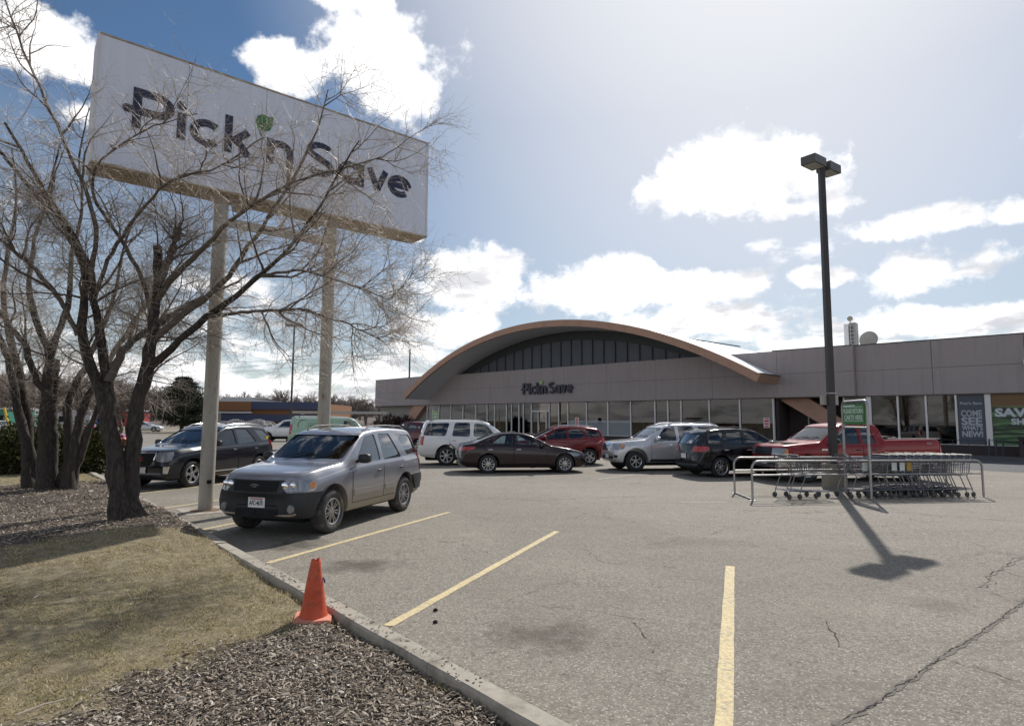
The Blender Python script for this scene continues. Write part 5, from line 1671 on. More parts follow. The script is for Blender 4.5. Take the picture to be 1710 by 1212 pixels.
TIG = dict(L=4.43, W=1.81, wb=2.604, fo=.90, r=.345, tw=.235, rr=.235, wheel='split', arch=.06, nose=.18, tail=.12,
    top=[(0, .60), (.02, .74), (.06, .88), (.14, .95), (.5, 1.02), (1.0, 1.09), (1.18, 1.11), (2.0, 1.57), (2.25, 1.63), (2.8, 1.665), (3.5, 1.64), (3.95, 1.58), (4.08, 1.52), (4.32, 1.12), (4.38, .98), (4.40, .75), (4.43, .55)],
    sh=[(0, .56), (.1, .78), (.4, .90), (1.2, 1.02), (3, 1.06), (4.2, 1.09), (4.43, .52)],
    bot=bl_(4.43, .24), wid=wl(4.43), tum=.30, cabin=(1.18, 2.0, 4.04, 4.33), rear=(.60, .50, 1.13, 1.46),
    win=[[(1.58, 1.07), (2.10, 1.50), (2.52, 1.55), (2.56, 1.08)], [(2.66, 1.08), (2.64, 1.55), (3.16, 1.53), (3.42, 1.12)], [(3.54, 1.13), (3.30, 1.52), (3.72, 1.48), (3.98, 1.16)]],
    doors=[(1.42, 2.60), (2.62, 3.48)], handle_z=.92)
RES = dict(L=4.52, W=1.84, wb=2.69, fo=.92, r=.35, tw=.235, rr=.225, wheel='five', arch=.06, nose=.20, tail=.12,
    top=[(0, .60), (.02, .74), (.06, .88), (.14, .96), (.5, 1.04), (1.0, 1.11), (1.15, 1.13), (2.1, 1.56), (2.35, 1.62), (2.8, 1.655), (3.5, 1.63), (4.05, 1.56), (4.18, 1.50), (4.42, 1.12), (4.47, .98), (4.50, .75), (4.52, .55)],
    sh=[(0, .56), (.1, .80), (.4, .92), (1.2, 1.04), (3, 1.10), (4.3, 1.16), (4.52, .52)],
    bot=bl_(4.52, .24), wid=wl(4.52), tum=.32, cabin=(1.15, 2.1, 4.14, 4.42), rear=(.58, .48, 1.16, 1.46),
    win=[[(1.60, 1.09), (2.18, 1.49), (2.58, 1.54), (2.62, 1.12)], [(2.72, 1.12), (2.70, 1.54), (3.22, 1.52), (3.42, 1.17)], [(3.52, 1.18), (3.34, 1.51), (3.92, 1.46), (4.18, 1.25)]],
    doors=[(1.46, 2.66), (2.68, 3.54)], handle_z=.96)
BIG = dict(RES, L=5.1, W=1.98, wb=3.02, fo=.98, r=.37)
BIG['top'] = [(s * 5.1 / 4.52, z * 1.09) for s, z in RES['top']]; BIG['sh'] = [(s * 5.1 / 4.52, z * 1.05) for s, z in RES['sh']]
BIG['bot'] = bl_(5.1, .25); BIG['wid'] = wl(5.1); BIG['cabin'] = tuple(c * 5.1 / 4.52 for c in RES['cabin']); BIG['rear'] = (.66, .55, 1.28, 1.62)
BIG['win'] = [[(s * 5.1 / 4.52, z * 1.08) for s, z in q] for q in RES['win']]; BIG['doors'] = [(1.66, 3.0), (3.02, 3.95)]
KIA = dict(L=4.845, W=1.86, wb=2.805, fo=.96, r=.335, tw=.225, rr=.225, wheel='ten', arch=.05, nose=.24, tail=.16,
    top=[(0, .50), (.02, .60), (.06, .68), (.18, .75), (.6, .86), (1.1, .94), (1.38, .975), (2.15, 1.34), (2.45, 1.42), (2.85, 1.455), (3.3, 1.42), (3.7, 1.31), (4.25, 1.09), (4.5, 1.05), (4.72, 1.02), (4.79, .90), (4.82, .7), (4.845, .5)],
    sh=[(0, .46), (.1, .62), (.4, .72), (1.2, .86), (2.0, .915), (3.4, .965), (4.3, .99), (4.7, .95), (4.845, .46)],
    bot=bl_(4.845, .19), wid=wl(4.845), tum=.42, cabin=(1.38, 2.15, 3.45, 4.2), rear=(.56, .48, 1.11, 1.35), floor=.42,
    win=[[(1.84, .965), (2.32, 1.29), (2.76, 1.345), (2.80, .975)], [(2.90, .98), (2.87, 1.345), (3.26, 1.315), (3.66, 1.035)]],
    doors=[(1.62, 2.84), (2.86, 3.86)], handle_z=.84, glass=[M_lightglass, M_lightglass, M_tint], mirror=(1.82, 1.0))
F15 = dict(L=5.85, W=2.0, wb=3.68, fo=.93, r=.395, tw=.27, rr=.225, wheel='five', arch=.09, nose=.16, tail=.05,
    top=[(0, .74), (.02, .98), (.06, 1.10), (.15, 1.15), (.7, 1.20), (1.30, 1.25), (1.42, 1.27), (2.10, 1.76), (2.3, 1.83), (2.8, 1.88), (3.3, 1.87), (3.55, 1.82), (3.70, 1.38), (3.72, 1.34), (5.6, 1.36), (5.82, 1.35), (5.83, .9), (5.85, .6)],
    sh=[(0, .66), (.1, .98), (.5, 1.08), (1.4, 1.16), (3.5, 1.18), (3.68, 1.30), (5.8, 1.32), (5.85, .56)],
    bot=bl_(5.85, .40), wid=[(0, .84), (.1, .9), (.3, .95), (.8, .985), (1.4, 1.0), (5.5, 1.0), (5.85, .985)], tum=.26, cabin=(1.42, 2.1, 3.50, 3.70), rear=(.66, .58, 1.42, 1.72), floor=.7,
    win=[[(1.86, 1.20), (2.24, 1.70), (2.78, 1.76), (2.84, 1.20)], [(2.93, 1.21), (2.91, 1.755), (3.26, 1.74), (3.40, 1.24)]],
    doors=[(1.62, 2.88), (2.90, 3.46)], handle_z=1.02, bed=(3.82, 5.76, .80, .80), glass=[M_tint, M_tint, M_tint])
VAN = dict(L=5.69, W=2.0, wb=3.43, fo=.86, r=.37, tw=.24, rr=.21, wheel='steel', arch=.07, nose=.14, tail=.05,
    top=[(0, .66), (.02, .85), (.06, 1.02), (.2, 1.10), (.85, 1.22), (1.0, 1.26), (1.62, 1.82), (1.85, 1.95), (2.3, 2.04), (3, 2.08), (5.4, 2.08), (5.52, 2.02), (5.62, 1.3), (5.66, .9), (5.69, .6)],
    sh=[(0, .60), (.1, .90), (.6, 1.06), (1.1, 1.17), (3, 1.20), (5.6, 1.20), (5.69, .56)],
    bot=bl_(5.69, .33), wid=wl(5.69), tum=.14, cabin=(1.0, 1.62, 5.45, 5.6), rear=(.66, .62, 1.25, 1.80), seats=True,
    win=[[(1.36, 1.22), (1.72, 1.76), (2.30, 1.80), (2.36, 1.22)]], doors=[(1.26, 2.45)], handle_z=1.05)

RED = M_red
def lamps(zf0, zf1, a0, a1, zr0, zr1, r0, r1, axf, axr, **k):
    return [('headlight', [(zf0, a0 + 3, a1 - 2), (zf0 + .03, a0, a1), (zf1 - .03, a0, a1), (zf1, a0 + 2, a1 - 3)], 10, axf, False, .010, M_lens),
            ('tail_light', [(zr0, r0, r1), (zr0 + (zr1 - zr0) * .5, r0, r1), (zr1, r0 + k.get('rs', 0), r1)], 8, axr, True, .012, RED)]


def place(front_px, az, sp, zdep=None):
    """mid-axle point from the ground contact of the near front or rear wheel"""
    return front_px


def mid_from_wheel(px, py, az, sp, which, side):
    """px,py: tyre contact; which: 'front'|'rear'; side: +1 car's left, -1 right"""
    g = at(px, py)[:2]; a = radians(az); f = np.array([sin(a), cos(a)]); l = np.array([-f[1], f[0]])
    g = g - l * side * (sp['W'] / 2 - .12)
    return g + (-f if which == 'front' else f) * sp['wb'] / 2


# --- the grey compact SUV in the foreground
M_escape = paint('dusty_grey_blue_paint', (0.25, 0.26, 0.30), .45, .28, dirt=.9, dirtcol=(.33, .275, .19))
M_plast = simple('faded_bumper_plastic', (0.022, 0.024, 0.029), .6, var=.2, scale=3, bumps=.1, dirt=((.06, .055, .048), .4, 3))
pos = mid_from_wheel(547, 889, 196.5, ESC, 'front', 1)
fr = lambda z, a, c: (z, a, c)
esc_p = [
    ('bumper', [(.34, 0, 74), (.42, 0, 79), (.55, 0, 81), (.66, 0, 80), (.715, 0, 76)], 22, 1.0, False, .028, M_plast),
    ('bumper_insert', [(.36, 0, 20), (.46, 0, 24), (.52, 0, 22)], 8, 1.0, False, .031, M_dark),
    ('grille_surround', [(.70, 0, 30), (.78, 0, 29), (.90, 0, 28)], 12, 1.0, False, .018, M_plast),
    ('grille', [(.73, 0, 22.5), (.80, 0, 23), (.885, 0, 24)], 10, 1.0, False, .024, M_dark),
    ('headlight', [(.735, 30, 52), (.77, 28, 55), (.86, 29, 56), (.905, 31, 53)], 12, 1.0, False, .020, M_lens),
    ('indicator', [(.77, 48.5, 54), (.86, 49, 55)], 4, 1.0, False, .024, M_amber),
    ('bumper', [(.42, 0, 82), (.58, 0, 84), (.70, 0, 82), (.74, 0, 78)], 16, 3.6, True, .03, M_plast),
    ('tail_light', [(.80, 40, 46), (1.0, 40, 47), (1.25, 41, 48)], 6, 3.4, True, .014, RED)]
car, EB = make_car('compact_suv', 'dusty grey compact SUV with black front bumper parked beside the billboard posts', 'car', pos, 196.5, ESC, M_escape,
                   dirty=True, patches=esc_p, plates=[('AFC-4675', .04, .555, False, 1), ('', .045, .8, True, 1)], handle_mt=M_black,
                   moulding=(.545, .10, M_escape), rails=(2.2, 3.9, .60, M_plast))
badge(EB, car, .81, .085, .035, M_chrome, simple('badge_blue', (.01, .015, .05), .2), txt='Ford')
for sg in (-1, 1):
    for (y, z, r_) in ((.50, .82, .064), (.62, .825, .056)):
        h = EB.cast((9, sg * y, z), (-1, 0, 0))
        if h:
            mb = MB(); V, F = ellipsoid(h[0] + h[1] * .012, (.022, r_, r_), 8, 14); mb.add(V, F); mb.build('lamp_bowl', M_bulb, car, smooth=60)
    h = EB.cast((9, sg * .62, .47), (-1, 0, 0))
    if h:
        mb = MB(); mb.lathe([(0, .02), (.052, .018), (.056, .0), (.068, .0), (.07, -.02)], 18, 'X', Matrix.Translation(h[0] + Vector((.03, 0, 0))))
        mb.build('fog_light', M_lens, car, smooth=50)

# --- black crossover behind the billboard post
M_terr = paint('black_blue_paint', (0.010, 0.011, 0.017), .1, .22, coat=.6, dirt=.05)
pos = mid_from_wheel(316, 813, 194, TERR, 'front', 1)
car, B = make_car('black_crossover', 'black crossover with chrome-framed grille half behind the left billboard post', 'car', pos, 194, TERR, M_terr,
    patches=[('headlight', [(.72, 31, 42), (.76, 28, 47), (.90, 27, 50), (.97, 31, 50)], 10, 1.0, False, .016, M_lens),
             ('grille_frame', [(.60, 0, 20), (.80, 0, 26), (.96, 0, 28)], 12, 1.0, False, .018, M_chrome),
             ('grille', [(.625, 0, 18.5), (.80, 0, 24), (.935, 0, 26)], 12, 1.0, False, .026, M_dark),
             ('fog_light', [(.42, 38, 43), (.60, 38, 45)], 4, 1.0, False, .016, M_chrome),
             ('lower_bumper', [(.28, 0, 60), (.34, 0, 66), (.38, 0, 64)], 14, 1.0, False, .012, M_black),
             ('tail_light', [(.92, 34, 46), (1.08, 34, 50), (1.18, 38, 50)], 6, 3.6, True, .016, RED)],
    plates=[('', .03, .50, False, 1)], rails=(2.3, 4.2, .62, M_chrome), handle_mt=M_terr, moulding=(.36, .035, M_chrome))
me = text_mesh('GMC', .13, .004, .004, 'CENTER'); h = B.cast((9, 0, .80), (-1, 0, 0))
me.transform(Matrix(((0, 0, 1, h[0].x + .03), (1, 0, 0, 0), (0, 1, 0, .75), (0, 0, 0, 1)))); link('grille_lettering', me, car, M_red)
MB().box((-1.93, .80, 1.20), (-1.80, .812, 1.32)).build('yellow_sticker', M_yg, car)

# --- dark maroon saloon in the middle
M_maroon = paint('dark_maroon_paint', (0.018, 0.006, 0.009), .1, .2, coat=.55, dirt=.03)
pos = (at(873, 790)[:2] + np.array([0, .9]))
car, B = make_car('maroon_saloon', 'dark maroon saloon standing side on before the white SUV', 'car', pos, 80, KIA, M_maroon,
    patches=[('headlight', [(.60, 48, 70), (.64, 42, 76), (.70, 44, 78), (.735, 56, 76)], 10, 1.25, False, .008, M_lens),
             ('grille', [(.50, 0, 26), (.56, 0, 30), (.64, 0, 27)], 8, 1.0, False, .012, M_dark),
             ('lower_intake', [(.24, 0, 36), (.30, 0, 42), (.38, 0, 40)], 8, 1.0, False, .012, M_black),
             ('tail_light', [(.80, 28, 50), (.87, 26, 60), (.93, 30, 62)], 12, 3.75, True, .010, RED)],
    plates=[('', .02, .70, True, 1)], handle_mt=M_chrome, mirror_mt=M_maroon)
# --- white full-size SUV
M_wht = paint('white_suv_paint', (0.82, 0.82, 0.82), 0, .25, dirt=.45, dirtcol=(.40, .36, .30))
pos = mid_from_wheel(745, 777, 80, YUK, 'rear', -1)
make_car('white_suv', 'large white SUV with dark rear windows behind the maroon saloon', 'car', pos, 80, YUK, M_wht,
    patches=[('headlight', [(.85, 30, 52), (1.05, 30, 54)], 8, 1.0, False, .012, M_lens),
             ('grille', [(.80, 0, 26), (1.08, 0, 26)], 10, 1.0, False, .018, M_chrome),
             ('tail_light', [(.84, 38, 46), (1.0, 38, 46), (1.20, 39, 46)], 6, 4.0, True, .014, RED),
             ('bumper', [(.46, 0, 80), (.60, 0, 82), (.78, 0, 80)], 18, 4.1, True, .035, M_wht)],
    plates=[('', .02, .95, True, 1)], rails=(2.4, 4.7, .74, M_galv), handle_mt=M_chrome, mirror_mt=M_wht)
# --- silver off-roader
M_slv = paint('silver_paint', (0.60, 0.61, 0.64), .45, .26, dirt=.35, dirtcol=(.33, .30, .26))
pos = mid_from_wheel(1061, 787, 258, GX, 'front', 1)
make_car('silver_offroader', 'silver off-roader with roof rails facing left behind the black hatch-backed SUV', 'car', pos, 258, GX, M_slv,
    patches=[('headlight', [(.80, 30, 46), (.84, 28, 56), (.97, 29, 58), (1.02, 32, 52)], 10, 1.0, False, .014, M_lens),
             ('indicator', [(.88, 50, 57), (1.0, 49, 56)], 4, 1.0, False, .018, M_amber),
             ('grille', [(.76, 0, 22), (.9, 0, 24), (1.02, 0, 25)], 10, 1.0, False, .018, M_chrome),
             ('grille_slot', [(.79, 0, 20), (.81, 0, 20)], 8, 1.0, False, .024, M_dark), ('grille_slot', [(.84, 0, 21), (.86, 0, 21)], 8, 1.0, False, .024, M_dark),
             ('grille_slot', [(.89, 0, 22), (.91, 0, 22)], 8, 1.0, False, .024, M_dark), ('grille_slot', [(.94, 0, 22), (.965, 0, 22)], 8, 1.0, False, .024, M_dark),
             ('lower_intake', [(.44, 0, 30), (.56, 0, 33)], 8, 1.0, False, .012, M_black),
             ('fog_light', [(.52, 38, 44), (.61, 38, 44)], 4, 1.0, False, .014, M_dark),
             ('tail_light', [(.85, 38, 46), (1.3, 39, 46)], 6, 3.8, True, .014, RED)],
    plates=[('', .03, .55, False, 1)], rails=(2.3, 4.3, .66, M_chrome), handle_mt=M_slv, mirror_mt=M_slv, flare=(M_slv, .07), sill_mt=M_black)
# --- black hatch-backed SUV
M_blk = paint('black_paint', (0.006, 0.006, 0.009), .1, .16, coat=.6, dirt=.03)
pos = mid_from_wheel(1203, 797, 76, TIG, 'rear', -1)
make_car('black_suv', 'glossy black SUV with red tail lamp between silver off-roader and red pickup', 'car', pos, 76, TIG, M_blk,
    patches=[('headlight', [(.70, 34, 56), (.88, 34, 58)], 8, 1.0, False, .012, M_lens), ('grille', [(.66, 0, 28), (.80, 0, 30)], 8, 1.0, False, .014, M_black),
             ('tail_light', [(.86, 26, 46), (.92, 24, 52), (1.0, 25, 53), (1.04, 30, 50)], 10, 3.3, True, .014, RED),
             ('bumper', [(.34, 0, 70), (.46, 0, 76), (.52, 0, 74)], 14, 3.5, True, .016, M_black)],
    plates=[('', .02, .70, True, 1)], rails=(2.2, 3.9, .62, M_black), handle_mt=M_chrome, mirror_mt=M_blk)
# --- red small SUV
M_rd = paint('ruby_red_paint', (0.16, 0.006, 0.010), .2, .22, coat=.6, dirt=.06)
g = at(905, 775)[:2]
make_car('red_suv', 'ruby red SUV whose rear shows past the maroon saloon', 'car', tuple(g + np.array([.55, .3])), 260, RES, M_rd,
    patches=[('headlight', [(.76, 36, 56), (.92, 36, 60)], 8, 1.0, False, .012, M_lens), ('grille', [(.7, 0, 26), (.86, 0, 26)], 8, 1.0, False, .014, M_black),
             ('tail_light', [(.95, 34, 50), (1.02, 30, 54), (1.16, 34, 54)], 8, 3.5, True, .014, RED)],
    plates=[('', .045, .8, True, 1)], rails=(2.2, 4.0, .6, M_chrome), handle_mt=M_rd, mirror_mt=M_rd)
# --- red pickup
M_prd = paint('red_pickup_paint', (0.24, 0.004, 0.006), .05, .28, coat=.55, dirt=.05, dirtcol=(.22, .12, .09))
pos = mid_from_wheel(1347, 806, 260, F15, 'front', 1)
car, B = make_car('red_pickup', 'red pickup truck with open bed parked behind the trolley corral', 'pickup', pos, 260, F15, M_prd,
    patches=[('grille', [(.83, 0, 23), (.95, 0, 25), (1.08, 0, 24)], 10, 1.0, False, .022, M_black),
             ('headlight', [(.84, 27, 46), (.88, 26, 50), (1.02, 27, 52), (1.06, 28, 50)], 10, 1.0, False, .018, M_lens),
             ('indicator', [(.88, 48, 53), (1.02, 48, 53)], 3, 1.0, False, .022, M_amber),
             ('bumper', [(.50, 0, 58), (.56, 0, 62), (.70, 0, 62), (.76, 0, 56)], 16, 1.0, False, .05, M_chrome),
             ('tail_light', [(.92, 49, 55), (1.10, 49, 55), (1.28, 49, 55)], 6, 5.0, True, .014, RED),
             ('rear_bumper', [(.56, 0, 60), (.74, 0, 60)], 12, 5.2, True, .06, M_chrome)],
    plates=[('', .06, .62, False, 1)], handle_mt=M_black, flare=(M_prd, .09))
badge(B, car, .96, .10, .04, M_chrome, bpy.data.materials['badge_blue'])
x0 = B.x0
MB().bbox((x0 - 4.15, -.78, 1.34), (x0 - 3.80, .78, 1.44), .03).build('tool_box', M_black, car)
for sg in (-1, 1): MB().box((x0 - 5.75, sg * .92 - .03, 1.365), (x0 - 3.85, sg * .92 + .03, 1.385)).build('bed_rail_cap', M_galv, car)
for y in (.35, -.35): MB().bbox((x0 - 1.0, y - .12, 1.20), (x0 - .5, y + .12, 1.235), .02).build('bonnet_vent', M_black, car)
h = B.side(1.52, 1.02, 1); MB().box((x0 - 1.62, h[0].y, 1.0), (x0 - 1.42, h[0].y + .012, 1.05)).build('name_badge', M_chrome, car)
h = B.side(5.3, 1.22, 1); me = text_mesh('FX4', .10, .002, .002, 'CENTER'); me.transform(Matrix(((-1, 0, 0, x0 - 5.3), (0, 0, 1, h[0].y + .006), (0, 1, 0, 1.19), (0, 0, 0, 1)))); link('decal_lettering', me, car, M_galv)
# --- maroon SUV on the left, seen from the front
M_mar2 = paint('wine_red_paint', (0.09, 0.006, 0.010), .2, .22, coat=.6, dirt=.1)
g = at(700, 757)[:2]
make_car('wine_red_suv', 'wine red SUV showing its tail left of the white SUV', 'car', tuple(g + np.array([-.9, 3.0])), -52, BIG, M_mar2,
    patches=[('tail_light', [(1.0, 32, 50), (1.2, 32, 52)], 8, 4.0, True, .014, RED), ('bumper', [(.50, 0, 60), (.62, 0, 64), (.72, 0, 62)], 12, 4.1, True, .03, M_galv), ('lower_bumper', [(.34, 0, 60), (.48, 0, 62)], 12, 4.1, True, .02, M_black)],
    plates=[('', .045, .60, True, 1)], handle_mt=M_mar2, mirror_mt=M_mar2)
# --- dark saloon roof beyond
M_dgy = paint('dark_grey_paint', (0.05, 0.055, 0.06), .5, .25)
g = far(656, 45)
make_car('dark_grey_saloon', 'dark grey saloon showing only its roof right of the green van', 'car', tuple(g[:2]), 78, KIA, M_dgy,
    patches=lamps(.6, .72, 42, 70, .82, .93, 38, 76, 1.2, 3.75), handle_mt=M_dgy)
# --- green van
M_vang = paint('pale_green_paint', (0.30, 0.46, 0.33), 0, .35, dirt=.3, dirtcol=(.3, .34, .26))
g = far(570, 39.5)
car, B = make_car('green_van', 'pale green work van with white roof edge and ladders on its rack', 'van', tuple(g[:2]), 82, VAN, M_vang,
    patches=[('headlight', [(.84, 32, 50), (1.0, 32, 50)], 8, 1.0, False, .012, M_lens), ('grille', [(.8, 0, 27), (1.02, 0, 27)], 8, 1.0, False, .016, M_black),
             ('bumper', [(.5, 0, 60), (.68, 0, 60)], 12, 1.0, False, .04, M_galv),
             ('tail_light', [(.95, 42, 48), (1.3, 42, 48), (1.55, 42, 48)], 4, 4.6, True, .016, RED)], mirror_mt=M_black, handle_mt=M_black)
x0 = B.x0
for sg in (-1, 1):
    G = [[B.side(s, z, sg) for s in np.linspace(1.9, 5.45, 14)] for z in (1.93, 1.96, 1.99)]
    B.patch(G, .006, 'white_roof_edge', M_white, car, .002)
G = [[B.cast((x0 - s, y, 4), (0, 0, -1)) for s in np.linspace(1.9, 5.5, 14)] for y in np.linspace(-.72, .72, 8)]
B.patch(G, .006, 'white_roof', M_white, car, .002)
for s in (1.9, 3.4, 5.0):
    MB().tube([(x0 - s, -.82, 1.98), (x0 - s, -.80, 2.2), (x0 - s, .80, 2.2), (x0 - s, .82, 1.98)], .022, 6).build('rack_bar', M_black, car)
M_sign = simple('van_dark_green_print', (0.05, 0.13, 0.08), .6)
me = MB()
me.lathe([(.30, 0), (.33, 0), (.33, .004), (.30, .004)], 26, 'Y'); rg = me
V = [v for v in rg.v]; keep = [f for f in rg.f if all(V[i][0] < .16 for i in f)]
for sg in (-1,):
    h = B.side(4.75, 1.55, sg); m2_ = MB(); m2_.add([(-v[0] * -1 + x0 - 4.75, h[0].y - .012 - v[1], v[2] + 1.52) for v in V], keep); m2_.build('round_logo_line', M_sign, car)
    for z, s0, s1 in ((1.62, 2.9, 4.5), (1.36, 2.9, 4.5)):
        MB().box((x0 - s1, B.side(3.5, z, sg)[0].y - .006, z), (x0 - s0, B.side(3.5, z, sg)[0].y + .001, z + .02)).build('logo_stripe', M_sign, car)
    me = text_mesh('CONSTRUCTION & DESIGN, INC', .15, .001, .001); xs = [v.co.x for v in me.vertices]; kx = 1.55 / (max(xs) - min(xs))
    me.transform(Matrix(((1, 0, 0, x0 - 4.45), (0, 0, -1, B.side(3.5, 1.5, sg)[0].y - .010), (0, 1, 0, 1.44), (0, 0, 0, 1))) @ Matrix.Diagonal((kx, 1, 1, 1))); link('van_lettering', me, car, M_sign)
cg, sg_ = cos(car.rotation_euler.z), sin(car.rotation_euler.z)
for k, (y, z, mt_, lab) in enumerate(((-.45, 2.24, M_galv, 'long aluminium ladder on the near side of the van roof rack'), (.3, 2.24, simple('rust_red_fibreglass', (.28, .05, .03), .5), 'rust red ladder lying on the van rack behind the aluminium one'))):
    ld = thing('ladder', lab, 'ladder', (car.location.x - sg_ * y, car.location.y + cg * y, z), car.rotation_euler.z)
    x_0, x_1 = (-2.9, 2.9) if k == 0 else (-1.9, 1.4)
    for yy in (-.2, .2): MB().box((x_0, yy - .02, 0), (x_1, yy + .02, .15)).build('stringer', mt_, ld)
    for i in range(int((x_1 - x_0) / .3)): MB().tube([(x_0 + .15 + i * .3, -.2, .05), (x_0 + .15 + i * .3, .2, .05)], .016, 5).build('rung', mt_, ld)
# --- white pickup
M_wp = paint('white_pickup_paint', (0.8, 0.8, 0.82), 0, .25, dirt=.2, dirtcol=(.4, .38, .33))
g = far(488, 53.5)
make_car('white_pickup', 'white pickup truck facing left behind the dark lamp post', 'pickup', tuple(g[:2]), 262, F15, M_wp,
    patches=[('grille', [(.8, 0, 24), (1.08, 0, 24)], 8, 1.0, False, .02, M_galv), ('headlight', [(.86, 27, 48), (1.04, 27, 50)], 8, 1.0, False, .018, M_lens),
             ('bumper', [(.5, 0, 60), (.74, 0, 60)], 12, 1.0, False, .05, M_chrome), ('tail_light', [(.92, 49, 55), (1.25, 49, 55)], 4, 5.0, True, .014, RED)], handle_mt=M_wp, mirror_mt=M_wp)
# --- specks of traffic on the left
for (nm, lab, px, dist, az, colr) in (('red_car', 'bright red car glimpsed between the crossing trunks on the left', 166, 38, 110, (.45, .02, .04)),
                                      ('white_car', 'white car at the left edge below the green fronted shop', 4, 90, 95, (.6, .6, .62)),
                                      ('pale_car', 'pale car on the street right of the big double trunk', 244, 88, 80, (.6, .62, .64))):
    g = far(px, dist)
    make_car(nm, lab, 'car', tuple(g[:2]), az, KIA, paint(nm + '_paint', colr, .1, .3), patches=lamps(.6, .72, 42, 70, .82, .93, 38, 76, 1.2, 3.75))
# ================================================================== bare trees
mt, b, pr, out = newmat('tree_bark')
co = b.n('ShaderNodeTexCoord').outputs['Object']
mp = b.n('ShaderNodeMapping'); mp.inputs['Scale'].default_value = (1, 1, .22); b.put(mp.inputs[0], co)
v1 = b.noise(mp.outputs[0], 26, 8, .7); v2 = b.noise(co, 3, 5, .6)
c = b.ramp(v1, [(.34, (.012, .009, .008)), (.5, (.038, .030, .026)), (.68, (.10, .083, .072))])
c = b.mix(b.mr(v2, .45, .75), c, (.055, .044, .037), 'MIX')
b.put(pr.inputs['Base Color'], b.mix(.35, c, b.ramp(v1, [(.34, (.020, .015, .012)), (.68, (.11, .092, .078))])))
pr.inputs['Roughness'].default_value = .95
bump(b, pr, v1, 1.0, .03)
M_bark = mt
M_bough = simple('bough_bark', (0.115, 0.092, 0.076), .8, var=.35, scale=3)  # paler than the trunk bark: sunlight on the upper limbs put into the colour
M_twig = simple('twig_bark', (0.27, 0.225, 0.185), .7, var=.35, scale=2)
M_twig2 = simple('fine_twig_bark', (0.48, 0.41, 0.335), .5, var=.3, scale=2)  # raised base colour imitates the light that thin twigs catch


def polytubes(name, P, R, n, parent, mt, stuff=False, smooth=True):
    """P (N,K,3) polylines, R (N,K) radii -> one mesh of N tubes"""
    P = np.asarray(P); R = np.asarray(R); N, K, _ = P.shape
    T = np.gradient(P, axis=1); T /= np.linalg.norm(T, axis=2, keepdims=True) + 1e-9
    ref = np.where(np.abs(T[:, :1, 2:3]) > .85, np.array([1., 0, 0]), np.array([0, 0, 1.]))
    A = np.cross(T, np.broadcast_to(ref, T.shape)); A /= np.linalg.norm(A, axis=2, keepdims=True) + 1e-9
    Bn = np.cross(T, A)
    th = 2 * pi * np.arange(n) / n
    V = P[:, :, None, :] + R[:, :, None, None] * (A[:, :, None, :] * np.cos(th)[None, None, :, None] + Bn[:, :, None, :] * np.sin(th)[None, None, :, None])
    V = V.reshape(-1, 3)
    i = np.arange(N)[:, None, None] * K * n; k = np.arange(K - 1)[None, :, None] * n; q = np.arange(n)[None, None, :]; q2 = (q + 1) % n
    F = np.stack([i + k + q, i + k + q2, i + k + n + q2, i + k + n + q], -1).reshape(-1, 4)
    me = fast_mesh(name, V, F)
    if smooth: me.polygons.foreach_set('use_smooth', np.ones(len(me.polygons), dtype=bool))
    o = link(name, me, parent, mt)
    if stuff: o['kind'] = 'stuff'
    return o


def resample(pts, K):
    pts = np.asarray(pts, float); d = np.r_[0, np.cumsum(np.linalg.norm(np.diff(pts[:, :3], axis=0), axis=1))]
    t = np.linspace(0, d[-1], K)
    # gentle smoothing with a Catmull-like pass
    out_ = np.stack([np.interp(t, d, pts[:, c]) for c in range(pts.shape[1])], 1)
    for _ in range(2): out_[1:-1] = out_[1:-1] * .5 + (out_[:-2] + out_[2:]) * .25
    return out_


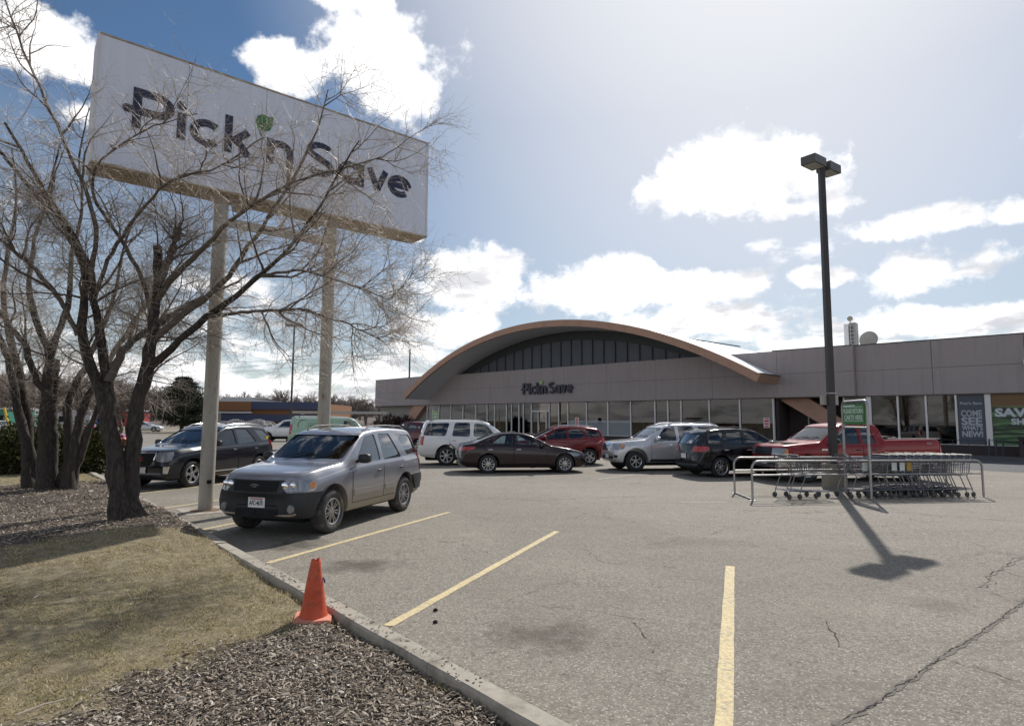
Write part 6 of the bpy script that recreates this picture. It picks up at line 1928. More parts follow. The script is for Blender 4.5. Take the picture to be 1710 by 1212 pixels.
ZLOW = 2.1
def spawn(P, R, per, t0, t1, l0, l1, K, spread, grav, r0, rtip, r, wander=.16, outward=None, curl=0.0):
    """children of polylines P: (N,Kp,3) -> (N*per,K,3)"""
    N, Kp, _ = P.shape
    t = r.uniform(t0, t1, (N, per)); f = t * (Kp - 1); i = np.clip(f.astype(int), 0, Kp - 2); fr_ = (f - i)[..., None]
    ar = np.arange(N)[:, None]
    O = P[ar, i] * (1 - fr_) + P[ar, i + 1] * fr_
    T = P[ar, i + 1] - P[ar, i]; T /= np.linalg.norm(T, axis=2, keepdims=True) + 1e-9
    Rp = R[ar, i]
    O = O.reshape(-1, 3); T = T.reshape(-1, 3); Rp = Rp.reshape(-1)
    M = len(O); rd = r.normal(size=(M, 3)); rd -= T * np.sum(rd * T, 1, keepdims=True); rd /= np.linalg.norm(rd, axis=1, keepdims=True) + 1e-9
    sp_ = r.uniform(spread[0], spread[1], (M, 1))
    d = T * np.cos(sp_) + rd * np.sin(sp_)
    if outward is not None:
        od = O - outward; od[:, 2] *= .35; od /= np.linalg.norm(od, axis=1, keepdims=True) + 1e-9
        d = d + od * .14
    d /= np.linalg.norm(d, axis=1, keepdims=True)
    L = r.uniform(l0, l1, M) * (1.15 - .55 * t.reshape(-1))
    C = np.zeros((M, K, 3)); C[:, 0] = O; cd = d.copy(); st = (L / (K - 1))[:, None]
    g = np.array([0, 0, 1.0])
    bend = r.normal(size=(M, 3)) * curl
    for k in range(1, K):
        cd = cd + r.normal(size=(M, 3)) * wander + g * grav + bend
        cd /= np.linalg.norm(cd, axis=1, keepdims=True)
        C[:, k] = C[:, k - 1] + cd * st
    base = np.minimum(Rp * .72, r0 * L / ((l0 + l1) / 2))
    RR = base[:, None] * (1 - np.linspace(0, 1, K)[None, :] ** .8) + rtip
    kz = C[:, 0, 2] > ZLOW if Kp != 9 else np.ones(M, bool)
    kz &= (r.uniform(size=M) < np.where(C[:, 0, 2] > 5.4, .74, 1.0)) | (Kp == 9)
    return C[kz], RR[kz]


def px3(pts, base_xy, depth0):
    """limb given as photo (x, y, depth offset, radius)"""
    o = []
    for x, y, dd, r in pts:
        d = ray(x, y); p = CAM + d / d[1] * (depth0 + dd); o.append((*p, r))
    return o


def bare_tree(name, label, base, limbs, depth, seed, centre, dens=1.0, split=2, K=26, rk=.80):
    r = np.random.default_rng(seed)
    t = thing(name, label, 'tree', (0, 0, 0), 0)
    LP_ = []
    for q, lm in enumerate(limbs):
        a = resample(px3(lm, base, depth), K)
        a[1:-1, :3] += r.normal(size=(K - 2, 3)) * (.006 + a[1:-1, 3:4] * .07)
        LP_.append(a)
    L = np.array(LP_); P, R = L[:, :, :3], L[:, :, 3] * rk
    # flare and root the trunks
    for i in range(len(P)):
        if P[i, 0, 2] < .6: P[i, 0, 2] = float(hgt(P[i, 0, 0], P[i, 0, 1])) - .06; R[i, 0] *= 1.5; R[i, 1] *= 1.08
    nt = sum(1 for l in limbs if l[0][3] > .085)
    # knobbly trunk surface
    for i in range(len(P)):
        RR = R[i:i + 1] * (1 + r.normal(size=(1, K)) * .06)
        # denser sides for thick stems
        o = polytubes('trunk' if i < split else 'limb', P[i:i + 1], RR, 12 if R[i, 0] > .06 else 8, t, M_bark if (i < split or R[i, 0] > .075) else M_bough)
    thick = R[:, 0] > .0
    A, RA = spawn(P, R, int(8 * dens), .28, 1, .9, 2.1, 11, (.5, 1.25), .03, .022, .0024, r, .13, centre)
    # stubs keep their own small shoots
    B1, RB1 = spawn(P, R, int(12 * dens), .2, 1, .4, 1.2, 8, (.6, 1.5), .01, .009, .0015, r, .16, centre)
    B2, RB2 = spawn(A, RA, 8, .1, .95, .4, 1.1, 8, (.5, 1.4), .0, .0075, .0014, r, .15, centre)
    Bp = np.concatenate([B1, B2]); Br = np.concatenate([RB1, RB2])
    C, RC = spawn(Bp, Br, 7, .08, .95, .22, .75, 6, (.5, 1.4), -.01, .0030, .0009, r, .17, centre, .05)
    D, RD = spawn(C, RC, 3, .12, 1, .12, .42, 4, (.5, 1.3), -.02, .0017, .0008, r, .2, None, .08)
    polytubes('bough', A, RA, 6, t, M_bough, True)
    polytubes('branch', Bp, Br, 4, t, M_twig, True)
    polytubes('twig', C, RC, 3, t, M_twig2, True)
    polytubes('fine_twig', D, RD, 3, t, M_twig2, True)
    return t


T1 = [
    [(206, 873, 0, .20), (199, 830, 0, .175), (191, 782, 0, .165), (188, 716, 0, .15), (175, 675, .05, .115), (163, 638, .1, .105), (144, 591, .1, .095), (135, 556, 0, .085), (138, 519, -.1, .075), (150, 470, -.2, .062), (120, 390, -.5, .05), (62, 330, -.8, .04), (-10, 240, -1.1, .028)],
    [(222, 870, .15, .19), (220, 860, .15, .17), (219, 782, .15, .155), (226, 713, .2, .15), (232, 650, .25, .135), (248, 603, .3, .125), (254, 563, .35, .11), (257, 531, .4, .10), (262, 490, .45, .095), (262, 455, .5, .09), (263, 411, .5, .085)],
    [(186, 712, .02, .11), (187, 685, 0, .10), (185, 657, .1, .095), (175, 619, .2, .09), (169, 563, .2, .08), (157, 500, .1, .07), (150, 440, -.1, .055), (105, 365, -.5, .045), (50, 280, -.9, .034), (8, 205, -1.2, .024)],
    [(240, 625, .3, .095), (248, 610, .3, .085), (273, 594, .3, .08), (301, 566, .2, .075), (346, 528, 0, .066), (400, 490, -.1, .055), (432, 462, -.2, .048), (470, 430, -.3, .04), (512, 380, -.5, .03), (560, 300, -.8, .02), (600, 235, -1.0, .012)],
    [(256, 568, .35, .08), (282, 541, .4, .068), (346, 500, .5, .06), (372, 470, .4, .054), (396, 445, .3, .048), (430, 391, .1, .042), (468, 332, -.1, .034), (500, 280, -.2, .026), (530, 225, -.4, .018), (548, 150, -.6, .010)],
    [(262, 500, .45, .075), (277, 475, .4, .062), (317, 436, .2, .054), (360, 395, 0, .046), (396, 356, -.2, .04), (432, 338, -.4, .034), (482, 305, -.6, .026), (560, 285, -.8, .018), (640, 262, -1.0, .010)],
    [(260, 480, .45, .08), (275, 450, .4, .08), (288, 420, .4, .078), (298, 380, .4, .072)],
    [(180, 640, .1, .09), (200, 591, .4, .08), (238, 556, .8, .066), (280, 530, 1.2, .052), (330, 500, 1.7, .04), (400, 470, 2.2, .026)],
    [(150, 470, -.2, .05), (165, 400, -.3, .045), (145, 320, -.5, .038), (90, 200, -.9, .03), (40, 90, -1.2, .02), (0, -20, -1.5, .012)],
    [(258, 540, .4, .05), (240, 470, .2, .045), (205, 400, 0, .038), (150, 330, -.3, .03), (160, 270, -.5, .022), (240, 215, -.8, .014), (330, 190, -1, .008)],
    [(157, 500, .1, .045), (180, 430, 0, .04), (220, 370, -.3, .034), (280, 300, -.5, .026), (370, 280, -.8, .018), (440, 230, -1.0, .010)],
    [(130, 560, 0, .05), (100, 500, -.2, .045), (50, 440, -.4, .038), (0, 400, -.6, .028), (-60, 350, -.8, .02)],
    [(346, 528, 0, .04), (420, 520, -.2, .032), (500, 515, -.4, .024), (580, 540, -.6, .016), (640, 570, -.8, .010)],
    [(432, 462, -.2, .034), (500, 450, -.3, .026), (570, 470, -.5, .018), (650, 500, -.8, .010)],
]
T2 = [
    [(53, 818, 0, .19), (47, 766, 0, .17), (34, 704, 0, .14), (25, 650, .1, .125), (22, 625, .1, .12), (5, 575, .2, .10), (-12, 530, .3, .085), (-40, 470, .3, .06), (-80, 400, .3, .04)],
    [(57, 818, .3, .18), (50, 750, .3, .16), (44, 704, .3, .15), (38, 635, .3, .13), (22, 588, .3, .115), (12, 538, .3, .10), (3, 500, .3, .085), (10, 430, .3, .065), (30, 340, .3, .045), (20, 250, .3, .03)],
    [(76, 818, -.2, .22), (74, 740, -.2, .19), (75, 657, -.2, .17), (84, 612, -.2, .15), (85, 588, -.2, .13), (72, 556, -.3, .11), (53, 519, -.3, .10), (47, 490, -.3, .085), (50, 420, -.4, .065), (80, 330, -.4, .045), (100, 240, -.5, .028)],
    [(76, 655, -.2, .12), (60, 632, -.3, .105), (47, 594, -.4, .10), (44, 575, -.4, .095), (25, 556, -.5, .085), (8, 530, -.6, .07), (-30, 490, -.8, .05), (-70, 430, -1, .03)],
    [(85, 594, -.2, .12), (97, 556, -.2, .11), (110, 525, -.2, .10), (120, 490, -.2, .085), (118, 430, -.2, .065), (140, 350, -.3, .045), (130, 260, -.4, .03), (150, 180, -.5, .018)],
    [(88, 812, .4, .16), (89, 735, .4, .14), (88, 688, .4, .13), (92, 640, .4, .11), (96, 600, .4, .08)],
    [(104, 812, .1, .20), (117, 760, .1, .17), (116, 730, .1, .15), (112, 700, .1, .12), (110, 672, .2, .115), (135, 625, .3, .105), (163, 569, .4, .09), (176, 538, .5, .08), (195, 480, .6, .06), (205, 410, .7, .042), (240, 330, .8, .026)],
    [(114, 806, 0, .17), (122, 755, 0, .16), (128, 720, .1, .145), (147, 657, .2, .12), (165, 630, .3, .11), (190, 590, .6, .09), (220, 540, .9, .07), (260, 490, 1.2, .05), (310, 430, 1.4, .03)],
    [(120, 805, .1, .13), (135, 760, .1, .115), (147, 726, .1, .10), (166, 676, .2, .09), (185, 620, .3, .07), (215, 570, .5, .055), (240, 500, .6, .04)],
]
bare_tree('bare_tree', 'large bare tree with a double trunk beside the kerb and billboard', TREE1, T1, TREE1[1], 5, np.array([TREE1[0], TREE1[1], 3.5]), 1.25, 2)
bare_tree('bare_tree', 'bare tree with a clump of many trunks before the dark green hedge', TREE2, T2, TREE2[1], 8, np.array([TREE2[0], TREE2[1], 4.0]), 1.35, 4, rk=.67)

# ================================================================== grass and wood chips
def inpoly(x, y, poly):
    n = len(poly); ins = np.zeros(len(x), bool); j = n - 1
    for i in range(n):
        xi, yi = poly[i]; xj, yj = poly[j]
        cnd = ((yi > y) != (yj > y)) & (x < (xj - xi) * (y - yi) / (yj - yi + 1e-12) + xi)
        ins ^= cnd; j = i
    return ins


kl = lambda s, o=.16: tuple(kp(s) + KL * o)
near_m = [(-3.4, 2.9), (-2.93, 3.75), (-2.66, 4.0), (-2.58, 4.36), (-2.38, 4.75), (-2.15, 5.02), (-1.9, 5.42), (-1.62, 5.62), kl(.75), kl(-9), (0, -3), (-4, -2)]
ring_m = [(-14, 5.0), (-9.0, 6.3), (-7.1, 7.6), (-6.6, 8.5), (-6.2, 9.0), (-5.95, 9.6), (-5.0, 9.5), kl(5.0), kl(15.6), (-11.5, 16.75), (-12.0, 15.6), (-12.6, 15.3), (-14.5, 15.5), (-18, 14), (-20, 9)]


def sdist(x, y):
    """distance to the left of the kerb's back edge (straight run)"""
    return (x - K0[0]) * KL[0] + (y - K0[1]) * KL[1] - .172


def is_mulch(x, y, jit):
    xx, yy = x + jit[:, 0], y + jit[:, 1]
    return inpoly(xx, yy, near_m) | inpoly(xx, yy, ring_m)


lv = np.array([v.co[:] for v in lawn.data.vertices])
la_ = lawn.data.attributes.new('mulch', 'FLOAT', 'POINT'); la_.data.foreach_set('value', is_mulch(lv[:, 0], lv[:, 1], np.zeros((len(lv), 2))).astype(np.float32))


def in_view(x, y, z, m=60):
    d = np.stack([x, y, z - EYE], 1); k = d @ cF
    px = 855 + FOC * (d @ cR) / k; py = 606 - FOC * (d @ cU) / k
    return (k > .3) & (px > -m * 4) & (px < 1710 + m) & (py < 1212 + m * 3)


def scatter(n, x0, x1, y0, y1, fall, seed):
    r = np.random.default_rng(seed)
    x = r.uniform(x0, x1, n); y = r.uniform(y0, y1, n)
    d = np.hypot(x, y); keep = r.uniform(size=n) < np.minimum(1, (fall / np.maximum(d, .1)) ** 1.6)
    x, y = x[keep], y[keep]
    s = sdist(x, y); along = (x - K0[0]) * KD[0] + (y - K0[1]) * KD[1]
    ok = (s > .004) & (along < 20.5)
    x, y = x[ok], y[ok]
    z = hgt(x, y); ok = in_view(x, y, z)
    return x[ok], y[ok], z[ok], r


# dormant grass
xs_, ys_, zs_, r = scatter(1500000, -22, 1.5, 2.4, 21, 5.0, 21)
jit = np.stack([.10 * np.sin(ys_ * 9.0) + r.normal(size=len(xs_)) * .07, .10 * np.sin(xs_ * 8.0) + r.normal(size=len(xs_)) * .07], 1)
g_ = ~is_mulch(xs_, ys_, jit)
xs_, ys_, zs_ = xs_[g_], ys_[g_], zs_[g_]
N = len(xs_)
th = r.uniform(0, 2 * pi, N); d = np.hypot(xs_, ys_)
patchy = np.zeros(N)
for fq, am in ((1.3, .5), (2.9, .55), (5.5, .7), (9.7, .8), (17.0, .9), (31.0, .8)):
    for _ in range(3):
        a_ = r.uniform(0, 6.28); patchy += am * np.sin((xs_ * np.cos(a_) + ys_ * np.sin(a_)) * fq * r.uniform(.8, 1.25) + r.uniform(0, 6.28))
patchy = np.clip(.5 + patchy * .13, 0, 1)
h = r.uniform(.012, .038, N) * (.7 + .5 * patchy); lean = r.uniform(.3, 1.9, N) * h
wd = r.uniform(.0014, .0028, N) * (1 + d / 5.0)
cx, sy_ = np.cos(th), np.sin(th)
la = th + r.normal(size=N) * 1.2
Pb = np.stack([xs_, ys_, zs_ - .004], 1)
a1 = Pb + np.stack([-sy_ * wd, cx * wd, np.zeros(N)], 1); a2 = Pb - np.stack([-sy_ * wd, cx * wd, np.zeros(N)], 1)
tip = Pb + np.stack([np.cos(la) * lean, np.sin(la) * lean, h], 1)
V = np.stack([a1, a2, tip], 1).reshape(-1, 3)
rv = np.repeat(np.clip(r.uniform(0, 1, N) * .7 + patchy * .3, 0, 1), 3)
gr = np.repeat(np.clip(patchy + r.normal(size=N) * .35, 0, 1), 3)
me = fast_mesh('grass', V, np.arange(3 * N).reshape(-1, 3), {'tone': rv, 'green': gr})
mt, b, pr, out = newmat('dormant_grass')
at_ = b.n('ShaderNodeAttribute', attribute_name='tone'); ag = b.n('ShaderNodeAttribute', attribute_name='green')
c1 = b.ramp(at_.outputs['Fac'], [(0, (.28, .22, .115)), (.35, (.46, .375, .21)), (.7, (.62, .52, .33)), (1, (.78, .69, .50))])
c2 = b.ramp(at_.outputs['Fac'], [(0, (.09, .095, .035)), (.5, (.17, .175, .065)), (1, (.30, .285, .12))])
b.put(pr.inputs['Base Color'], b.mix(b.mr(ag.outputs['Fac'], .48, .95, 0, .75), c1, c2)); pr.inputs['Roughness'].default_value = .8
pr.inputs['Specular IOR Level'].default_value = .2
tl = b.n('ShaderNodeBsdfTranslucent'); cc = b.mix(b.mr(ag.outputs['Fac'], .52, .95, 0, .75), c1, c2); b.put(tl.inputs[0], cc)
mxs = b.n('ShaderNodeMixShader'); mxs.inputs[0].default_value = .38; b.nt.links.new(pr.outputs[0], mxs.inputs[1]); b.nt.links.new(tl.outputs[0], mxs.inputs[2]); b.nt.links.new(mxs.outputs[0], out.inputs[0])
o = link('grass', me, None, mt); tag(o, 'short dormant tan and green grass on the verge inside the kerb', 'grass', kind='stuff')

# wood chips: flat bent slivers lying at all angles
xs_, ys_, zs_, r = scatter(2000000, -20, 3.2, 2.4, 18, 4.4, 22)
jit = np.stack([.10 * np.sin(ys_ * 9.0) + r.normal(size=len(xs_)) * .12, .10 * np.sin(xs_ * 8.0) + r.normal(size=len(xs_)) * .12], 1)
g_ = is_mulch(xs_, ys_, jit) & (r.uniform(size=len(xs_)) < .72)
xs_, ys_, zs_ = xs_[g_], ys_[g_], zs_[g_]
N = len(xs_); d = np.hypot(xs_, ys_)
L_ = r.gamma(2.6, .0030, N) * (1 + d / 11) + .0045; Wd = L_ * r.uniform(.10, .34, N) + .0015
th = r.uniform(0, pi, N) + .0; pit = r.normal(size=N) * .28; rol = r.normal(size=N) * .45
dx = np.stack([np.cos(th) * np.cos(pit), np.sin(th) * np.cos(pit), np.sin(pit)], 1)
dy = np.stack([-np.sin(th) * np.cos(rol), np.cos(th) * np.cos(rol), np.sin(rol)], 1)
up_ = np.cross(dx, dy)
C0 = np.stack([xs_, ys_, zs_ + r.uniform(.0, .022, N)], 1)
bend = (r.uniform(-.12, .22, N) * L_)[:, None] * up_
l, w_ = L_[:, None], Wd[:, None]
th_ = r.uniform(.002, .006, N)[:, None] * up_
q = [C0 - dx * l - dy * w_ * .5, C0 - dx * l + dy * w_ * .35, C0 + bend - dy * w_, C0 + bend + dy * w_, C0 + dx * l * .9 - dy * w_ * .4, C0 + dx * l + dy * w_ * .3,
     C0 + bend - dy * w_ - th_, C0 + dx * l * .9 - dy * w_ * .4 - th_, C0 - dx * l - dy * w_ * .5 - th_]
V = np.stack(q, 1).reshape(-1, 3); i = np.arange(N)[:, None] * 9
F = np.concatenate([i + np.array([0, 2, 3, 1]), i + np.array([2, 4, 5, 3]), i + np.array([8, 6, 2, 0]), i + np.array([6, 7, 4, 2])], 0)
tone = np.repeat(r.beta(1.4, 1.75, N), 9)
me = fast_mesh('wood_chips', V, F, {'tone': tone})
mt, b, pr, out = newmat('weathered_chip')
at_ = b.n('ShaderNodeAttribute', attribute_name='tone')
b.put(pr.inputs['Base Color'], b.ramp(at_.outputs['Fac'], [(0, (.085, .062, .042)), (.3, (.20, .155, .112)), (.6, (.30, .25, .195)), (.85, (.43, .38, .32)), (1, (.64, .60, .54))]))
pr.inputs['Roughness'].default_value = .85
o = link('wood_chips', me, None, mt); tag(o, 'grey brown weathered wood chip mulch beside the kerb and round the trees', 'wood chips', kind='stuff')

# chips kicked over the kerb and on to the asphalt
r = np.random.default_rng(91); n0 = 330
al = r.uniform(-1.5, 3.2, n0); so = -np.abs(r.normal(size=n0)) * .16
pp_ = K0[None, :] + KD[None, :] * al[:, None] + KL[None, :] * (so + .172)[:, None]
zz = np.where(so > -.172, .124, .004); N = n0
th = r.uniform(0, pi, N); L_ = r.gamma(2.4, .0035, N) + .004; W_ = L_ * r.uniform(.15, .4, N) + .001
dx = np.stack([np.cos(th), np.sin(th), r.normal(size=N) * .08], 1); dy = np.stack([-np.sin(th), np.cos(th), r.normal(size=N) * .15], 1)
C0 = np.stack([pp_[:, 0], pp_[:, 1], zz + .002], 1); l, w_ = L_[:, None], W_[:, None]; up1 = np.array([0, 0, .003])
V = np.stack([C0 - dx * l - dy * w_ * .5, C0 - dy * w_, C0 + dx * l, C0 + dy * w_ * .8, C0 - dx * l - dy * w_ * .5 + up1, C0 - dy * w_ + up1, C0 + dx * l + up1, C0 + dy * w_ * .8 + up1], 1).reshape(-1, 3)
i = np.arange(N)[:, None] * 8
F = np.concatenate([i + np.array([4, 5, 6, 7]), i + np.array([0, 1, 5, 4]), i + np.array([1, 2, 6, 5]), i + np.array([2, 3, 7, 6]), i + np.array([3, 0, 4, 7])], 0)
o = link('spilled_chips', fast_mesh('spilled_chips', V, F, {'tone': np.repeat(r.beta(1.6, 2.0, N), 8)}), None, mt); tag(o, 'loose wood chips and crumbs spilled over the kerb on to the asphalt', 'wood chips', kind='stuff')

# a few loose sticks and pale litter on the grass
for k, (a, e, rr, lab) in enumerate((((28, 1193), (112, 1166), .006, 'long pale stick lying where the grass meets the wood chips'), ((215, 978), (228, 977), .005, 'short pale stick lying in the middle of the grass'), ((56, 998), (72, 992), .005, 'short stick in the grass near the left edge'))):
    A_, E_ = at(*a, .09), at(*e, .09)
    M_ = (A_ + E_) / 2 + np.array([0, .01, .01])
    tag(MB().tube([A_, M_, E_], [rr, rr * .9, rr * .5], 6).build('stick', M_twig2), lab, 'stick')
for (px, py, lab) in ((727, 1020, 'upper of two small dark clods on the asphalt beside the second bay line'), (727, 1040, 'lower of two small dark clods on the asphalt beside the second bay line')):
    p = at(px, py, .0); V, F = ellipsoid((0, 0, .012), (.024, .018, .018), 6, 9)
    V = [(v[0] * random.uniform(.7, 1.2), v[1] * random.uniform(.7, 1.2), max(0, v[2])) for v in V]
    mb = MB(); mb.add(V, F); o = mb.build('clod', simple('clod_brown', (.03, .02, .015), .95) if 'clod_brown' not in MATS else MATS['clod_brown']); o.location = tuple(p); tag(o, lab, 'clod')

# ================================================================== shrubs and conifer
def tufts(n, centre, rad, r, size, shell=.5, flat=1.0, droop=0.0, zmin=0.02):
    """leaf sprays through a crown volume"""
    d = r.normal(size=(n, 3)); d /= np.linalg.norm(d, axis=1, keepdims=True)
    rr = r.uniform(shell, 1.0, n) ** .6
    lump = 1 + .16 * np.sin(d[:, 0] * 7 + d[:, 2] * 5) + .12 * np.sin(d[:, 1] * 11 + d[:, 0] * 9)
    p = d * rr[:, None] * lump[:, None] * np.array(rad) + np.array(centre)
    p[:, 2] = np.maximum(p[:, 2], zmin)
    ax = d * .9 + r.normal(size=(n, 3)) * .55 + np.array([0, 0, .35 - droop]); ax /= np.linalg.norm(ax, axis=1, keepdims=True)
    s = np.cross(ax, r.normal(size=(n, 3))); s /= np.linalg.norm(s, axis=1, keepdims=True)
    l = r.uniform(.6, 1.3, n)[:, None] * size; w = l * r.uniform(.12, .26, n)[:, None]
    V = np.stack([p, p + ax * l * .5 + s * w, p + ax * l, p + ax * l * .5 - s * w], 1)
    return V.reshape(-1, 3), np.repeat(r.uniform(0, 1, n), 4)


def leafmat(name, dark, mid, light):
    mt, b, pr, out = newmat(name)
    a = b.n('ShaderNodeAttribute', attribute_name='tone')
    b.put(pr.inputs['Base Color'], b.ramp(a.outputs['Fac'], [(0, dark), (.5, mid), (1, light)])); pr.inputs['Roughness'].default_value = .7
    pr.inputs['Specular IOR Level'].default_value = .25
    return mt


M_yew = leafmat('yew_leaf', (.018, .024, .008), (.045, .055, .015), (.13, .13, .04))
M_fir = leafmat('fir_leaf', (.010, .014, .010), (.028, .036, .022), (.06, .068, .04))
M_shrub = leafmat('dry_shrub_twig', (.03, .018, .018), (.06, .04, .038), (.10, .07, .06))


def bush(name, label, blobs, mt, n, size, seed, group=None, cat='shrub', stem=True, loc=None):
    r = np.random.default_rng(seed); Vs = []; Ts = []
    t = thing(name, label, cat, loc, 0, group)
    for (c, rad) in blobs:
        V, T = tufts(n, c, rad, r, size, .35); Vs.append(V); Ts.append(T)
    V = np.concatenate(Vs); T = np.concatenate(Ts)
    o = link('foliage', fast_mesh('foliage', V, np.arange(len(V)).reshape(-1, 4), {'tone': T}), t, mt); o['kind'] = 'stuff'
    mb = MB()
    for (c, rad) in blobs:
        for k in range(5):
            a = r.uniform(0, 6.28); mb.tube([(c[0] * .6, c[1] * .6, 0), (c[0] + rad[0] * .3 * cos(a), c[1] + rad[1] * .3 * sin(a), c[2]), (c[0] + rad[0] * .7 * cos(a), c[1] + rad[1] * .7 * sin(a), c[2] + rad[2] * .6)], [.03, .02, .008], 5)
    mb.build('stem', M_bark, t)
    return t


hp = [at(35, 782, .05), at(92, 784, .05), at(140, 783, .05)]
for k, (px, dist, w_, hh, lab) in enumerate(((8, 20.5, 1.5, 1.75, 'leftmost of the three spreading dark green yews behind the tree clump'), (62, 21.5, 1.2, 1.65, 'middle of the three spreading dark green yews behind the tree clump'),
                                   (139, 21.0, 1.05, 1.65, 'rightmost of the three spreading dark green yews, beside the kerb'))):
    c = far(px, dist)
    bush('yew_shrub', lab, [((-.35 * w_, 0, .6), (w_ * .7, .9, hh * .52)), ((.35 * w_, .2, .7), (w_ * .7, .9, hh * .55)), ((0, -.3, .5), (w_ * .8, .9, hh * .46))], M_yew, 4200, .13, 40 + k, 'yew shrubs behind the trees', loc=(c[0], c[1], .05))
c = far(660, 60)
bush('bare_shrub', 'purplish brown rounded shrub at the left end of the supermarket', [((0, 0, 1.0), (1.9, 1.2, 1.25))], M_shrub, 3500, .3, 50, loc=(c[0], c[1], 0))

# conifer beyond the lot
c = far(304, 84)
t = thing('fir_tree', 'dark green ragged fir tree beyond the lot left of the billboard post', 'tree', (c[0], c[1], 0))
r = np.random.default_rng(60); Vs = []; Ts = []
MB().tube([(0, 0, 0), (.1, 0, 3), (0, 0, 6.8)], [.28, .2, .05], 8).build('trunk', M_bark, t)
br = MB()
for z, rad in ((1.2, 2.9), (1.9, 3.3), (2.7, 3.2), (3.5, 3.0), (4.3, 2.7), (5.1, 2.4), (5.8, 2.0), (6.4, 1.5), (7.0, .9)):
    for k in range(8):
        a = r.uniform(0, 6.28); q = rad * r.uniform(.65, 1.08); x, y = q * cos(a), q * sin(a)
        br.tube([(0, 0, z), (x * .9, y * .9, z + .25)], [.05, .015], 4, False)
        for f in (.45, .7, .95):
            V, T = tufts(150, (x * f, y * f, z + .1), (.55 * q / 2 + .3, .55 * q / 2 + .3, .32), r, .26, .1); Vs.append(V); Ts.append(T)
br.build('branch', M_bark, t)['kind'] = 'stuff'
V = np.concatenate(Vs); T = np.concatenate(Ts)
link('foliage', fast_mesh('foliage', V, np.arange(len(V)).reshape(-1, 4), {'tone': T}), t, M_fir)['kind'] = 'stuff'

ZLOW = -1
# ================================================================== bare trees on the skyline
M_far = simple('far_bark', (0.115, 0.092, 0.082), .95, var=.3, scale=.5)
M_far2 = simple('far_twigs', (0.16, 0.128, 0.115), .95, var=.3, scale=.5)


def far_mesh(seed, H=9.0, per=(11, 8, 6)):
    r = np.random.default_rng(seed)
    n0 = 3; P = np.zeros((n0, 9, 3)); R = np.zeros((n0, 9))
    for i in range(n0):
        a = r.uniform(0, 6.28); l = r.uniform(.05, .22)
        z = np.linspace(0, H * r.uniform(.7, .85), 9); P[i, :, 2] = z
        P[i, :, 0] = cos(a) * l * z + r.normal(size=9) * .08 * z / H * 3; P[i, :, 1] = sin(a) * l * z + r.normal(size=9) * .08 * z / H * 3
        R[i] = np.linspace(.22, .05, 9)
    ctr = np.array([0, 0, H * .3])
    A, RA = spawn(P, R, per[0], .25, 1, H * .25, H * .48, 7, (.4, 1.0), .05, .07, .02, r, .14, ctr)
    B, RB = spawn(A, RA, per[1], .15, 1, H * .10, H * .24, 5, (.4, 1.0), .04, .035, .014, r, .16, ctr)
    Cc, RC = spawn(B, RB, per[2], .1, 1, H * .05, H * .12, 3, (.4, 1.1), .02, .02, .010, r, .16, ctr)
    return (P, R), (A, RA), (B, RB), (Cc, RC)


def far_tree_obj(label, loc, H, seed, group, sx=1.0):
    t = thing('skyline_tree', label, 'tree', loc, 0, group); t.scale = (sx, sx, 1)
    a, b2, c2, d2 = far_mesh(seed, H)
    polytubes('trunk', *a, 6, t, M_far); polytubes('branch', *b2, 4, t, M_far, True)
    polytubes('twig', *c2, 3, t, M_far2, True); polytubes('fine_twig', *d2, 3, t, M_far2, True)
    return t


M_farT = [(228, 88, 7.0, 1), (462, 118, 8.0, 2), (700, 130, 7, 3), (30, 100, 9.5, 4), (205, 95, 8, 5), (130, 110, 8.5, 6), (85, 92, 8, 7)]
labs = {228: 'small bare tree on the verge left of the fir tree', 462: 'wide rounded bare tree above the roof of the blue banded shop', 700: 'bare tree just behind the left end wall of the supermarket',
        30: 'tall bare tree at the left edge behind the grey pole', 205: 'bare tree on the street side behind the big double trunk', 130: 'bare tree beyond the street seen between tree clump and double trunk', 85: 'bare tree beyond the white street sign'}
for (px, dist, H, sd2) in M_farT:
    c = far(px, dist); far_tree_obj(labs[px], (c[0], c[1], 0), H, 100 + sd2, None, 1.25)
# the wood behind, one mass
Ps = []; protos = [far_mesh(200 + k, 10.0, (9, 6, 5)) for k in range(5)]
r = np.random.default_rng(77); Vall = []; Fall = []; off = 0
def tube_np(P, R, n):
    N, K, _ = P.shape
    T = np.gradient(P, axis=1); T /= np.linalg.norm(T, axis=2, keepdims=True) + 1e-9
    A = np.cross(T, np.array([.3, .2, 1.0])); A /= np.linalg.norm(A, axis=2, keepdims=True) + 1e-9; Bn = np.cross(T, A)
    th = 2 * pi * np.arange(n) / n
    V = P[:, :, None, :] + R[:, :, None, None] * (A[:, :, None, :] * np.cos(th)[None, None, :, None] + Bn[:, :, None, :] * np.sin(th)[None, None, :, None])
    i = np.arange(N)[:, None, None] * K * n; k = np.arange(K - 1)[None, :, None] * n; q = np.arange(n)[None, None, :]; q2 = (q + 1) % n
    return V.reshape(-1, 3), np.stack([i + k + q, i + k + q2, i + k + n + q2, i + k + n + q], -1).reshape(-1, 4)
pm = []
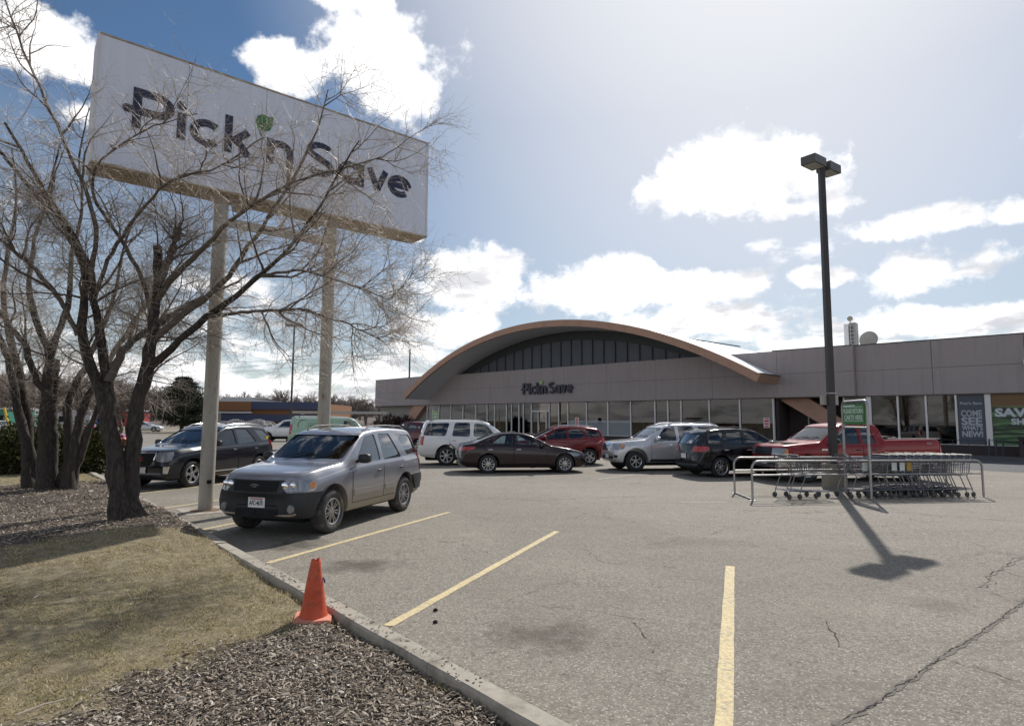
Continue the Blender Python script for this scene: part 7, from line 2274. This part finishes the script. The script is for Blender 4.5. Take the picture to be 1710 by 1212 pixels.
for pr_ in protos:
    Vv = []; Ff = []; o_ = 0
    for (P_, R_), n in zip(pr_, (4, 3, 3, 2)):
        if n == 2:
            # finest twigs as slim blades
            N, K, _ = P_.shape; s = np.cross(P_[:, -1] - P_[:, 0], r.normal(size=(N, 3))); s /= np.linalg.norm(s, axis=1, keepdims=True) + 1e-9
            V = np.stack([P_[:, 0] - s * .03, P_[:, 0] + s * .03, P_[:, -1] + s * .012, P_[:, -1] - s * .012], 1).reshape(-1, 3); F = np.arange(len(V)).reshape(-1, 4)
        else: V, F = tube_np(P_, R_ * 1.5, n)
        Vv.append(V); Ff.append(F + o_); o_ += len(V)
    me = fast_mesh('far_wood', np.concatenate(Vv), np.concatenate(Ff)); me.materials.append(M_far2); pm.append(me)
# instanced through geometry nodes so the mass stays one object
spots = []
for px in np.arange(-420, 860, 8.5):
    for row in range(2):
        dist = r.uniform(165, 235) + row * 70
        c = far(px + r.uniform(-6, 6), dist)
        hpx = np.interp(px, [-420, 0, 60, 130, 240, 350, 480, 640, 860], [80, 72, 78, 66, 58, 44, 40, 42, 36])
        H = (hpx * r.uniform(.8, 1.1)) / FOC * dist + EYE
        spots.append((c[0], c[1], H))
me = bpy.data.meshes.new('wood_points'); me.from_pydata([(x, y, -.1) for x, y, h in spots], [], [])
a = me.attributes.new('hh', 'FLOAT', 'POINT'); a.data.foreach_set('value', [h / 10 for x, y, h in spots])
wood = link('far_wood', me); tag(wood, 'grey brown bare wood along the skyline beyond the shops', 'wood', kind='stuff')
ng = bpy.data.node_groups.new('wood_nodes', 'GeometryNodeTree')
ng.interface.new_socket('Geometry', in_out='INPUT', socket_type='NodeSocketGeometry'); ng.interface.new_socket('Geometry', in_out='OUTPUT', socket_type='NodeSocketGeometry')
gi, go = ng.nodes.new('NodeGroupInput'), ng.nodes.new('NodeGroupOutput')
iop = ng.nodes.new('GeometryNodeInstanceOnPoints'); jg = ng.nodes.new('GeometryNodeGeometryToInstance')
holder = []
for k, mm in enumerate(pm):
    po = bpy.data.objects.new('wood_source', mm); holder.append(po)
    oi = ng.nodes.new('GeometryNodeObjectInfo'); oi.inputs[0].default_value = po
    ng.links.new(oi.outputs['Geometry'], jg.inputs[0])
rv_ = ng.nodes.new('FunctionNodeRandomValue'); rv_.data_type = 'INT'; rv_.inputs[4].default_value = 0; rv_.inputs[5].default_value = len(pm) - 1
rr_ = ng.nodes.new('FunctionNodeRandomValue'); rr_.data_type = 'FLOAT_VECTOR'; rr_.inputs[0].default_value = (0, 0, 0); rr_.inputs[1].default_value = (0, 0, 6.28)
na = ng.nodes.new('GeometryNodeInputNamedAttribute'); na.data_type = 'FLOAT'; na.inputs[0].default_value = 'hh'
ng.links.new(gi.outputs[0], iop.inputs['Points']); ng.links.new(jg.outputs[0], iop.inputs['Instance']); iop.inputs['Pick Instance'].default_value = True
ng.links.new([o_ for o_ in rv_.outputs if o_.type == 'INT'][0], iop.inputs['Instance Index']); ng.links.new(rr_.outputs[0], iop.inputs['Rotation']); ng.links.new(na.outputs[0], iop.inputs['Scale'])
ng.links.new(iop.outputs[0], go.inputs[0])
md = wood.modifiers.new('wood', 'NODES'); md.node_group = ng
# low rising ground under the wood
struct('far_hill', [(-700, 150, -.06), (400, 150, -.06), (400, 240, 2.5), (-700, 240, 3.5), (400, 420, 5.5), (-700, 420, 9)], [(0, 1, 2, 3), (3, 2, 4, 5)], simple('leaf_litter', (.12, .095, .08), 1, var=.4, scale=.1))
# ================================================================== trolley corral
A0 = np.array(at(1257, 836)[:2]); A1 = np.array(at(1643, 830)[:2])
cx_ = (A1 - A0); CL = float(np.linalg.norm(cx_)); cx_ /= CL; cy_ = np.array([-cx_[1], cx_[0]]); CW = 1.45
cor = thing('trolley_corral', 'galvanised tube trolley corral round the tall lamp post', 'trolley corral', (A0[0], A0[1], 0), atan2(cx_[1], cx_[0]))


SKEW = .35
def hoop(y, x0, x1, top=.93, rr=.18):
    p = [(x0, y, 0.0), (x0, y, top - rr)]
    for k in range(1, 7):
        a = pi / 2 * k / 6; p.append((x0 + rr - rr * cos(a), y, top - rr + rr * sin(a)))
    for k in range(0, 7):
        a = pi / 2 * k / 6; p.append((x1 - rr + rr * sin(a), y, top - rr + rr * cos(a)))
    p.append((x1, y, 0)); return p


for y in (0, CW):
    sk = SKEW * y / CW
    MB().tube([(x + sk, y_, z) for x, y_, z in hoop(y, 0, CL)], .026, 10).build('top_rail', M_galv, cor, smooth=50)
    MB().tube([(0.02 + sk, y, .60), (CL - .02 + sk, y, .60)], .020, 8).build('mid_rail', M_galv, cor, smooth=50)
    for x in (sk, CL + sk): MB().bbox((x - .07, y - .05, 0.001), (x + .07, y + .05, .012), .004).build('foot_plate', M_galv, cor)
MB().tube([(0, 0, .025), (SKEW, CW, .025)], .02, 8).build('floor_bar', M_galv, cor, smooth=50)
# frame that carries the green sign, across the corral
gx = float((np.array(at(1455, 833)[:2]) - A0) @ cx_)
H_ = 2.42; FW = 1.28; sA = atan2(.30, FW)
frm = thing('sign_stand', None, None); frm.parent = cor; frm.location = (gx, 0, 0); frm.rotation_euler = (0, 0, -sA); gx = 0.0; CW0, CW = CW, FW
pts = [(gx, -.02, 0), (gx, -.02, H_ - .14)] + [(gx, -.02 + .14 - .14 * cos(a), H_ - .14 + .14 * sin(a)) for a in np.linspace(.3, pi / 2, 5)] + [(gx, CW - .12 - .14 * cos(a), H_ - .14 + .14 * sin(a)) for a in np.linspace(pi / 2, 2.9, 5)] + [(gx, CW + .02, H_ - .14), (gx, CW + .02, 0)]
MB().tube(pts, .035, 10).build('sign_frame', M_galv, frm, smooth=50)
MB().tube([(gx, 0, H_ - .68), (gx, CW, H_ - .68)], .028, 8).build('sign_crossbar', M_galv, frm, smooth=50)
M_gs = simple('corral_green', (.03, .17, .035), .45, var=.15, scale=3)
sgn = None
sgn = MB().box((gx - .04, .06, H_ - .60), (gx - .02, CW - .08, H_ - .06)).build('sign_panel', M_gs, frm)
M_gt = simple('pale_green_lettering', (.55, .68, .56), .5)
FACE = lambda x, y, z: Matrix(((0, 0, -1, x), (-1, 0, 0, y), (0, 1, 0, z), (0, 0, 0, 1)))
for body_, z, sz, wd in (('PLEASE RETURN', H_ - .31, .17, 1.04), ('CARTS HERE', H_ - .475, .17, .98)):
    me = text_mesh(body_, sz, .001, .006); xs = [v.co.x for v in me.vertices]; k = wd / (max(xs) - min(xs))
    me.transform(FACE(gx - .0425, CW / 2 + wd / 2 - .01, z) @ Matrix.Diagonal((k, 1, 1, 1)) @ Matrix.Translation((-min(xs), 0, 0))); link('sign_lettering', me, frm, M_gt)
for z in (H_ - .155, H_ - .52): MB().box((gx - .043, .12, z), (gx - .0402, CW - .14, z + .018)).build('sign_stripe', M_gt, frm)
MB().box((gx - .0435, CW - .75, H_ - .135), (gx - .0403, CW - .12, H_ - .095)).build('sign_stripe', M_gt, frm)
for y in (.15, .45, .75, 1.1):
    MB().tube([(gx - .03, y, H_ - .1), (gx, y, H_ - .01)], .006, 4).build('tie', M_galv, frm); MB().tube([(gx - .03, y, H_ - .59), (gx, y, H_ - .66)], .006, 4).build('tie', M_galv, frm)


# one trolley: x forward, handle at the rear, wheels on the ground
def make_cart():
    t = thing('shopping_trolley', 'wire shopping trolley', 'shopping trolley')
    W0, W1 = .285, .20           # half widths rear/front
    zb0, zb1, zt0, zt1 = .60, .50, .99, .93   # basket floor and rim, rear/front
    xr, xf = -.02, .84
    def wy(x): return W0 + (W1 - W0) * (x - xr) / (xf - xr)
    def zt(x): return zt0 + (zt1 - zt0) * (x - xr) / (xf - xr)
    def zb(x): return .56 + (.60 - .56) * (x - xr) / (xf - xr)
    fr = MB()
    for sg in (-1, 1):
        fr.tube([(-.06, sg * .29, 1.02), (-.02, sg * .285, .95), (.03, sg * .28, .60), (.10, sg * .275, .52), (-.04, sg * .28, .20), (-.05, sg * .28, .15)], .013, 6)
        fr.tube([(-.04, sg * .28, .20), (.35, sg * .235, .17), (.80, sg * .17, .16)], .013, 6)
        fr.tube([(.08, sg * .275, .53), (.60, sg * .22, .56)], .011, 6)
    fr.tube([(.80, -.17, .16), (.80, .17, .16)], .012, 6); fr.tube([(-.04, -.28, .2), (-.04, .28, .2)], .012, 6)
    fr.build('frame', M_wire, t, smooth=50)
    bk = MB(); w = .0042
    for sg in (-1, 1):
        bk.tube([(xr, sg * wy(xr), zt(xr)), (xf, sg * wy(xf), zt(xf))], .008, 4)
        for k in range(15):
            x = xr + (xf - xr) * k / 14; bk.tube([(x, sg * wy(x), zt(x)), (x + .01, sg * (wy(x) - .04), zb(x))], w, 3, False)
        for k in range(1, 5):
            f = k / 5; bk.tube([(xr, sg * (wy(xr) - .04 * f), zt(xr) + (zb(xr) - zt(xr)) * f), (xf, sg * (wy(xf) - .04 * f), zt(xf) + (zb(xf) - zt(xf)) * f)], w, 3, False)
    bk.tube([(xf, -wy(xf), zt(xf)), (xf, wy(xf), zt(xf))], .008, 4)
    for k in range(9):
        y = -1 + 2 * k / 8
        bk.tube([(xf, y * wy(xf), zt(xf)), (xf + .01, y * (wy(xf) - .04), zb(xf)), (xr, y * (wy(xr) - .04), zb(xr))], w, 3, False)
        bk.tube([(xr, y * wy(xr), zt(xr) - .03), (xr + .03, y * (wy(xr) - .04), zb(xr))], w, 3, False)
    for k in range(6):
        z = zt(xf) + (zb(xf) - zt(xf)) * k / 6; bk.tube([(xf + .01, -wy(xf), z), (xf + .01, wy(xf), z)], w, 3, False)
    bk.build('basket', M_wire, t)['kind'] = 'stuff'
    tr = MB()
    for k in range(7):
        y = -.17 + .34 * k / 6; tr.tube([(.02, y * 1.3, .185), (.78, y, .165)], .0045, 3, False)
    tr.build('lower_rack', M_wire, t)
    st = MB(); st.tube([(.0, -.25, .93), (.16, -.24, .78), (.16, .24, .78), (0, .25, .93)], .006, 4)
    for k in range(6): st.tube([(.02, -.22 + .088 * k, .95), (.14, -.22 + .088 * k, .76)], w, 3, False)
    st.build('child_seat', M_wire, t)
    MB().tube([(-.07, -.30, 1.03), (-.07, .30, 1.03)], .019, 8).build('handle', MATS['handle_green_grey'], t, smooth=50)
    for sg in (-1, 1):
        for x, y in ((-.05, .28), (.78, .17)):
            wh = MB(); wh.lathe([(0, -.014), (.05, -.014), (.062, -.010), (.062, .010), (.05, .014), (0, .014)], 16, 'Y')
            o = wh.build('caster', MATS['caster_grey'], t, smooth=50); o.location = (x - .02, sg * y, .062)
            fk = MB(); fk.tube([(.02, 0, .10), (.0, .02, .0)], .006, 4); fk.tube([(.02, 0, .10), (0, -.02, 0)], .006, 4); fk.build('fork', M_wire, o)
    return t


simple('handle_green_grey', (.06, .065, .06), .45); simple('caster_grey', (.06, .06, .062), .7)
M_card = simple('pale_cart_card', (.62, .64, .62), .6, var=.2, scale=12); M_card2 = simple('ochre_cart_card', (.42, .26, .05), .6, var=.3, scale=12); M_navy = simple('navy_plastic', (.02, .03, .09), .4)


def copy_thing(t, name=None):
    c = t.copy(); COL.objects.link(c)
    for ch in kids(t):
        d = ch.copy(); COL.objects.link(d); d.parent = c
        for g2 in kids(ch):
            e = g2.copy(); COL.objects.link(e); e.parent = d
    return c


proto = make_cart()
used = False


def put_cart(x, y, face, label, extra=None):
    """x along the corral from its left end, y across it"""
    global used
    c = proto if not used else copy_thing(proto); used = True
    p = A0 + cx_ * x + cy_ * y
    c.location = (p[0], p[1], 0.0); c.rotation_euler = (0, 0, atan2(cx_[1], cx_[0]) + (0 if face > 0 else pi) + random.uniform(-.05, .05))
    c.scale = (1.0, 1.0, 1.02)
    c['label'] = label; c['group'] = 'shopping trolleys in the corral'
    if extra:
        MB().box((.25, -.30, .66), (.39, -.285, .86)).build('advert_card', extra, c); MB().box((.25, .285, .66), (.39, .30, .86)).build('advert_card', extra, c)
    return c


left = [(1.10, .42, 'trolley at the left end of the corral nearest the low cross bar'), (1.42, .45, 'second trolley from the left end, nested into the first')]
for x, y, lab in left: put_cart(x, y, 1, lab, None)
put_cart(2.78, .38, 1, 'single trolley with pale card just left of the corral sign post', M_card)
n_ = 11
nearlab = ['rightmost trolley in the near nested row', 'second trolley from the right in the near nested row', 'third trolley from the right in the near nested row', 'fourth trolley from the right in the near nested row',
           'fifth trolley from the right in the near nested row', 'sixth trolley from the right in the near nested row', 'seventh trolley from the right, with an ochre card', 'eighth trolley from the right, with a pale card',
           'ninth trolley from the right, with a pale card', 'tenth trolley from the right in the near nested row', 'leftmost trolley of the near nested row beside the sign post']
for k in range(n_):
    x = CL - .22 - k * .235 + random.uniform(-.05, .05)
    put_cart(x, .40, -1, nearlab[k], {6: M_card2, 7: M_card, 8: M_card}.get(k))
for k in range(5):
    x = CL - .45 - k * .33 + random.uniform(-.07, .07)
    put_cart(x, 1.04 + random.uniform(-.06, .06), -1, ['rightmost', 'second', 'third', 'fourth', 'leftmost'][k] + ' trolley of the far nested row' + (' counted from the right' if 0 < k < 4 else ''), None)

# ================================================================== traffic cone
cp = at(523, 1026, .09)
hz = float(hgt(cp[0], cp[1]))
cone = thing('traffic_cone', 'faded orange traffic cone standing on the grass at the kerb', 'traffic cone', (cp[0], cp[1], hz + .010), radians(12)); cone.scale = (.83, .83, .83)
mt, b, pr, out = newmat('faded_orange')
co = b.n('ShaderNodeTexCoord').outputs['Object']
c = b.mix(b.mr(b.noise(co, 5, 6, .7), .35, .7), (0.50, 0.058, 0.018), (0.62, 0.12, 0.05))
c = b.mix(b.m('MULTIPLY', b.mr(b.noise(co, 11, 9, .8), .51, .66), .75), c, (.20, .06, .03))
b.put(pr.inputs['Base Color'], c); pr.inputs['Roughness'].default_value = .62; pr.inputs['Subsurface Weight'].default_value = .0
M_orangec = mt
mt, b, pr, out = newmat('dusty_orange_base')
co = b.n('ShaderNodeTexCoord').outputs['Object']
b.put(pr.inputs['Base Color'], b.mix(b.noise(co, 8, 7, .7), (0.52, 0.13, 0.07), (0.72, 0.33, 0.24))); pr.inputs['Roughness'].default_value = .8
mb = MB()
prof = [(.152, .030), (.148, .045), (.140, .07), (.118, .20), (.098, .33), (.078, .45), (.064, .54), (.054, .60), (.050, .622), (.042, .628), (.038, .61), (.036, .5)]
n = 32; V = []
for r_, z in prof:
    for k in range(n):
        a = 2 * pi * k / n
        d_ = 1 + .025 * sin(a * 3 + z * 9)
        q = 1 - .55 * max(0, (z - .50) / .13) * max(0, cos(a + 2.0)) ** 2     # squashed lip
        V.append((r_ * d_ * q * cos(a) + .012 * z, r_ * d_ * q * sin(a), z + .015 * max(0, (z - .55) / .08) * sin(a * 2 + .5)))
F = [(i * n + k, i * n + (k + 1) % n, (i + 1) * n + (k + 1) % n, (i + 1) * n + k) for i in range(len(prof) - 1) for k in range(n)]
mb.add(V, F); mb.build('cone_body', M_orangec, cone, smooth=60, fix=True)
mb = MB(); pl = rpoly([(-.20, -.20), (.20, -.20), (.20, .20), (-.20, .20)], .05, 5); ins = [(x * .97, y * .97) for x, y in pl]; N = len(pl)
wv = lambda x, y: .008 * sin(x * 9 + 1) + .006 * sin(y * 12)
V = [(x, y, -.006 + wv(x, y)) for x, y in pl] + [(x, y, .022 + wv(x, y)) for x, y in pl] + [(x, y, .030 + wv(x, y)) for x, y in ins] + [(x * .7, y * .7, .032) for x, y in ins] + [(0, 0, .032)]
F = [((i + 1) % N, i, N + i, N + (i + 1) % N)[::-1] for i in range(N)] + [(N + i, N + (i + 1) % N, 2 * N + (i + 1) % N, 2 * N + i) for i in range(N)] + [(2 * N + i, 2 * N + (i + 1) % N, 3 * N + (i + 1) % N, 3 * N + i) for i in range(N)] + [(3 * N + i, 3 * N + (i + 1) % N, 4 * N) for i in range(N)]
mb.add(V, F); mb.build('cone_base', mt, cone, smooth=40, fix=True)
tg = MB(); tg.add([(.085, -.02, .43), (.10, -.035, .40), (.125, -.03, .385), (.105, -.015, .375), (.12, .0, .395), (.092, .0, .44)], [(0, 1, 3, 5), (1, 2, 3), (3, 4, 5)]); tg.build('blue_tape', simple('blue_tape', (.02, .04, .22), .5), cone)
